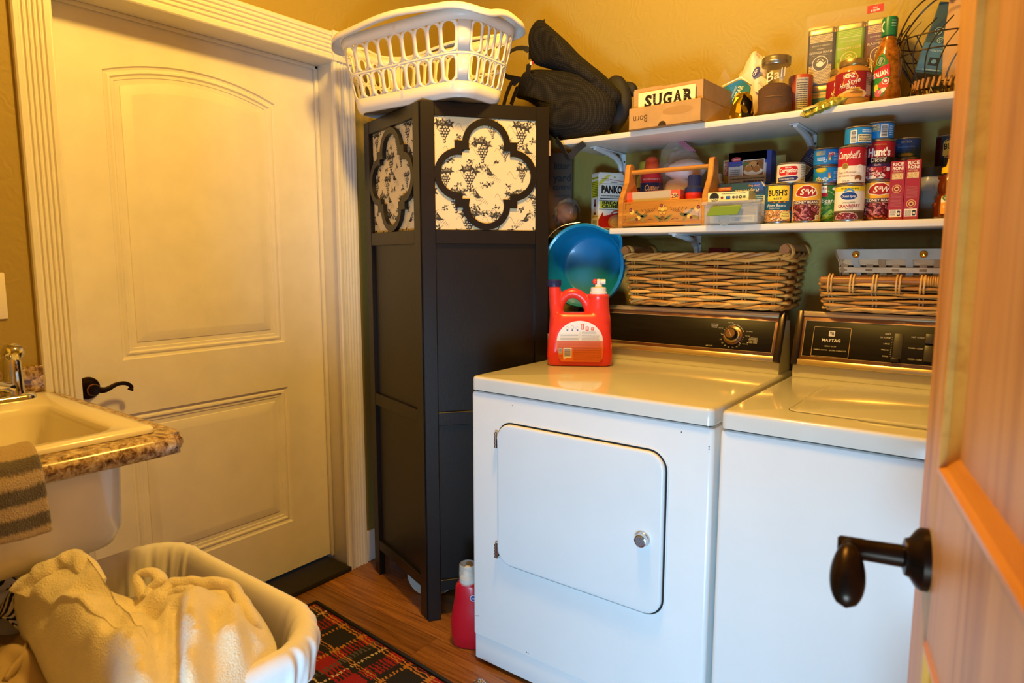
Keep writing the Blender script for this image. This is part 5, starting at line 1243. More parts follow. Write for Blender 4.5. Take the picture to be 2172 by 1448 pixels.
# clear boxes
cb2 = thing('clear_tub', 'small clear plastic tub at the shelf edge in front of the caddy', 'tub', (-.800, 1.998, ZS))
def tray(w, d, h, th=.0016, r=.006):
    b = mb(M_cplast); o = lambda dd, z: ring3(rrect(w-2*dd, d-2*dd, max(r-dd, .002), 4), z)
    b.loft([o(.003, 0), o(0, .004), o(-.002, h), o(th-.002, h), o(th, .006), o(.01, .004)], True, True, True); return b
tray(.074, .045, .050).build('tub_body', cb2)
mb(clear_plastic('blue_tint_plastic', '#5a8a9c', .6, .3)).box(-.034, .034, -.0195, .0195, .006, .010).build('blue_contents', cb2)
cc = thing('clear_lock_box', 'clear plastic food box with green clip handle overhanging the shelf edge', 'food box', (-.684, 2.005, ZS))
tray(.160, .105, .058).build('box_body', cc)
l_ = mb(M_cplast); l_.loft([ring3(rrect(.176-2*d, .120-2*d, .008, 4), z) for d, z in ((0, .0585), (0, .066), (.002, .068), (.012, .068), (.014, .064), (.05, .064))], True, True, True); l_.build('lid', cc)
gcl = mb(mat('olive_green_clip', '#6f8a2e', .4)); gcl.add([(-.052, -.0645, .052), (.036, -.0645, .052), (.026, -.0685, .026), (-.066, -.0685, .026), (-.052, -.060, .054), (.036, -.060, .054), (.026, -.064, .026), (-.066, -.064, .026)], [(0, 1, 2, 3), (4, 7, 6, 5), (0, 4, 5, 1), (1, 5, 6, 2), (2, 6, 7, 3), (3, 7, 4, 0)]); gcl.build('clip', cc, bevel=.001)
ins = mb(cmat('#d9d2b4', .6)); ins.box(-.066, .066, -.040, .040, .006, .026, .001); io = ins.build('paper_inside', cc)
P = Print(); P.ell(-.022, .016, .018, .020, '#bdb8a4', 1); P.arc(-.022, .016, .015, 180, 360, .001, '#5a5a50', 2); P.lines(.0, .060, .010, .022, 3, '#6a6a60', 1, .4); P.rect(.010, .022, .010, .020, '#3a6a8a', 2); P.build('print', io, on_front(-.0405))
# yellow sardine tin box on the clear box
carton('sardine_box', 'flat pale yellow sardine box with black lettering lying on the clear food box', 'box', -.700, 2.005, ZS+.0685, .118, .080, .026, '#e3d896',
  lambda P: (P.rect(-.059, .059, 0, .026, '#e6dc9a', 1), P.ell(-.040, .012, .014, .013, '#1f1c16', 2), P.text('SEASON', -.040, .003, .006, '#efe6ac', 3, bold=.03, width=.026), P.lines(-.018, .050, .019, .023, 1, '#4a4632', 2, .4), P.ell(-.017, .010, .004, .004, '#7a2a22', 2), P.rect(-.006, .007, .005, .014, '#2a5a8a', 2), P.ell(.016, .010, .004, .004, '#4a4a42', 2), P.ell(.026, .010, .004, .004, '#35332c', 2), P.ell(.026, .010, .002, .002, '#e6dc9a', 3), P.ell(.036, .010, .0045, .0045, '#2c2a24', 2), P.ell(.036, .010, .002, .002, '#e6dc9a', 3), P.ell(.047, .010, .004, .004, '#5a6a3a', 2)),
  None, lambda P: (P.text('SEASON', -.016, -.030, .022, '#2a261c', 1, bold=.02, width=.060), P.rect(-.055, -.030, -.036, .030, '#6a6a58', 1), P.rect(.020, .054, -.030, .030, '#c9c27a', 1), P.lines(.022, .052, -.026, .026, 6, '#6a6a3a', 2, .4)), rz=R(4))
bottle('pill_bottle', 'small white plastic bottle lying low behind the yellow sardine box', -.615, 2.07, ZS, [(.016, 0), (.017, .002), (.017, .068), (.013, .074)], cmat('#e2ddd0', .4), 0, [(.0145, .073), (.0145, .086), (.013, .088)], cmat('#d8d0bc', .45))
# foil / oven bag box, boxes behind
carton('oven_bag_box', 'long blue oven bag box with white script, behind the sardine box', 'box', -.705, 2.085, ZS, .168, .050, .128, '#23447f',
  lambda P: (P.rect(-.084, .084, 0, .128, '#28478a', 1), P.rect(-.080, -.016, .107, .118, '#c9573c', 2), P.lines(-.062, -.020, .109, .116, 2, '#ecd8c4', 3, .45), P.ell(-.072, .1125, .005, .004, '#e0d0c0', 3), P.rect(-.016, .080, .102, .126, '#2a5aa8', 2), P.text('Reynolds', .032, .108, .010, '#e4e0d8', 3, rot=PI, shear=.25, width=.070), P.text('Oven Bags', .052, .120, .006, '#e0a06a', 3, rot=PI), P.text('Reynolds', -.050, .078, .013, '#ece6da', 3, shear=.25, width=.050), P.text('KITCHENS', -.040, .068, .0055, '#d8d0c4', 3, width=.034),
    P.ell(.016, .082, .036, .022, '#e0cfa4', 3), P.ell(.016, .084, .031, .017, '#c9934e', 4), P.ell(.010, .086, .016, .009, '#d9ae72', 5), P.ell(.030, .082, .008, .003, '#6a8a3a', 6, 14, .7), P.ell(.000, .080, .006, .004, '#c9602a', 6), P.rect(.048, .082, .040, .066, '#c4c2b6', 2), P.lines(.050, .080, .042, .064, 6, '#5a5f78', 3, .4), P.rect(.030, .046, .044, .062, '#8a9a3a', 3), P.rect(.044, .082, .070, .092, '#2a6a9a', 2), P.lines(.046, .080, .072, .090, 3, '#a8c4dc', 3, .4)))
fl_ = mb(cmat('#c9bfa8', .7)); fl_.add([(.072, -.028, .130), (.088, -.050, .112), (.094, -.030, .108), (.086, -.012, .120)], [(0, 1, 2, 3)])
fl_o = fl_.build('torn_flap', bpy.data.objects['oven_bag_box'], solid=.0006)
carton('soup_mix_box', 'blue and grey soup mix box with meatball picture, standing at the back', 'box', -.700, 2.180, ZS, .132, .050, .233, '#33478f',
  lambda P: (P.rect(-.066, .066, 0, .233, '#b5b3ad', 1), P.poly([(-.066, .190), (-.066, .233), (.066, .233), (.066, .150), (.054, .196)], '#2f4796', 2), P.rect(-.066, .066, .206, .233, '#33509e', 2), P.rect(.052, .066, 0, .233, '#2a3f86', 3), P.ell(-.042, .212, .016, .0075, '#b52a2e', 4), P.text('Lipton', -.042, .2095, .007, '#f0e2d4', 5, width=.022, shear=.15), P.lines(-.060, -.030, .188, .200, 2, '#4a4f6a', 4, .5), P.lines(-.060, -.030, .158, .182, 4, '#6a6a70', 4, .4),
    P.rect(-.022, .046, .158, .208, '#e4dccb', 4), P.rect(-.020, .044, .160, .206, '#8a5a2c', 5), P.ell(.012, .172, .030, .012, '#e0d4ba', 6), P.ell(-.002, .182, .013, .011, '#b5773a', 7), P.ell(.022, .180, .013, .011, '#a8662c', 7), P.ell(.012, .194, .014, .008, '#c98a4a', 7), P.ell(.032, .194, .010, .007, '#8a4f22', 7), P.ell(-.012, .196, .010, .006, '#5f6a2a', 7), P.arc(-.002, .184, .008, 30, 150, .002, '#e0b87a', 8), P.arc(.022, .182, .008, 30, 150, .002, '#e0b87a', 8),
    P.lines(-.060, .048, .148, .154, 1, '#5a5a66', 4, .5), P.lines(-.060, -.024, .126, .142, 3, '#5a5a66', 4, .5, 4), P.lines(-.018, .048, .138, .146, 1, '#4a4f7a', 4, .6, 8), P.ell(.010, .128, .012, .009, '#b08a72', 4)))
carton('cracker_box', 'pale yellow carton edge standing behind the blue soup mix box', 'box', -.662, 2.235, ZS, .11, .046, .222, '#bfb06a', None, None, None)
carton('pasta_box', 'narrow mustard box with white word strip left of the blue soup mix box', 'box', -.785, 2.215, ZS, .026, .040, .218, '#b8962c', lambda P: (P.rect(-.013, .013, .165, .218, '#b8a878', 1), P.rect(-.009, .009, .168, .214, '#9a4a3a', 2), P.text('SPAGHETTI', .0, .190, .010, '#e8dcc8', 3, rot=PI/2, width=.040)))
sb = bottle('squeeze_bottle', 'white squeeze bottle with stepped nozzle cap behind the oven bag box', -.808, 2.185, ZS, [(.030, 0), (.031, .004), (.031, .110), (.026, .126), (.020, .132)], mat('milky_plastic', '#c4c6bd', .4), 0, [(.020, .131), (.020, .146), (.012, .152), (.011, .172), (.008, .176)], cmat('#d8d6cc', .4))
nv = carton('navy_carton', 'dark navy carton tipped on its corner in the back row', 'box', -.585, 2.215, ZS+.120, .052, .040, .120, '#1d2450',
  lambda P: (P.rect(-.016, .014, .050, .076, '#b9b2a0', 1), P.bars(-.014, .012, .052, .074, '#2a2a30', 2, 12, 4), P.lines(-.018, .016, .082, .096, 3, '#7a80a8', 1, .4), P.text('TEA', 0, .100, .010, '#a8a8b8', 1), P.lines(-.020, .018, .020, .040, 3, '#7a80a8', 1, .4)), rot=(0, R(33), face_cam(-.585, 2.215)))
carton('grey_carton', 'grey folded carton leaning in shadow under the tipped navy carton', 'box', -.618, 2.185, ZS, .070, .045, .135, '#77736a', lambda P: P.lines(-.03, .03, .02, .12, 14, '#4a4843', 1, .35))
# ================================================================ left of the shelves: box and bag on the rack
carton('weed_box', 'brown cardboard box with black lettering on the rack beside the screen', 'box', -1.488, 2.205, 1.368, .180, .050, .292, '#4a3420',  # cardboard brown darkened: shade behind the screen is put into the colour
  lambda P: [P.text(t_, .050, z_, s_, '#0c0906', 1, 'c', bold=.03, width=w_) for t_, z_, s_, w_ in (('litter', .232, .026, .062), ('yard', .186, .028, .070), ('control', .155, .020, .072), ('CHILD-PROOF', .128, .007, .060), ('CALL ON', .070, .012, .060), ('DIRECTIONS', .046, .012, .070))], rz=R(28))
pg = thing('plastic_bag', 'clear plastic bag of reddish pouches on the steel strip beside the screen', 'bag', (-1.395, 2.185, 1.368))
blob(mat('reddish_pouch', '#7c4a3c', .6), (0, 0, .050), .040, .035, .045, .2, 4).build('pouch', pg, smooth=180)
blob(M_film, (.004, 0, .058), .052, .042, .057, .25, 9, 32, 20, 3).build('film', pg, smooth=180)
ty = mb(mat('dark_cord', '#2a231c', .6)); ty.tube([(.046+.018*math.cos(a)*.6, -.01, .045+.042*math.sin(a)) for a in [2*PI*i/24 for i in range(24)]], .0028, 6, True); ty.build('cord_loop', pg)
# ================================================================ WOVEN BASKETS ON THE CONSOLES
WICK = [mat('golden_wicker_%s' % n, c, .42, var=.22, vscale=9, bump=.12, bscale=160, color2=c2) for n, c, c2 in (('light', '#c98f40', '#dcae5c'), ('mid', '#b37c36', '#c99448'), ('brown', '#94622c', '#b07f3c'))]
def perim(w, d, r, step):
    o = rrect(w, d, r, 6); pts = []
    for i in range(len(o)):
        a, b_ = Vector((*o[i], 0)), Vector((*o[(i+1) % len(o)], 0)); n = max(1, int((b_-a).length/step))
        for t in range(n): pts.append(a.lerp(b_, t/n))
    return pts
def wicker_basket(t, w0, d0, w1, d1, h, rows, nst, rad, z0=.012, rc=.03, amp=None, seed=3, top_gap=.0):
    """stakes and horizontal weavers of a woven basket, every rod its own part"""
    rn = random.Random(seed); amp = amp or rad*1.15
    def at(s, z):
        k = z/h; P_ = perim(w0+(w1-w0)*k, d0+(d1-d0)*k, rc, .012); L = len(P_); i = (s % 1)*L; a, b_ = P_[int(i) % L], P_[(int(i)+1) % L]
        p = a.lerp(b_, i-int(i)); return Vector((p.x, p.y, z))
    cache = {}
    for k in range(nst):
        for e in (-.0035, .0035):
            b = mb(WICK[2]); b.tube([at(k/nst+e*.9, z) for z in (z0*.4, h*.33, h*.66, h-top_gap)], rad*.55, 6); b.build('stake', t)
    for j in range(rows):
        z = z0+(h-z0-.018-top_gap)*(j+.5)/rows; P_ = perim(w0+(w1-w0)*z/h, d0+(d1-d0)*z/h, rc, .012); L = len(P_); path = []; rads = []
        ph = rn.uniform(-.1, .1)
        N = nst*8
        for i in range(N):
            u = i/N; q_ = u*L; a, b_ = P_[int(q_) % L], P_[(int(q_)+1) % L]; p = a.lerp(b_, q_-int(q_))
            nx = Vector((p.x/(w1*.5)**2, p.y/(d1*.5)**2, 0)); 
            if nx.length < 1e-6: nx = Vector((1, 0, 0))
            # outward normal of the rounded rectangle
            ex, ey = abs(p.x)-(w0+(w1-w0)*z/h)/2+rc, abs(p.y)-(d0+(d1-d0)*z/h)/2+rc
            if ex > 0 and ey > 0: nn = Vector((math.copysign(ex, p.x), math.copysign(ey, p.y), 0)).normalized()
            elif ex > ey: nn = Vector((math.copysign(1, p.x), 0, 0))
            else: nn = Vector((0, math.copysign(1, p.y), 0))
            c = math.cos(PI*u*nst+PI*(j % 2)); 
            path.append(p+nn*(amp*c)+Vector((0, 0, z+.0012*math.sin(u*37+j*2.1)+rn.uniform(-.0004, .0004)))); rads.append(rad*(.78+.36*c))
        b = mb(WICK[rn.choice((0, 0, 1, 1, 2))]); b.tube(path, rads, 7, True); b.build('weaver', t)
    return at
def braid(t, w, d, z, rc, rad, n=3, turns=11, name='rim_braid', amp=.006, front_drop=0):
    P_ = perim(w, d, rc, .012); L = len(P_)
    for k in range(n):
        path = []
        for i in range(L*1):
            p = P_[i]; a = 2*PI*turns*i/L+2*PI*k/n; nn = Vector((p.x/w, p.y/d, 0)).normalized()
            path.append(p+nn*amp*math.cos(a)+Vector((0, 0, z+amp*.9*math.sin(a))))
        b = mb(WICK[k % 3]); b.tube(path, rad, 7, True); b.build(name, t)
bk = thing('wicker_basket', 'large rectangular golden wicker basket with rod handles on the dryer console', 'basket', (-.811, 2.152, 1.0995), R(-1))
wicker_basket(bk, .500, .165, .545, .185, .178, 14, 16, .0056, .010, .022, amp=.0085, seed=5)
braid(bk, .500, .165, .012, .022, .0052, 3, 9, 'base_braid', .0055); braid(bk, .545, .185, .166, .022, .0050, 4, 8, 'rim_braid', .008)
mb(WICK[2]).box(-.245, .245, -.078, .078, .006, .012).build('base', bk)
M_rod = wood('turned_rod', '#b07a40', '#9c6632', '#7c4c22', (6, 1, 6), .45, 3, .05, rnd=False)
for s_ in (-1, 1):
    x = s_*.262
    rd = mb(M_rod).cyl((x, -.108, .186), (x, .098, .186), .0135, n=20); rdo = rd.build('handle_rod', bk)
    for y in (-.088, .085):
        lp = mb(WICK[0])
        for k in range(3): lp.tube([(x+.018*math.cos(a), y+.006*k, .178+.022*math.sin(a)) for a in [2*PI*i/16 for i in range(16)]], .0032, 6, True)
        lp.build('wrapping', rdo)
rc_ = thing('red_cloth_roll', 'dark red folded cloth just showing above the big wicker basket rim', 'cloth', (-.790, 2.165, 1.1135))
for k, (x, a) in enumerate(((-.020, .25), (.022, -.3))):
    q_ = mb(mat('dark_red_cloth', '#5c1216', .8, bump=.3, bscale=60)).box(-.024, .024, -.012, .012, 0, .180, .004, 2, Matrix.Translation((x, .004*k, -.002*k)) @ Matrix.Rotation(a*.25, 4, 'Y')); q_.build('fold', rc_)
# shallow tray basket on the washer console
tbk = thing('wicker_tray', 'low oblong wicker tray basket with bamboo rim on the washer console', 'basket', (-.205, 2.150, 1.1085), R(1))
wicker_basket(tbk, .475, .165, .512, .195, .100, 9, 13, .0044, .006, .022, amp=.0065, seed=9)
braid(tbk, .455, .165, .008, .022, .0042, 3, 7, 'base_braid', .0042)
mb(WICK[2]).box(-.222, .222, -.078, .078, .003, .008).build('base', tbk)
M_bam = wood('bamboo', '#b57a34', '#a86c2a', '#8a5420', (1, 8, 8), .22, 3, .03, rnd=False)
for y in (-.094, .094): mb(M_bam).cyl((-.245, y, .090), (.245, y, .090), .0105, n=18).build('bamboo_rail', tbk)
for s_ in (-1, 1): mb(M_bam).cyl((s_*.243, -.09, .090), (s_*.243, .09, .090), .0095, n=16).build('bamboo_rail', tbk)
for k in range(9):
    x = -.225+.056*k
    for dx in (0, .008):
        mb(WICK[0]).tube([(x+dx+.001*math.sin(a), -.094+.0135*math.cos(a), .082+.024*math.sin(a)) for a in [2*PI*i/16 for i in range(16)]], .0028, 6, True).build('binding', tbk)
wr = mb(WICK[1])
for k in range(13): wr.tube([(.005+.0052*k, -.094+.0118*math.cos(a), .090+.0118*math.sin(a)) for a in [2*PI*i/14 for i in range(14)]], .0026, 5, True)
wo = wr.build('rail_wrapping', tbk); wo['kind'] = 'stuff'
# splint basket with metal band
sp = thing('splint_basket', 'whitewashed splint basket with galvanised band and brass studs stacked on the wicker tray', 'basket', (-.205, 2.148, 1.196), R(1))
M_spl = wood('whitewashed_splint', '#cdb792', '#c0a67e', '#a88c64', (2, 12, 12), .6, 3, .08)
M_galv = mat('galvanised_band', '#98968e', .6, .3, var=.15, vscale=14)
M_spd = wood('tan_splint', '#a88a5e', '#98794c', '#80633a', (12, 12, 2), .6, 3, .08)
W0, D0, W1, D1, HB = .395, .145, .425, .185, .086
def sp_ring(z, o=0): k = z/HB; return W0+(W1-W0)*k+2*o, D0+(D1-D0)*k+2*o
def flat_band(material, za, zb, o, th, name, wave=None):
    b = mb(material); n = 96; rings = []
    for oo, z in ((o, za), (o+th, za), (o+th, zb), (o, zb), (o, za)):
        w, d = sp_ring((za+zb)/2 if wave else z, oo); P_ = perim(w, d, .02, .006); L = len(P_)
        rings.append([(lambda p, i: (p.x, p.y, z))(P_[int(i/n*L)], i) for i in range(n)])
    return b.loft(rings, True).build(name, sp)
flat_band(M_galv, .060, .088, .003, .0016, 'metal_band')
for za, zb, o in ((.044, .060, -.002), (.024, .038, .0022), (.004, .018, -.002)): flat_band(M_spl, za, zb, o, .0014, 'weaver_splint')
ns = 13
for k in range(ns):
    x0 = -.5+(k+.5)/ns
    for side in (-1, 1):
        b = mb(M_galv if k % 4 == 1 and side < 0 else M_spd); pts = []
        for z in (.0, .011, .031, .052, .080):
            w, d = sp_ring(z, (.0005 if z in (.0, .080) else (.0042 if (k+int(z*50)) % 2 else -.003))); pts.append((x0*w, side*d/2, z))
        hw_ = .0085; V = []
        for p in pts: V += [(p[0]-hw_, p[1]-side*.0006, p[2]), (p[0]+hw_, p[1]-side*.0006, p[2]), (p[0]+hw_, p[1]+side*.0006, p[2]), (p[0]-hw_, p[1]+side*.0006, p[2])]
        b.loft([V[i*4:i*4+4] for i in range(5)], True, True, True); b.build('stake_splint', sp)
for k in range(4):
    for s_ in (-1, 1):
        y = -.06+.04*k; b = mb(M_spl)
        b.loft([[(s_*(sp_ring(z, .001 if (k+i) % 2 else -.001)[0]/2)+dx*.0012, y+dy*.008, z) for dx, dy in ((-1, -1), (1, -1), (1, 1), (-1, 1))] for i, z in enumerate((0, .02, .04, .06, .085))], True, True, True); b.build('stake_splint', sp)
mb(M_spl).box(-W0/2+.003, W0/2-.003, -D0/2+.003, D0/2-.003, .0, .002).build('base', sp)
for x in (-.160, .0, .160):
    mb(mat('brass', '#c79a3a', .22, 1.0)).lathe([(.0095, 0), (.0088, .0018), (.0065, .004), (.0045, .0048), (.004, .0062), (.001, .007)], 20, Matrix.Translation((x, -D1/2-.0048, .074)) @ Matrix.Rotation(R(90), 4, 'X')).build('brass_stud', sp)
os_ = thing('orange_cloth', 'orange red folded cloth lying in the splint basket', 'cloth', (-.120, 2.150, 1.190), R(2))
for k in range(3): mb(mat('orange_red_cloth', '#b5481f', .75)).box(-.045, .10, -.045, .045, .0+.026*k, .025+.026*k, .008, 3, Matrix.Rotation(R(3 if k == 2 else 1), 4, 'Y')).build('fold', os_)
sn_ = thing('measuring_spoons', 'metal measuring scoops standing in the left end of the splint basket', 'spoons', (-.372, 2.150, 1.205), R(15))
for k in range(3):
    q_ = mb(M_galv); x0 = -.012+.009*k
    q_.tube(spline([(x0, .003*k, .0), (x0-.012, .003*k, .045), (x0-.020-.004*k, .003*k, .070), (x0-.012+.004*k, .003*k, .082), (x0+.006+.003*k, .003*k, .072), (x0+.010, .003*k, .045), (x0+.006, .003*k, .0)], 6), .0028, 8, flat=1.6); q_.build('scoop', sn_)

# ================================================================ BLUE BUCKET
M_blue = mat('blue_plastic', '#1180b4', .28, coat=.2)
bu = thing('blue_bucket', 'blue plastic bucket tipped on its side, its mouth facing the room, on the dryer console', 'bucket', (-1.226, 2.028, 1.2335))
ax = Vector((-.22, .96, -.05)).normalized(); Q = ax.to_track_quat('Z', 'Y').to_matrix().to_4x4()
b = mb(M_blue)
prof = [(r_*.975, z_ if z_ < .03 else .03+(z_-.03)*.62) for r_, z_ in [(.150, .0), (.151, -.004), (.1475, -.006), (.140, -.003), (.137, .004), (.131, .05), (.126, .10), (.114, .160), (.104, .171), (.001, .172), (.001, .176), (.108, .176), (.118, .166), (.129, .10), (.136, .045), (.138, .028), (.147, .026), (.150, .024), (.150, .0)]]
n = 64; rings = []
for r_, z in prof:
    ring = []
    for i in range(n):
        a = 2*PI*i/n; sp_ = math.exp(-((a-R(38))/.20)**2)*max(0, 1-z/.10)*.022 if r_ > .12 else 0
        ring.append(tuple(Q @ Vector((-(r_+sp_)*math.cos(a), (r_+sp_)*math.sin(a), z))))
    rings.append(ring)
b.loft(rings, True); b.build('bucket_body', bu, smooth=40)
for k, (zz, rr_) in enumerate(((.040, .1325),)):
    b = mb(M_blue); b.tube([tuple(Q @ Vector((rr_*math.cos(2*PI*i/48), rr_*math.sin(2*PI*i/48), zz-.0))) for i in range(48)], .0012, 6, True); b.build('rib', bu)
bw = mb(mat('bail_wire', '#cfc7b4', .25, .9))
bw.tube(spline([tuple(Q @ Vector((-v[0], v[1], v[2]))) for v in ((-.02, .152, .012), (-.085, .135, -.012), (-.135, .085, -.020), (-.158, .01, -.018), (-.160, -.06, -.012), (-.170, -.085, -.008), (-.165, -.10, -.006))], 8), .0018, 8)
bw.build('wire_bail', bu)
# ================================================================ DETERGENT JUG
M_jug = mat('red_orange_hdpe', '#e0382a', .32, sub=0.0, coat=.1)
jg = thing('detergent_jug', 'large red detergent jug with navy spout cap and white spigot on the dryer top', 'jug', (-1.138, 1.862, .9135), R(33))
b = mb(M_jug)
def jring(z, x0, x1, d, r=.022): return ring3(rrect(x1-x0, d, min(r, d/2-.001), 8, (x0+x1)/2, 0), z)
b.loft([jring(.0, -.094, .100, .098), jring(.004, -.100, .106, .106), jring(.03, -.103, .108, .112), jring(.08, -.101, .106, .114, .03), jring(.115, -.097, .100, .112, .034), jring(.140, -.093, .094, .104, .04), jring(.160, -.090, .090, .088, .04), jring(.170, -.089, .088, .074, .034)], True, True, True)
# left neck, right neck and the arched handle between them
def neck(pts, rr_):
    b.loft([[(x+rx*math.cos(2*PI*i/24), ry*math.sin(2*PI*i/24), z) for i in range(24)] for (x, z), (rx, ry) in zip(pts, rr_)], True, True, True)
neck([(-.068, .12), (-.072, .165), (-.076, .195), (-.079, .235), (-.081, .258)], [(.030, .042), (.023, .032), (.021, .024), (.020, .021), (.019, .020)])
neck([(.060, .10), (.062, .15), (.062, .185), (.062, .215), (.062, .228), (.062, .231)], [(.046, .050), (.041, .044), (.036, .037), (.034, .035), (.034, .035), (.028, .030)])
b.tube(spline([(-.070, 0, .158), (-.062, 0, .200), (-.040, 0, .228), (-.012, 0, .232), (.014, 0, .216), (.030, 0, .186), (.038, 0, .150)], 8), .0165, 16)
b.lathe([(.036, .222), (.037, .225), (.036, .229)], 28, Matrix.Translation((.062, 0, 0)))
jb = b.build('jug_body', jg, smooth=70)
md = jb.modifiers.new('remesh', 'REMESH'); md.mode = 'VOXEL'; md.voxel_size = .0032; md.use_smooth_shade = True
ms = jb.modifiers.new('smooth', 'SMOOTH'); ms.iterations = 9; ms.factor = .6
c = mb(M_navy); c.lathe([(.0205, .254), (.0215, .257), (.0215, .274), (.0200, .277), (.001, .277)], 32, Matrix.Translation((-.081, 0, 0)))
for k in range(30): a = 2*PI*k/30; c.cyl((-.081+.0213*math.cos(a), .0213*math.sin(a), .258), (-.081+.0213*math.cos(a), .0213*math.sin(a), .273), .0009, n=4)
c.build('spout_cap', jg)
M_wp = mat('white_cap_plastic', '#e6ddd0', .35)
sg = mb(M_wp); T_ = Matrix.Translation((.062, 0, 0)); sg.lathe([(.0275, .230), (.0285, .232), (.0285, .236), (.0255, .238), (.0250, .250), (.023, .252), (.012, .253), (.011, .262)], 30, T_)
sg.box(.056, .068, -.008, .010, .258, .279, .003); sg.tube([(.062, .002, .270), (.084, .002, .270)], .0085, 16); sgo = sg.build('spigot', jg)
mb(M_jug).lathe([(.009, 0), (.0095, .004), (.007, .011), (.001, .013)], 20, Matrix.Translation((.055, .0, .270)) @ Matrix.Rotation(R(-90), 4, 'Y')).build('push_button', sgo)
P = Print(); lw, lh = .152, .134; OR, DKO = '#e2701f', '#6a2a0e'
arch = [(lw/2*math.cos(R(a))*.97, .066+.066*math.sin(R(a))) for a in range(0, 181, 8)]
P.poly([(lw/2*.97, .066)]+arch[1:-1]+[(-lw/2*.97, .066)], '#e6dece', 1)
P.poly([(-lw/2*.97, .066), (-lw/2*.98, .045), (-lw/2*.86, .008), (-lw/2*.76, 0), (lw/2*.84, 0), (lw/2*.96, .010), (lw/2, .045), (lw/2*.97, .066)], OR, 1)
P.rect(-.073, .073, .0655, .0672, '#c9551a', 2); P.line([(.0, .074), (.0, .100)], .0006, '#9a948a', 2); P.line([(-.068, .088), (.060, .088)], .0005, '#b5aea2', 2)
for k, x in enumerate((-.040, -.024, -.008)): P.arc(x, .108+.003*(k == 1), .005, 0, 360, .0007, '#5a5a78', 2, 12); P.poly([(x-.003, .100), (x+.003, .100), (x+.002, .104), (x-.002, .104)], '#4a4a8a', 2)
for x, y, h_ in ((.004, .113, .019), (.019, .107, .014), (.036, .106, .010)): P.rr(x-.001, x+.009, y-h_/2, y+h_/2, .002, '#d85426', 2); P.rr(x+.001, x+.006, y-h_/2+.003, y+h_/2-.002, .001, '#e6b09a', 3)
P.lines(-.062, -.004, .069, .087, 4, '#8a857c', 2, .3, 4); P.lines(.006, .062, .069, .086, 4, '#8a857c', 2, .3, 9); P.lines(.006, .052, .090, .100, 3, '#8a857c', 2, .3, 2)
P.lines(-.070, .066, .049, .064, 5, '#a8480f', 2, .3, 3); P.line([(-.070, .0465), (.070, .0465)], .0006, DKO, 2)
P.rect(-.052, -.026, .013, .045, '#ece6dc', 2); P.bars(-.049, -.029, .017, .041, '#6a68a8', 3, 13, 4, False); P.rr(-.067, -.057, .026, .044, .002, '#b0b4cc', 2); P.arc(-.062, .037, .003, 0, 360, .001, '#3a4a8a', 3, 10); P.lines(-.066, -.054, .006, .022, 4, '#b5551a', 2, .4); P.rect(-.051, -.046, .007, .011, '#ece6dc', 2)
P.lines(-.020, .070, .004, .0445, 12, '#8a3a10', 2, .34, 6)
P.build('back_label', jb, lambda u, v, w: (u+.002, -.0585-w, v+.016))
# ================================================================ RED BOTTLE ON THE FLOOR
fb_ = thing('softener_bottle', 'slim red bottle with clear dome cap standing on the floor between screen and dryer', 'bottle', (-1.352, 1.545, 0.0005), R(25))
M_red2 = mat('crimson_plastic', '#b3101f', .32)
b = mb(M_red2)
b.loft([[(w*math.copysign(abs(math.cos(2*PI*i/36))**.75, math.cos(2*PI*i/36)), d*math.copysign(abs(math.sin(2*PI*i/36))**.75, math.sin(2*PI*i/36)), z) for i in range(36)] for z, w, d in ((0, .045, .028), (.004, .050, .032), (.04, .056, .036), (.09, .057, .037), (.13, .050, .034), (.17, .043, .030), (.205, .040, .029), (.216, .034, .026), (.219, .026, .024))], True, True, True)
b.build('bottle_body', fb_, smooth=60)
b = mb(M_wp); b.lathe([(.025, .217), (.026, .222), (.026, .232), (.021, .236), (.016, .240), (.0145, .252), (.010, .258)], 28); b.tube(spline([(0, 0, .255), (-.004, -.006, .266), (.006, -.010, .270), (.010, -.004, .262)], 5), .0065, 10); b.build('pour_spout', fb_)
b = mb(M_cplast); b.lathe([(.029, .214), (.0295, .25), (.0285, .276), (.026, .279), (.0255, .276), (.027, .25), (.0265, .216)], 32, None, False, False); b.build('clear_dome', fb_)
P = Print(); P.ell(.026, .178, .0105, .0105, '#d8d4d8', 1); P.ell(.026, .178, .0088, .0088, '#27337a', 2); P.text('hyp', .026, .1755, .006, '#e6e2e6', 3); P.build('badge', fb_, lambda u, v, w: (u, -.0315-w+.0, v))
# things in the shadow under the screen, foil scrap on the floor
pl = thing('white_plate', 'white enamel dish standing on edge in shadow under the screen', 'dish', (-1.725, 1.775, .050))
Qp = Vector((.35, -.55, .75)).normalized().to_track_quat('Z', 'Y').to_matrix().to_4x4()
mb(cmat('#c9c4ba', .3)).lathe([(.001, .0), (.075, .0), (.100, .016), (.103, .019), (.099, .019), (.075, .004), (.001, .004)], 40, Qp).build('dish', pl)
carton('labelled_box', 'small dark box with white price labels on the floor behind the screen foot', 'box', -1.415, 1.760, .0005, .10, .10, .155, '#1c1a18', lambda P: (P.rect(-.048, .048, .149, .154, '#8a8478', 1), P.rect(-.042, .030, .112, .146, '#a8a296', 1), P.lines(-.038, .026, .126, .143, 3, '#3a3630', 2, .5), P.bars(-.036, .024, .114, .123, '#3a3630', 2, 14, 3), P.ell(.0, .085, .022, .014, '#8a8684', 1)), rz=R(35))
fo_ = thing('foil_scrap', 'crumpled shiny foil scrap lying on the floor in front of the dryer', 'foil', (-1.172, 1.392, .0005))
q_ = blob(mat('crumpled_foil', '#d8d8d8', .15, 1.0), (0, 0, .012), .024, .014, .013, .7, 4, 18, 12, 4); q_.build('foil', fo_, smooth=0)
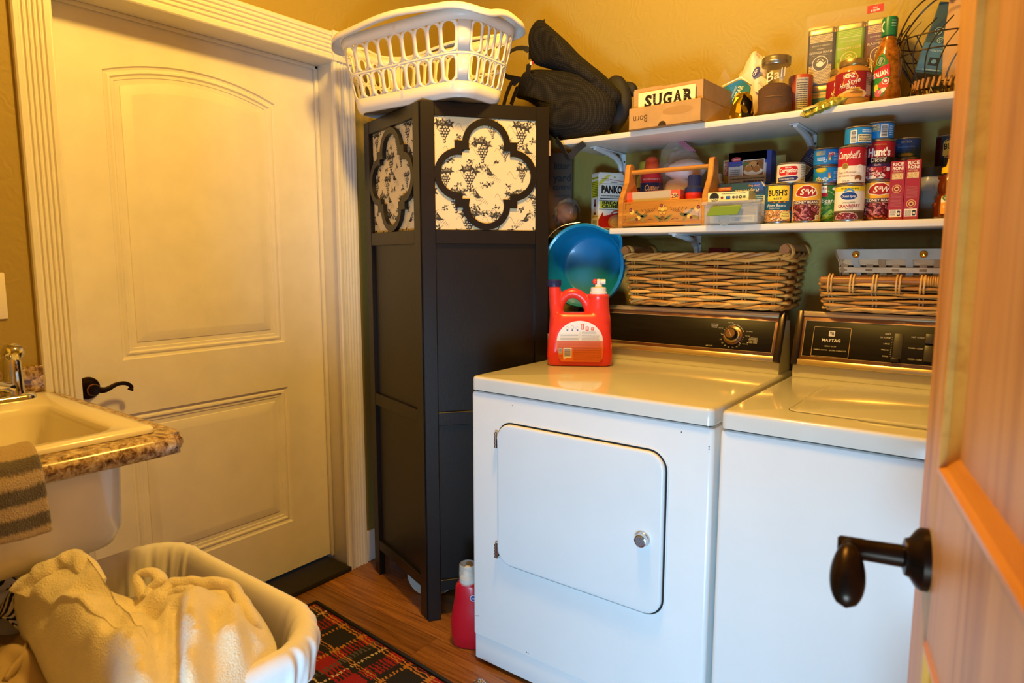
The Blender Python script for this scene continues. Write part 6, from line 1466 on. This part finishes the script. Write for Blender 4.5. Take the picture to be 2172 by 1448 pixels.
# ================================================================ UPPER SHELF
ZU = SU+.0004
sbx = thing('sugar_box', 'kraft shoe box standing in its upturned lid, holding the SUGAR card on the upper shelf', 'box', (-.892, 2.078, ZU), R(-3))
b = mb(M_kraft)
bw_, bd_, lh_ = .240, .262, .066
def tray_open(B, w, d, z0, z1, th):
    B.box(-w/2, w/2, -d/2, d/2, z0, z0+th); B.box(-w/2, w/2, -d/2, -d/2+th, z0, z1); B.box(-w/2, w/2, d/2-th, d/2, z0, z1); B.box(-w/2, -w/2+th, -d/2, d/2, z0, z1); B.box(w/2-th, w/2, -d/2, d/2, z0, z1)
tray_open(b, bw_, bd_, 0, lh_*.98, .0016); lid_o = b.build('lid_tray', sbx)
b = mb(M_kraft); tray_open(b, bw_-.006, bd_-.040, .002, .122, .0016); b.build('box_body', sbx)
tb_ = mb(M_kraft); tb_.box(-.115, -.018, -bd_/2+.021, -bd_/2+.0225, .120, .126); tb_.build('torn_edge', sbx)
P = Print(); P.text('Born', -.080, .040, .022, '#5a4023', 1, rot=PI, width=.048); P.poly([(-.004+.0135*math.cos(R(a)), .001+.0135*math.sin(R(a))) for a in range(0, 181, 12)], '#3a2815', 1); P.ell(.045, .040, .05, .012, '#a67f4b', 0, 18); P.build('lettering', lid_o, on_front(-bd_/2-.0003))
cdd = thing('sugar_card', 'cream card with ornate black SUGAR lettering tucked behind the box lid front', 'sign', (-.897, 1.9585, ZU+.030), R(-3))
cb_ = mb(mat('cream_card', '#ecd9a4', .7)).box(-.095, .095, -.0015, .0015, 0, .080).build('card', cdd)
P = Print(); K_ = '#221710'
sx = -.072
for ch, w in (('S', .024), ('U', .029), ('G', .029), ('A', .030), ('R', .030)):
    P.text(ch, sx+w/2, .034, .036, K_, 1, bold=.045, width=w)
    x0, x1 = sx-.001, sx+w+.001
    def serif(x, z, l=.011): P.rect(x-l/2, x+l/2, z-.0016, z+.0016, K_, 1)
    if ch == 'U': serif(sx+.003, .069); serif(sx+w-.003, .069)
    if ch == 'A': serif(sx+.002, .0355); serif(sx+w-.002, .0355)
    if ch == 'R': serif(sx+.003, .0355); serif(sx+w-.001, .0355, .008); serif(sx+.001, .069, .008)
    if ch == 'S': P.rect(sx-.0015, sx+.001, .036, .046, K_, 1); P.rect(sx+w-.001, sx+w+.0015, .058, .068, K_, 1)
    if ch == 'G': P.rect(sx+w-.002, sx+w+.001, .058, .069, K_, 1); serif(sx+w-.005, .051, .012)
    for k in range(3): P.ell(sx+(.004 if ch in 'UR' else w*.5), .046+.007*k, .0011, .0011, '#e8d8a8', 2, 8)
    sx += w+.0045
P.build('lettering', cb_, on_front(-.0016))
# bag of sugar, foil bag, kraft bag
gb = thing('sugar_bag', 'half-empty cream and blue bag of powdered sugar slumped behind the kraft box', 'bag', (-.752, 2.205, ZU))
B = blob(mat('pale_bag_film', '#e2cfb4', .35), (0, 0, .095), .056, .036, .092, .16, 6, 34, 22, 2.4)
B.v = [(x+.35*(z-.05) if z > .05 else x, y, z+(.05*max(0, z-.13)/.06 if z > .13 else 0)) for x, y, z in B.v]; gbo = B.build('bag_body', gb, smooth=180)
P = Print(); P.poly([(-.062, -.012), (-.070, .035), (-.012, .052), (.018, .026), (.012, -.020), (-.02, -.032)], '#1b77b0', 1); P.text('POWDERED', -.030, .016, .006, '#dbe6ee', 2, rot=R(65), width=.036); P.text('SUGAR', -.014, .006, .016, '#f0ece4', 2, rot=R(65), bold=.02, width=.050); P.line([(-.072, .040), (-.012, .058), (.020, .032)], .004, '#e8e2d8', 2); P.ell(.034, .066, .017, .010, '#2a2468', 2, 20, R(60)); P.text('C&H', .0345, .063, .009, '#ecdcd0', 3, rot=R(60), bold=.02, width=.020); P.poly([(.030, .012), (.030, .044), (.050, .052), (.072, .034), (.066, .004), (.050, -.004)], '#e8d8b8', 1); P.text('SUGAR', .050, .022, .008, '#3a2a18', 2, rot=R(-50), width=.026)
P.build('bag_print', gbo, lambda u, v, w: (u+.022, -.038-w+.10*abs(u)**1.0*.4, v+.105), rough=.4)
wf_ = mb(M_film); wf_.add([(-.10, .01, .12), (-.075, -.015, .165), (-.055, -.01, .205), (-.03, .0, .16), (-.05, .01, .12)], [(0, 1, 2, 3, 4)]); wf_.build('film_tail', gb, solid=.0006)
fg = thing('foil_bag', 'shiny gold and black foil pouch at the front edge of the upper shelf', 'pouch', (-.690, 2.035, ZU))
b = mb(mat('gold_foil', '#b89a2a', .18, .95)); rn = random.Random(3); rings = []
for k, (z, w, d) in enumerate(((0, .028, .030), (.02, .034, .034), (.05, .032, .028), (.07, .026, .016), (.082, .018, .003))):
    rings.append([(w*math.cos(2*PI*i/14)*(1+rn.uniform(-.14, .14)), d*math.sin(2*PI*i/14)*(1+rn.uniform(-.18, .18)), z+rn.uniform(-.003, .003)*(k > 0)) for i in range(14)])
b.loft(rings, True, True, True); b.build('pouch_body', fg, smooth=0)
b = mb(mat('black_foil', '#14110a', .22, .5)); b.add([(.014, -.034, .004), (.032, -.020, .006), (.033, -.014, .05), (.012, -.026, .075), (.004, -.030, .045)], [(0, 1, 2, 3, 4)]); b.build('black_panel', fg, solid=.001)
kb = thing('kraft_bag', 'small crumpled kraft paper bag between the foil pouch and the glass jar', 'bag', (-.640, 2.105, ZU)); blob(mat('kraft_paper', '#b58f5c', .8), (0, 0, .036), .034, .028, .035, .2, 9, 20, 14).build('bag_body', kb, smooth=30)
P = Print(); P.text('TEA', 0, 0, .016, '#3a2a18', 1, bold=.03); P.build('lettering', kb, lambda u, v, w: (u+.004, -.0295-w, v+.016))
# glass jar with brown sugar
mj = thing('glass_jar', 'clear glass canning jar of brown sugar with zinc screw lid on the upper shelf', 'jar', (-.602, 2.050, ZU))
b = mb(clear_plastic('jar_glass', '#a8946a', .10, .03)); b.lathe([(.040, 0), (.046, .003), (.0475, .010), (.0475, .112), (.0455, .128), (.038, .140), (.036, .144), (.036, .152)], 44, None, True, False); b.build('glass', mj)
b = mb(mat('brown_sugar', '#4a250f', .9, bump=.5, bscale=260, var=.2, vscale=40)); b.lathe([(.038, .004), (.0455, .010), (.0455, .082), (.030, .094), (.012, .084), (.001, .088)], 40); b.build('brown_sugar', mj)
b = mb(mat('zinc_lid', '#a89c82', .3, .9)); b.lathe([(.0385, .146), (.0395, .148), (.0392, .153), (.0400, .155), (.0392, .158), (.0400, .161), (.0392, .164), (.0395, .1675), (.0375, .170), (.034, .171), (.033, .169), (.001, .169)], 44); b.build('screw_lid', mj)
b = mb(cmat('#c9bfae', .4)); b.box(.010, .020, -.002, .002, .070, .136, .001); b.build('scoop_handle', mj)
P = Print(); P.text('Ball', .0, .100, .026, '#e8d8b0', 1, shear=.35, width=.052, rot=R(16)); P.lines(-.026, .024, .052, .058, 1, '#7a5a38', 1, .4); P.build('lettering', mj, on_cyl(.0478), cylcuts(.0478, 30), rough=.2)
mj.rotation_euler.z = face_cam(-.602, 2.05)
rc2 = bottle('cocoa_canister', 'red-orange canister with grey nutrition panel between glass jar and stacked tins', -.548, 2.110, ZU, [(.032, 0), (.033, .002), (.033, .118), (.031, .122), (.001, .123)], cmat('#a8452a', .4), face_cam(-.548, 2.11, 0), None, None, 'canister')
P = Print(); P.rect(-.012, .022, .010, .112, '#b0a898', 1); P.text('Nutrition Facts', .005, .104, .005, '#2a2620', 2, width=.030); P.lines(-.010, .020, .016, .100, 14, '#4a463e', 2, .35); P.build('nutrition_panel', rc2, on_cyl(.0333), cylcuts(.0333, 24))
# tea tins in clear wrap
def tin(label, x, y, z, w, d, h, band, body, name_, seed, pattern=True, lidm=None):
    t = thing('tea_tin', label, 'tin', (x, y, z), R(3), 'tea tins in clear wrap')
    b = mb(cmat(body, .35, .2)); o = lambda dd, zz: ring3(rrect(w-2*dd, d-2*dd, .010-dd, 5), zz)
    b.loft([o(.001, 0), o(0, .002), o(0, h-.016)], True, True, True); bo = b.build('tin_body', t)
    l_ = mb(mat('gold_tin_lid', '#b5a272', .3, .85)); l_.loft([o(-.0012, h-.016), o(-.0012, h-.004), o(.001, h-.0008), o(.004, h)], True, True, True); l_.build('lid', t)
    P = Print(); W_ = w/2-.007
    if name_:
        if pattern:
            for z0, z1 in ((h-.038, h-.017), (.004, .056)):
                P.rect(-W_, W_, z0, z1, '#c2a878' if seed != 2 else '#9ab83c', 1); n = 9; s_ = 2*W_/n
                for r_ in range(int((z1-z0)/(s_*.62))+1):
                    for k in range(n):
                        cx_ = -W_+s_*(k+.5); cz_ = z0+s_*.62*r_
                        for a0, a1 in ((30, 150),): P.arc(cx_+(s_/2 if r_ % 2 else 0) if cx_+s_/2 < W_ else cx_, min(cz_, z1-s_*.5), s_*.5, a0, a1, .0012, band if seed != 2 else '#5d8a1e', 2, 5)
        P.rect(-W_, W_, h-.096, h-.038, band, 1); P.rect(-W_, W_, h-.0385, h-.0375, '#c9bfa8', 2)
        P.text('GROVE & GARDEN', 0, h-.050, .0042, '#c9bda8', 3, width=.048); P.text('GOURMET', 0, h-.059, .0034, '#c9bda8', 3, width=.020); P.text(name_, 0, h-.070, .0066, '#d8ccb4', 3, width=min(.060, .0064*len(name_))); P.line([(-.022, h-.075), (.022, h-.075)], .0004, '#c9bda8', 3)
        cz = .060; P.ell(0, cz, .0215, .0215, '#d8ccb0', 4); P.ell(0, cz, .0195, .0195, band, 5); P.ell(0, cz-.002, .010, .0075, '#e0d4b8', 6); P.poly([(.008, cz-.002), (.016, cz+.006), (.014, cz-.002)], '#e0d4b8', 6); P.arc(0, cz+.004, .0085, 10, 170, .0016, '#e0d4b8', 6, 8); P.ell(0, cz+.006, .003, .002, '#e0d4b8', 6)
    else:
        P.rect(-W_, W_, h-.036, h-.020, '#c9b98a' if seed == 3 else body, 1)
        for k in range(12): P.arc(-W_+W_*2*(k+.5)/12, h-.030, .004, 0, 180, .0008, '#5a8a8a', 2, 6)
    P.build('label_print', bo, on_front(-d/2-.0003)); return t
tin('teal tea tin at the bottom left of the wrapped tin stack', -.508, 2.175, ZU, .074, .060, .098, '#1f7f88', '#1f7f88', None, 3)
tin('crimson tea tin at the bottom of the wrapped stack, behind the gravy jar', -.433, 2.178, ZU, .074, .060, .098, '#a3202e', '#a3202e', None, 4)
tin('plum tea tin at the bottom of the wrapped stack, behind the dressing bottle', -.358, 2.180, ZU, .074, .060, .098, '#5a2a4a', '#5a2a4a', None, 5)
tin('charcoal and gold peach tea tin, top left of the wrapped stack', -.508, 2.175, ZU+.0985, .074, .060, .158, '#3a3438', '#3a3438', 'GEORGIA PEACH', 1)
tin('lime green lemon tea tin, top middle of the wrapped stack', -.433, 2.178, ZU+.0985, .074, .060, .158, '#7fa522', '#7fa522', 'LEMON ZEST', 2)
tin('plum purple raspberry tea tin, top right of the wrapped stack', -.358, 2.180, ZU+.0985, .074, .060, .158, '#5a2c48', '#5a2c48', 'RASPBERRY', 6)
wrp = thing('shrink_wrap', 'clear film wrap around the six tea tins with a red price tag', 'wrapping', (-.433, 2.178, ZU), R(3))
mfw = clear_plastic('shrink_film', '#f2ead6', .07, .05)
b = mb(mfw); o = lambda w, d, z: ring3(rrect(w, d, .012, 5), z)
b.loft([o(.238, .070, .001), o(.240, .072, .25), o(.244, .066, .275), o(.246, .040, .292), o(.248, .006, .306)], True); b.build('film', wrp)
tg = mb(cmat('#b5232a', .5)).box(.040, .080, -.0345, -.0335, .272, .292).build('price_tag', wrp)
P = Print(); P.text('Sale!', .060, .283, .005, '#ead8cc', 1); P.text('$12.99', .060, .275, .0058, '#ead8cc', 1, bold=.02); P.build('lettering', tg, on_front(-.0346))
# gravy jars, dressing bottle, foil bag, seasoning packet
M_gravy = mat('gravy_glass', '#a8742c', .12, coat=.4)
def gravy(label, x, y, z=ZU):
    t = bottle('gravy_jar', label, x, y, z, [(.036, 0), (.042, .004), (.043, .012), (.043, .082), (.040, .092), (.034, .098), (.033, .104)], M_gravy, face_cam(x, y), [(.0355, .102), (.0362, .104), (.0362, .114), (.0345, .118), (.001, .118)], mat('gold_screw_lid', '#a8905a', .3, .8), 'jar', 40); t['group'] = 'gravy jars'
    l = mb(cmat('#8c1822', .35)).lathe([(.0434, .018), (.0434, .084)], 44, None, False, False).build('paper_label', t); P = Print()
    P.poly([(-.026, .050), (-.020, .078), (.004, .082), (.012, .070), (.008, .050)], '#e0b23c', 1); P.poly([(-.024, .051), (-.019, .076), (.003, .080), (.010, .069), (.006, .051)], '#a3202a', 2)
    P.text('HEINZ', -.010, .068, .010, '#f2e6cc', 3, bold=.03, width=.028); P.text('Home', -.020, .044, .014, '#f4ecd8', 4, shear=.3, width=.026, rot=R(12)); P.text('Style', .002, .053, .0125, '#f4ecd8', 4, shear=.3, width=.030, rot=R(12)); P.text('GRAVY', -.004, .040, .006, '#f4ecd8', 4, width=.024)
    P.rect(-.006, .018, .034, .042, '#d9a42c', 3); P.text('Roasted Turkey', .006, .0365, .0032, '#5a2a10', 4, width=.020); P.ell(.004, .026, .032, .013, '#d8b078', 3); P.ell(.002, .024, .025, .009, '#c9862c', 4); P.ell(-.030, .022, .011, .009, '#e0a23a', 4); P.ell(.010, .030, .016, .004, '#8a5a22', 5)
    P.rect(.034, .056, .024, .080, '#b08a78', 2); P.text('Nutrition', .045, .075, .0042, '#3a1814', 3, width=.018); P.lines(.035, .055, .048, .073, 6, '#4a241c', 3, .4); P.lines(.035, .055, .020, .044, 8, '#c09a88', 3, .35)
    P.build('label_print', l, on_cyl(.0436), cylcuts(.0436, 40), [((0, .018, 0), (0, -1, 0)), ((0, .084, 0), (0, 1, 0))]); return t
gravy('glass gravy jar with dark red label and gold lid at the shelf edge', -.392, 2.022)
gravy('second gravy jar half hidden behind the front gravy jar', -.430, 2.095)
ds = bottle('dressing_bottle', 'tall bottle of herb salad dressing with green cap on the upper shelf', -.318, 2.050, ZU, [(.032, 0), (.0345, .004), (.035, .03), (.034, .10), (.030, .130), (.020, .158), (.0145, .172), (.0145, .188)], mat('amber_dressing', '#8a4f14', .1, coat=.6, var=.45, vscale=90), face_cam(-.318, 2.05, -6), [(.0155, .172), (.0185, .174), (.019, .214), (.0175, .219), (.001, .219)], cmat('#1a6a3c', .35), 'bottle', 40)
P = Print(); P.poly([(-.030, .018), (-.030, .085), (-.020, .118), (-.006, .126), (.006, .100), (.011, .070), (.008, .040), (-.004, .018)], '#2c7a34', 1)
P.poly([(-.031, .066), (-.029, .086), (.009, .098), (.012, .068), (-.006, .064)], '#c4262c', 2); P.text('ITALIAN', -.012, .068, .013, '#f4ecdc', 3, bold=.03, width=.040, rot=R(10)); P.text('ROBUSTO', -.010, .085, .006, '#5a1010', 3, width=.030, rot=R(14))
P.ell(-.013, .106, .0085, .014, '#1f5a2c', 2, 20, -.2); P.arc(-.013, .106, .010, 0, 360, .0009, '#c9c24a', 3); P.text('WISH', -.013, .107, .0042, '#ece6cc', 3, rot=R(70)); P.text('BONE', -.009, .105, .0042, '#ece6cc', 3, rot=R(70))
P.ell(-.002, .046, .012, .010, '#d0432c', 2); P.ell(.002, .055, .0085, .0085, '#ece2d8', 3); P.ell(.002, .055, .0068, .0068, '#b5202a', 4); P.ell(.002, .055, .004, .004, '#ece2d8', 5); P.ell(-.014, .026, .009, .010, '#b8566a', 3); P.ell(-.004, .032, .010, .005, '#e8d8c0', 3, 14, .6); P.ell(-.020, .040, .006, .010, '#c9c23a', 2); P.ell(-.024, .026, .004, .005, '#1f5a2a', 3)
P.build('label', ds, on_cyl(.0352), cylcuts(.0352, 34))
P = Print(); P.arc(-.006, .196, .013, 110, 250, .004, '#e6e2cc', 1); P.lines(.006, .018, .192, .212, 3, '#9ac0a4', 1, .3); P.build('cap_mark', ds, on_cyl(.0191), cylcuts(.0191, 24))
sf = thing('silver_pouch', 'crinkled silver foil pouch wedged between gravy jar and dressing bottle', 'pouch', (-.352, 2.105, ZU)); blob(mat('silver_foil', '#c9c2b4', .2, .95), (0, 0, .062), .026, .020, .061, .35, 7, 18, 16, 3.5).build('pouch_body', sf, smooth=0)
pkt = thing('seasoning_packet', 'yellow-green glinting packet overhanging the edge of the upper shelf', 'packet', (-.455, 1.988, ZU+.006))
Mp = Matrix.Rotation(R(-14), 4, 'Y') @ Matrix.Rotation(R(24), 4, 'X') @ Matrix.Rotation(R(24), 4, 'Z'); b = mb(mat('yellow_green_foil', '#b0ab4a', .25, .55, var=.5, vscale=130)); rn = random.Random(5)
vs = []; nx_, ny_ = 22, 12
for s_ in (1, -1):
    for j in range(ny_+1):
        for i in range(nx_+1):
            u, v = i/nx_-.5, j/ny_-.5; e = max(0, 1-(2*u)**6)*max(0, 1-(2*v)**6); vs.append(tuple(Mp @ Vector((u*.122, v*.070, s_*(.009*e**.6+.0005)+.0026*e*rn.uniform(-1, 1)))))
o_ = (nx_+1)*(ny_+1); fs = []
for j in range(ny_):
    for i in range(nx_): a = j*(nx_+1)+i; fs += [(a, a+1, a+nx_+2, a+nx_+1), (o_+a, o_+a+nx_+1, o_+a+nx_+2, o_+a+1)]
ed = [i for i in range(nx_+1)]+[j*(nx_+1)+nx_ for j in range(1, ny_+1)]+[ny_*(nx_+1)+i for i in range(nx_-1, -1, -1)]+[j*(nx_+1) for j in range(ny_-1, 0, -1)]
for k in range(len(ed)): a, c = ed[k], ed[(k+1) % len(ed)]; fs.append((a, o_+a, o_+c, c))
b.add(vs, fs); b.build('packet_body', pkt, smooth=0)
lbp = mb(cmat('#d8cfa8', .5)); lbp.add([tuple(Mp @ Vector(v)) for v in ((-.054, -.026, .0125), (-.020, -.029, .0130), (-.026, .004, .0135), (-.048, .026, .0125))], [(0, 1, 2, 3)]); lbp.build('paper_label', pkt, solid=.0006)
# wire fruit basket with coffee bags
M_wire = mat('antique_wire', '#4a4036', .35, .85)
wbk = thing('wire_basket', 'dark wire basket with looped sides and woven rattan collar at the shelf end', 'basket', (-.205, 2.075, ZU))
def wire(name, pts, r_=.0016, closed=False): mb(M_wire).tube(pts, r_, 6, closed).build(name, wbk)
def circ(r_, z, n=40, cx=0): return [(cx+r_*math.cos(2*PI*i/n), .85*r_*math.sin(2*PI*i/n), z) for i in range(n)]
for r_, z in ((.060, .004), (.052, .040), (.088, .115), (.100, .150)): wire('hoop', circ(r_, z), .0019, True)
for k in range(16):
    a = 2*PI*k/16
    wire('side_wire', spline([((r_)*math.cos(a+t), .85*r_*math.sin(a+t), z) for r_, z, t in ((.052, .042, 0), (.072, .075, .06), (.092, .115, .22), (.100, .150, .45), (.088, .185, .75))], 5))
for k in range(14):
    a = 2*PI*k/14
    wire('foot_loop', spline([((r_)*math.cos(a+t), .85*r_*math.sin(a+t), z) for r_, z, t in ((.052, .038, 0), (.064, .020, .12), (.066, .002, .30), (.058, .006, .45), (.053, .036, .55))], 5))
for s_ in (-1, 1):
    wire('handle_arc', spline([(-.098, s_*.02, .150), (-.06, s_*.035, .225), (0, s_*.02, .262), (.07, s_*.03, .225), (.10, s_*.02, .150)], 8), .0022)
    wire('top_loop', spline([(.0, .0, .262), (-.028*s_, .01, .300), (-.02*s_, .0, .340), (.015*s_, 0, .320), (.0, 0, .262)], 8), .0022)
rt = mb(WICK[2])
for k in range(26): a = 2*PI*k/26; rt.tube([(.053*math.cos(a+.03*t), .85*.053*math.sin(a+.03*t), .028+.008*t) for t in range(4)], .0036, 6)
rto = rt.build('rattan_collar', wbk); rto['kind'] = 'stuff'
cfb = thing('coffee_bag', 'slate blue coffee bag with swirl print leaning in the wire basket', 'bag', (-.235, 2.110, ZU+.045), R(8), 'coffee bags in the wire basket', (0, R(14), R(8)))
b = mb(mat('slate_blue_paper', '#2c4a60', .5, bump=.2, bscale=30)); b.loft([[(x*w, y*d, z) for x, y in ((-1, -1), (1, -1), (1, 1), (-1, 1))] for z, w, d in ((0, .036, .020), (.10, .037, .020), (.15, .034, .008), (.21, .033, .002))], True, True, True); bo = b.build('bag_body', cfb, bevel=.003)
P = Print(); P.rect(-.036, .036, 0, .030, '#14110e', 1)
for cx_, cz, r_ in ((-.012, .135, .012), (.012, .125, .013), (-.002, .112, .009)):
    P.line([(cx_+r_*(1-t/20)*math.cos(t*.7), cz+r_*(1-t/20)*math.sin(t*.7)) for t in range(20)], .0014, '#8fb0bc', 1)
P.rect(-.034, .034, .036, .105, '#3f6a8c', 1); P.rect(-.012, .012, .050, .070, '#16222c', 2); P.ell(0, .060, .006, .005, '#5a88a4', 3); P.text('VENTURE', 0, .084, .005, '#a8c4d4', 2, width=.034); P.lines(-.020, .020, .037, .042, 1, '#a8c4d4', 2, .4)
P.build('bag_print', bo, lambda u, v, w: (u, -.0212-w+(.0 if v < .105 else (v-.105)*.25), v), rough=.5)
kfb = thing('coffee_bag', 'tan kraft coffee bag with white tie in the wire basket by the pine door', 'bag', (-.160, 2.105, ZU+.045), R(-4), 'coffee bags in the wire basket')
b = mb(mat('tan_kraft_paper', '#b08a66', .6, bump=.2, bscale=30)); b.loft([[(x*w, y*d, z) for x, y in ((-1, -1), (1, -1), (1, 1), (-1, 1))] for z, w, d in ((0, .036, .022), (.12, .038, .022), (.17, .036, .010), (.22, .035, .002))], True, True, True); b.build('bag_body', kfb, bevel=.003)
mb(cmat('#ddd6c8', .5)).box(.008, .018, -.0250, -.0232, .02, .16).build('tie_strip', kfb)
# ================================================================ BLACK MESH TOTE
def mesh_fabric():
    m = bpy.data.materials.new('black_mesh_fabric'); m.use_nodes = True; nt = m.node_tree; b = nt.nodes['Principled BSDF']; b.inputs['Roughness'].default_value = .8; b.inputs['Specular IOR Level'].default_value = .2
    tc = nt.nodes.new('ShaderNodeTexCoord'); v = nt.nodes.new('ShaderNodeTexVoronoi'); v.inputs['Scale'].default_value = 150; v.inputs['Randomness'].default_value = .12; nt.links.new(tc.outputs['Object'], v.inputs['Vector'])
    r_ = nt.nodes.new('ShaderNodeValToRGB'); r_.color_ramp.elements[0].position = .2; r_.color_ramp.elements[0].color = (.024, .021, .018, 1); r_.color_ramp.elements[1].position = .55; r_.color_ramp.elements[1].color = (.006, .005, .0045, 1)
    nt.links.new(v.outputs['Distance'], r_.inputs['Fac']); nt.links.new(r_.outputs['Color'], b.inputs['Base Color'])
    bp = nt.nodes.new('ShaderNodeBump'); bp.inputs['Strength'].default_value = .5; bp.inputs['Distance'].default_value = .002; bp.invert = True; nt.links.new(v.outputs['Distance'], bp.inputs['Height']); nt.links.new(bp.outputs['Normal'], b.inputs['Normal']); return m
M_mesh = mesh_fabric(); M_web = mat('black_webbing', '#1b1816', .7, bump=.3, bscale=240)
tt = thing('mesh_tote', 'black mesh tote bag with web handles slumped between laundry basket and sugar box', 'bag', (-1.22, 2.0, 1.66))
def O(px, py, yy):
    """point the photograph shows at (px, py), lying in the plane y = yy, relative to the bag"""
    d = cam.rotation_euler.to_matrix() @ Vector(((px-1086)/1411, -(py-724)/1411, -1)); t = yy/d.y
    return Vector((d.x*t+1.22, yy-2.0, 1.26+d.z*t-1.66))
def body(name, outline, centre, depth, mat_, seed, y0, rad=14, amp=.010):
    """a stuffed cloth lump: outline ring in a plane, bulging to both sides"""
    oo = [O(*p, y0) for p in outline]; o = spline(oo, 5, True); c = O(*centre, y0); n = len(o); vs = []; fs = []
    def lay(sg):
        base = len(vs); vs.append(tuple(c+Vector((0, sg*depth, 0))))
        for j in range(1, rad+1):
            v = j/rad
            for i in range(n):
                p = c.lerp(o[i], v); h_ = sg*depth*math.sqrt(max(0, 1-v*v)); w = amp*(1-v**4)
                p = p+Vector((0, h_, 0)); q_ = p*7; vs.append(tuple(p+Vector((mn.noise(q_+Vector((seed, 0, 0))), mn.noise(q_+Vector((0, seed, 9))), mn.noise(q_+Vector((5, 0, seed)))))*w*2.2))
        for i in range(n): fs.append((base, base+1+i, base+1+(i+1) % n))
        for j in range(rad-1):
            for i in range(n): a = base+1+j*n; fs.append((a+i, a+n+i, a+n+(i+1) % n, a+(i+1) % n))
    lay(-1); lay(1); B = mb(mat_); B.add(vs, fs); o_ = B.build(name, tt, smooth=180)
    bm = bmesh.new(); bm.from_mesh(o_.data); bmesh.ops.remove_doubles(bm, verts=bm.verts, dist=.0002); bm.to_mesh(o_.data); bm.free(); return o_
body('upper_lump', [(1142, 42), (1165, 55), (1215, 105), (1268, 150), (1300, 178), (1318, 200), (1306, 222), (1240, 186), (1180, 152), (1132, 134), (1122, 100), (1124, 65)], (1205, 125), .050, M_mesh, 3, 2.055)
body('lower_lump', [(1118, 150), (1165, 148), (1225, 155), (1270, 180), (1300, 205), (1306, 240), (1290, 275), (1262, 300), (1222, 302), (1190, 300), (1165, 282), (1150, 240), (1120, 215), (1095, 205), (1105, 172)], (1205, 228), .070, M_mesh, 7, 2.04)
body('side_panel', [(1290, 170), (1318, 162), (1335, 190), (1340, 225), (1325, 262), (1300, 285), (1280, 240)], (1308, 220), .030, M_web, 11, 2.12, 10, .006)
body('side_roll', [(1325, 175), (1345, 176), (1352, 192), (1345, 205), (1328, 200)], (1338, 190), .016, M_web, 12, 2.15, 8, .003)
def strap(name, pts, w, y0, mat_=M_web):
    pp = [O(*p[:2], p[2] if len(p) > 2 else y0) for p in pts]; c = spline(pp, 8); B = mb(mat_); rings = []
    for i, p in enumerate(c):
        t = (c[min(i+1, len(c)-1)]-c[max(i-1, 0)]).normalized(); s_ = Vector((0, 1, 0)).cross(t)
        s_ = (s_.normalized()*.8+Vector((0, .5, 0))).normalized(); nn = t.cross(s_).normalized()
        rings.append([tuple(p+s_*w/2+nn*.0012), tuple(p+s_*w/2-nn*.0012), tuple(p-s_*w/2-nn*.0012), tuple(p-s_*w/2+nn*.0012)])
    B.loft(rings, True, True, True); return B.build(name, tt)
strap('top_hem', [(1155, 48), (1138, 62), (1128, 92), (1126, 124)], .040, 2.045)
strap('pocket_hem', [(1122, 135), (1120, 160), (1128, 175)], .040, 1.985)
strap('front_hem', [(1098, 185), (1092, 200), (1084, 222)], .034, 1.960)
strap('web_handle', [(1122, 108), (1112, 102), (1092, 104), (1074, 118), (1066, 140), (1072, 160), (1100, 168), (1122, 172)], .020, 2.04)
strap('web_handle', [(1098, 176), (1088, 172), (1076, 196), (1068, 226), (1068, 246), (1085, 250), (1110, 235), (1122, 252), (1140, 248)], .032, 1.955)
strap('hanging_strap', [(1180, 296, 1.96), (1192, 312, 1.955), (1206, 334, 1.957), (1224, 316, 1.962), (1240, 304, 1.966)], .022, 1.96)
lbl = mb(cmat('#d8cfc0', .6)); p0 = O(1126, 134, 1.972); lbl.box(p0.x-.004, p0.x+.006, p0.y-.001, p0.y, p0.z-.006, p0.z+.005); lbl.m(cmat('#a8232f', .6)).box(p0.x+.006, p0.x+.012, p0.y-.001, p0.y, p0.z-.006, p0.z+.005); lbl.build('sewn_label', tt)
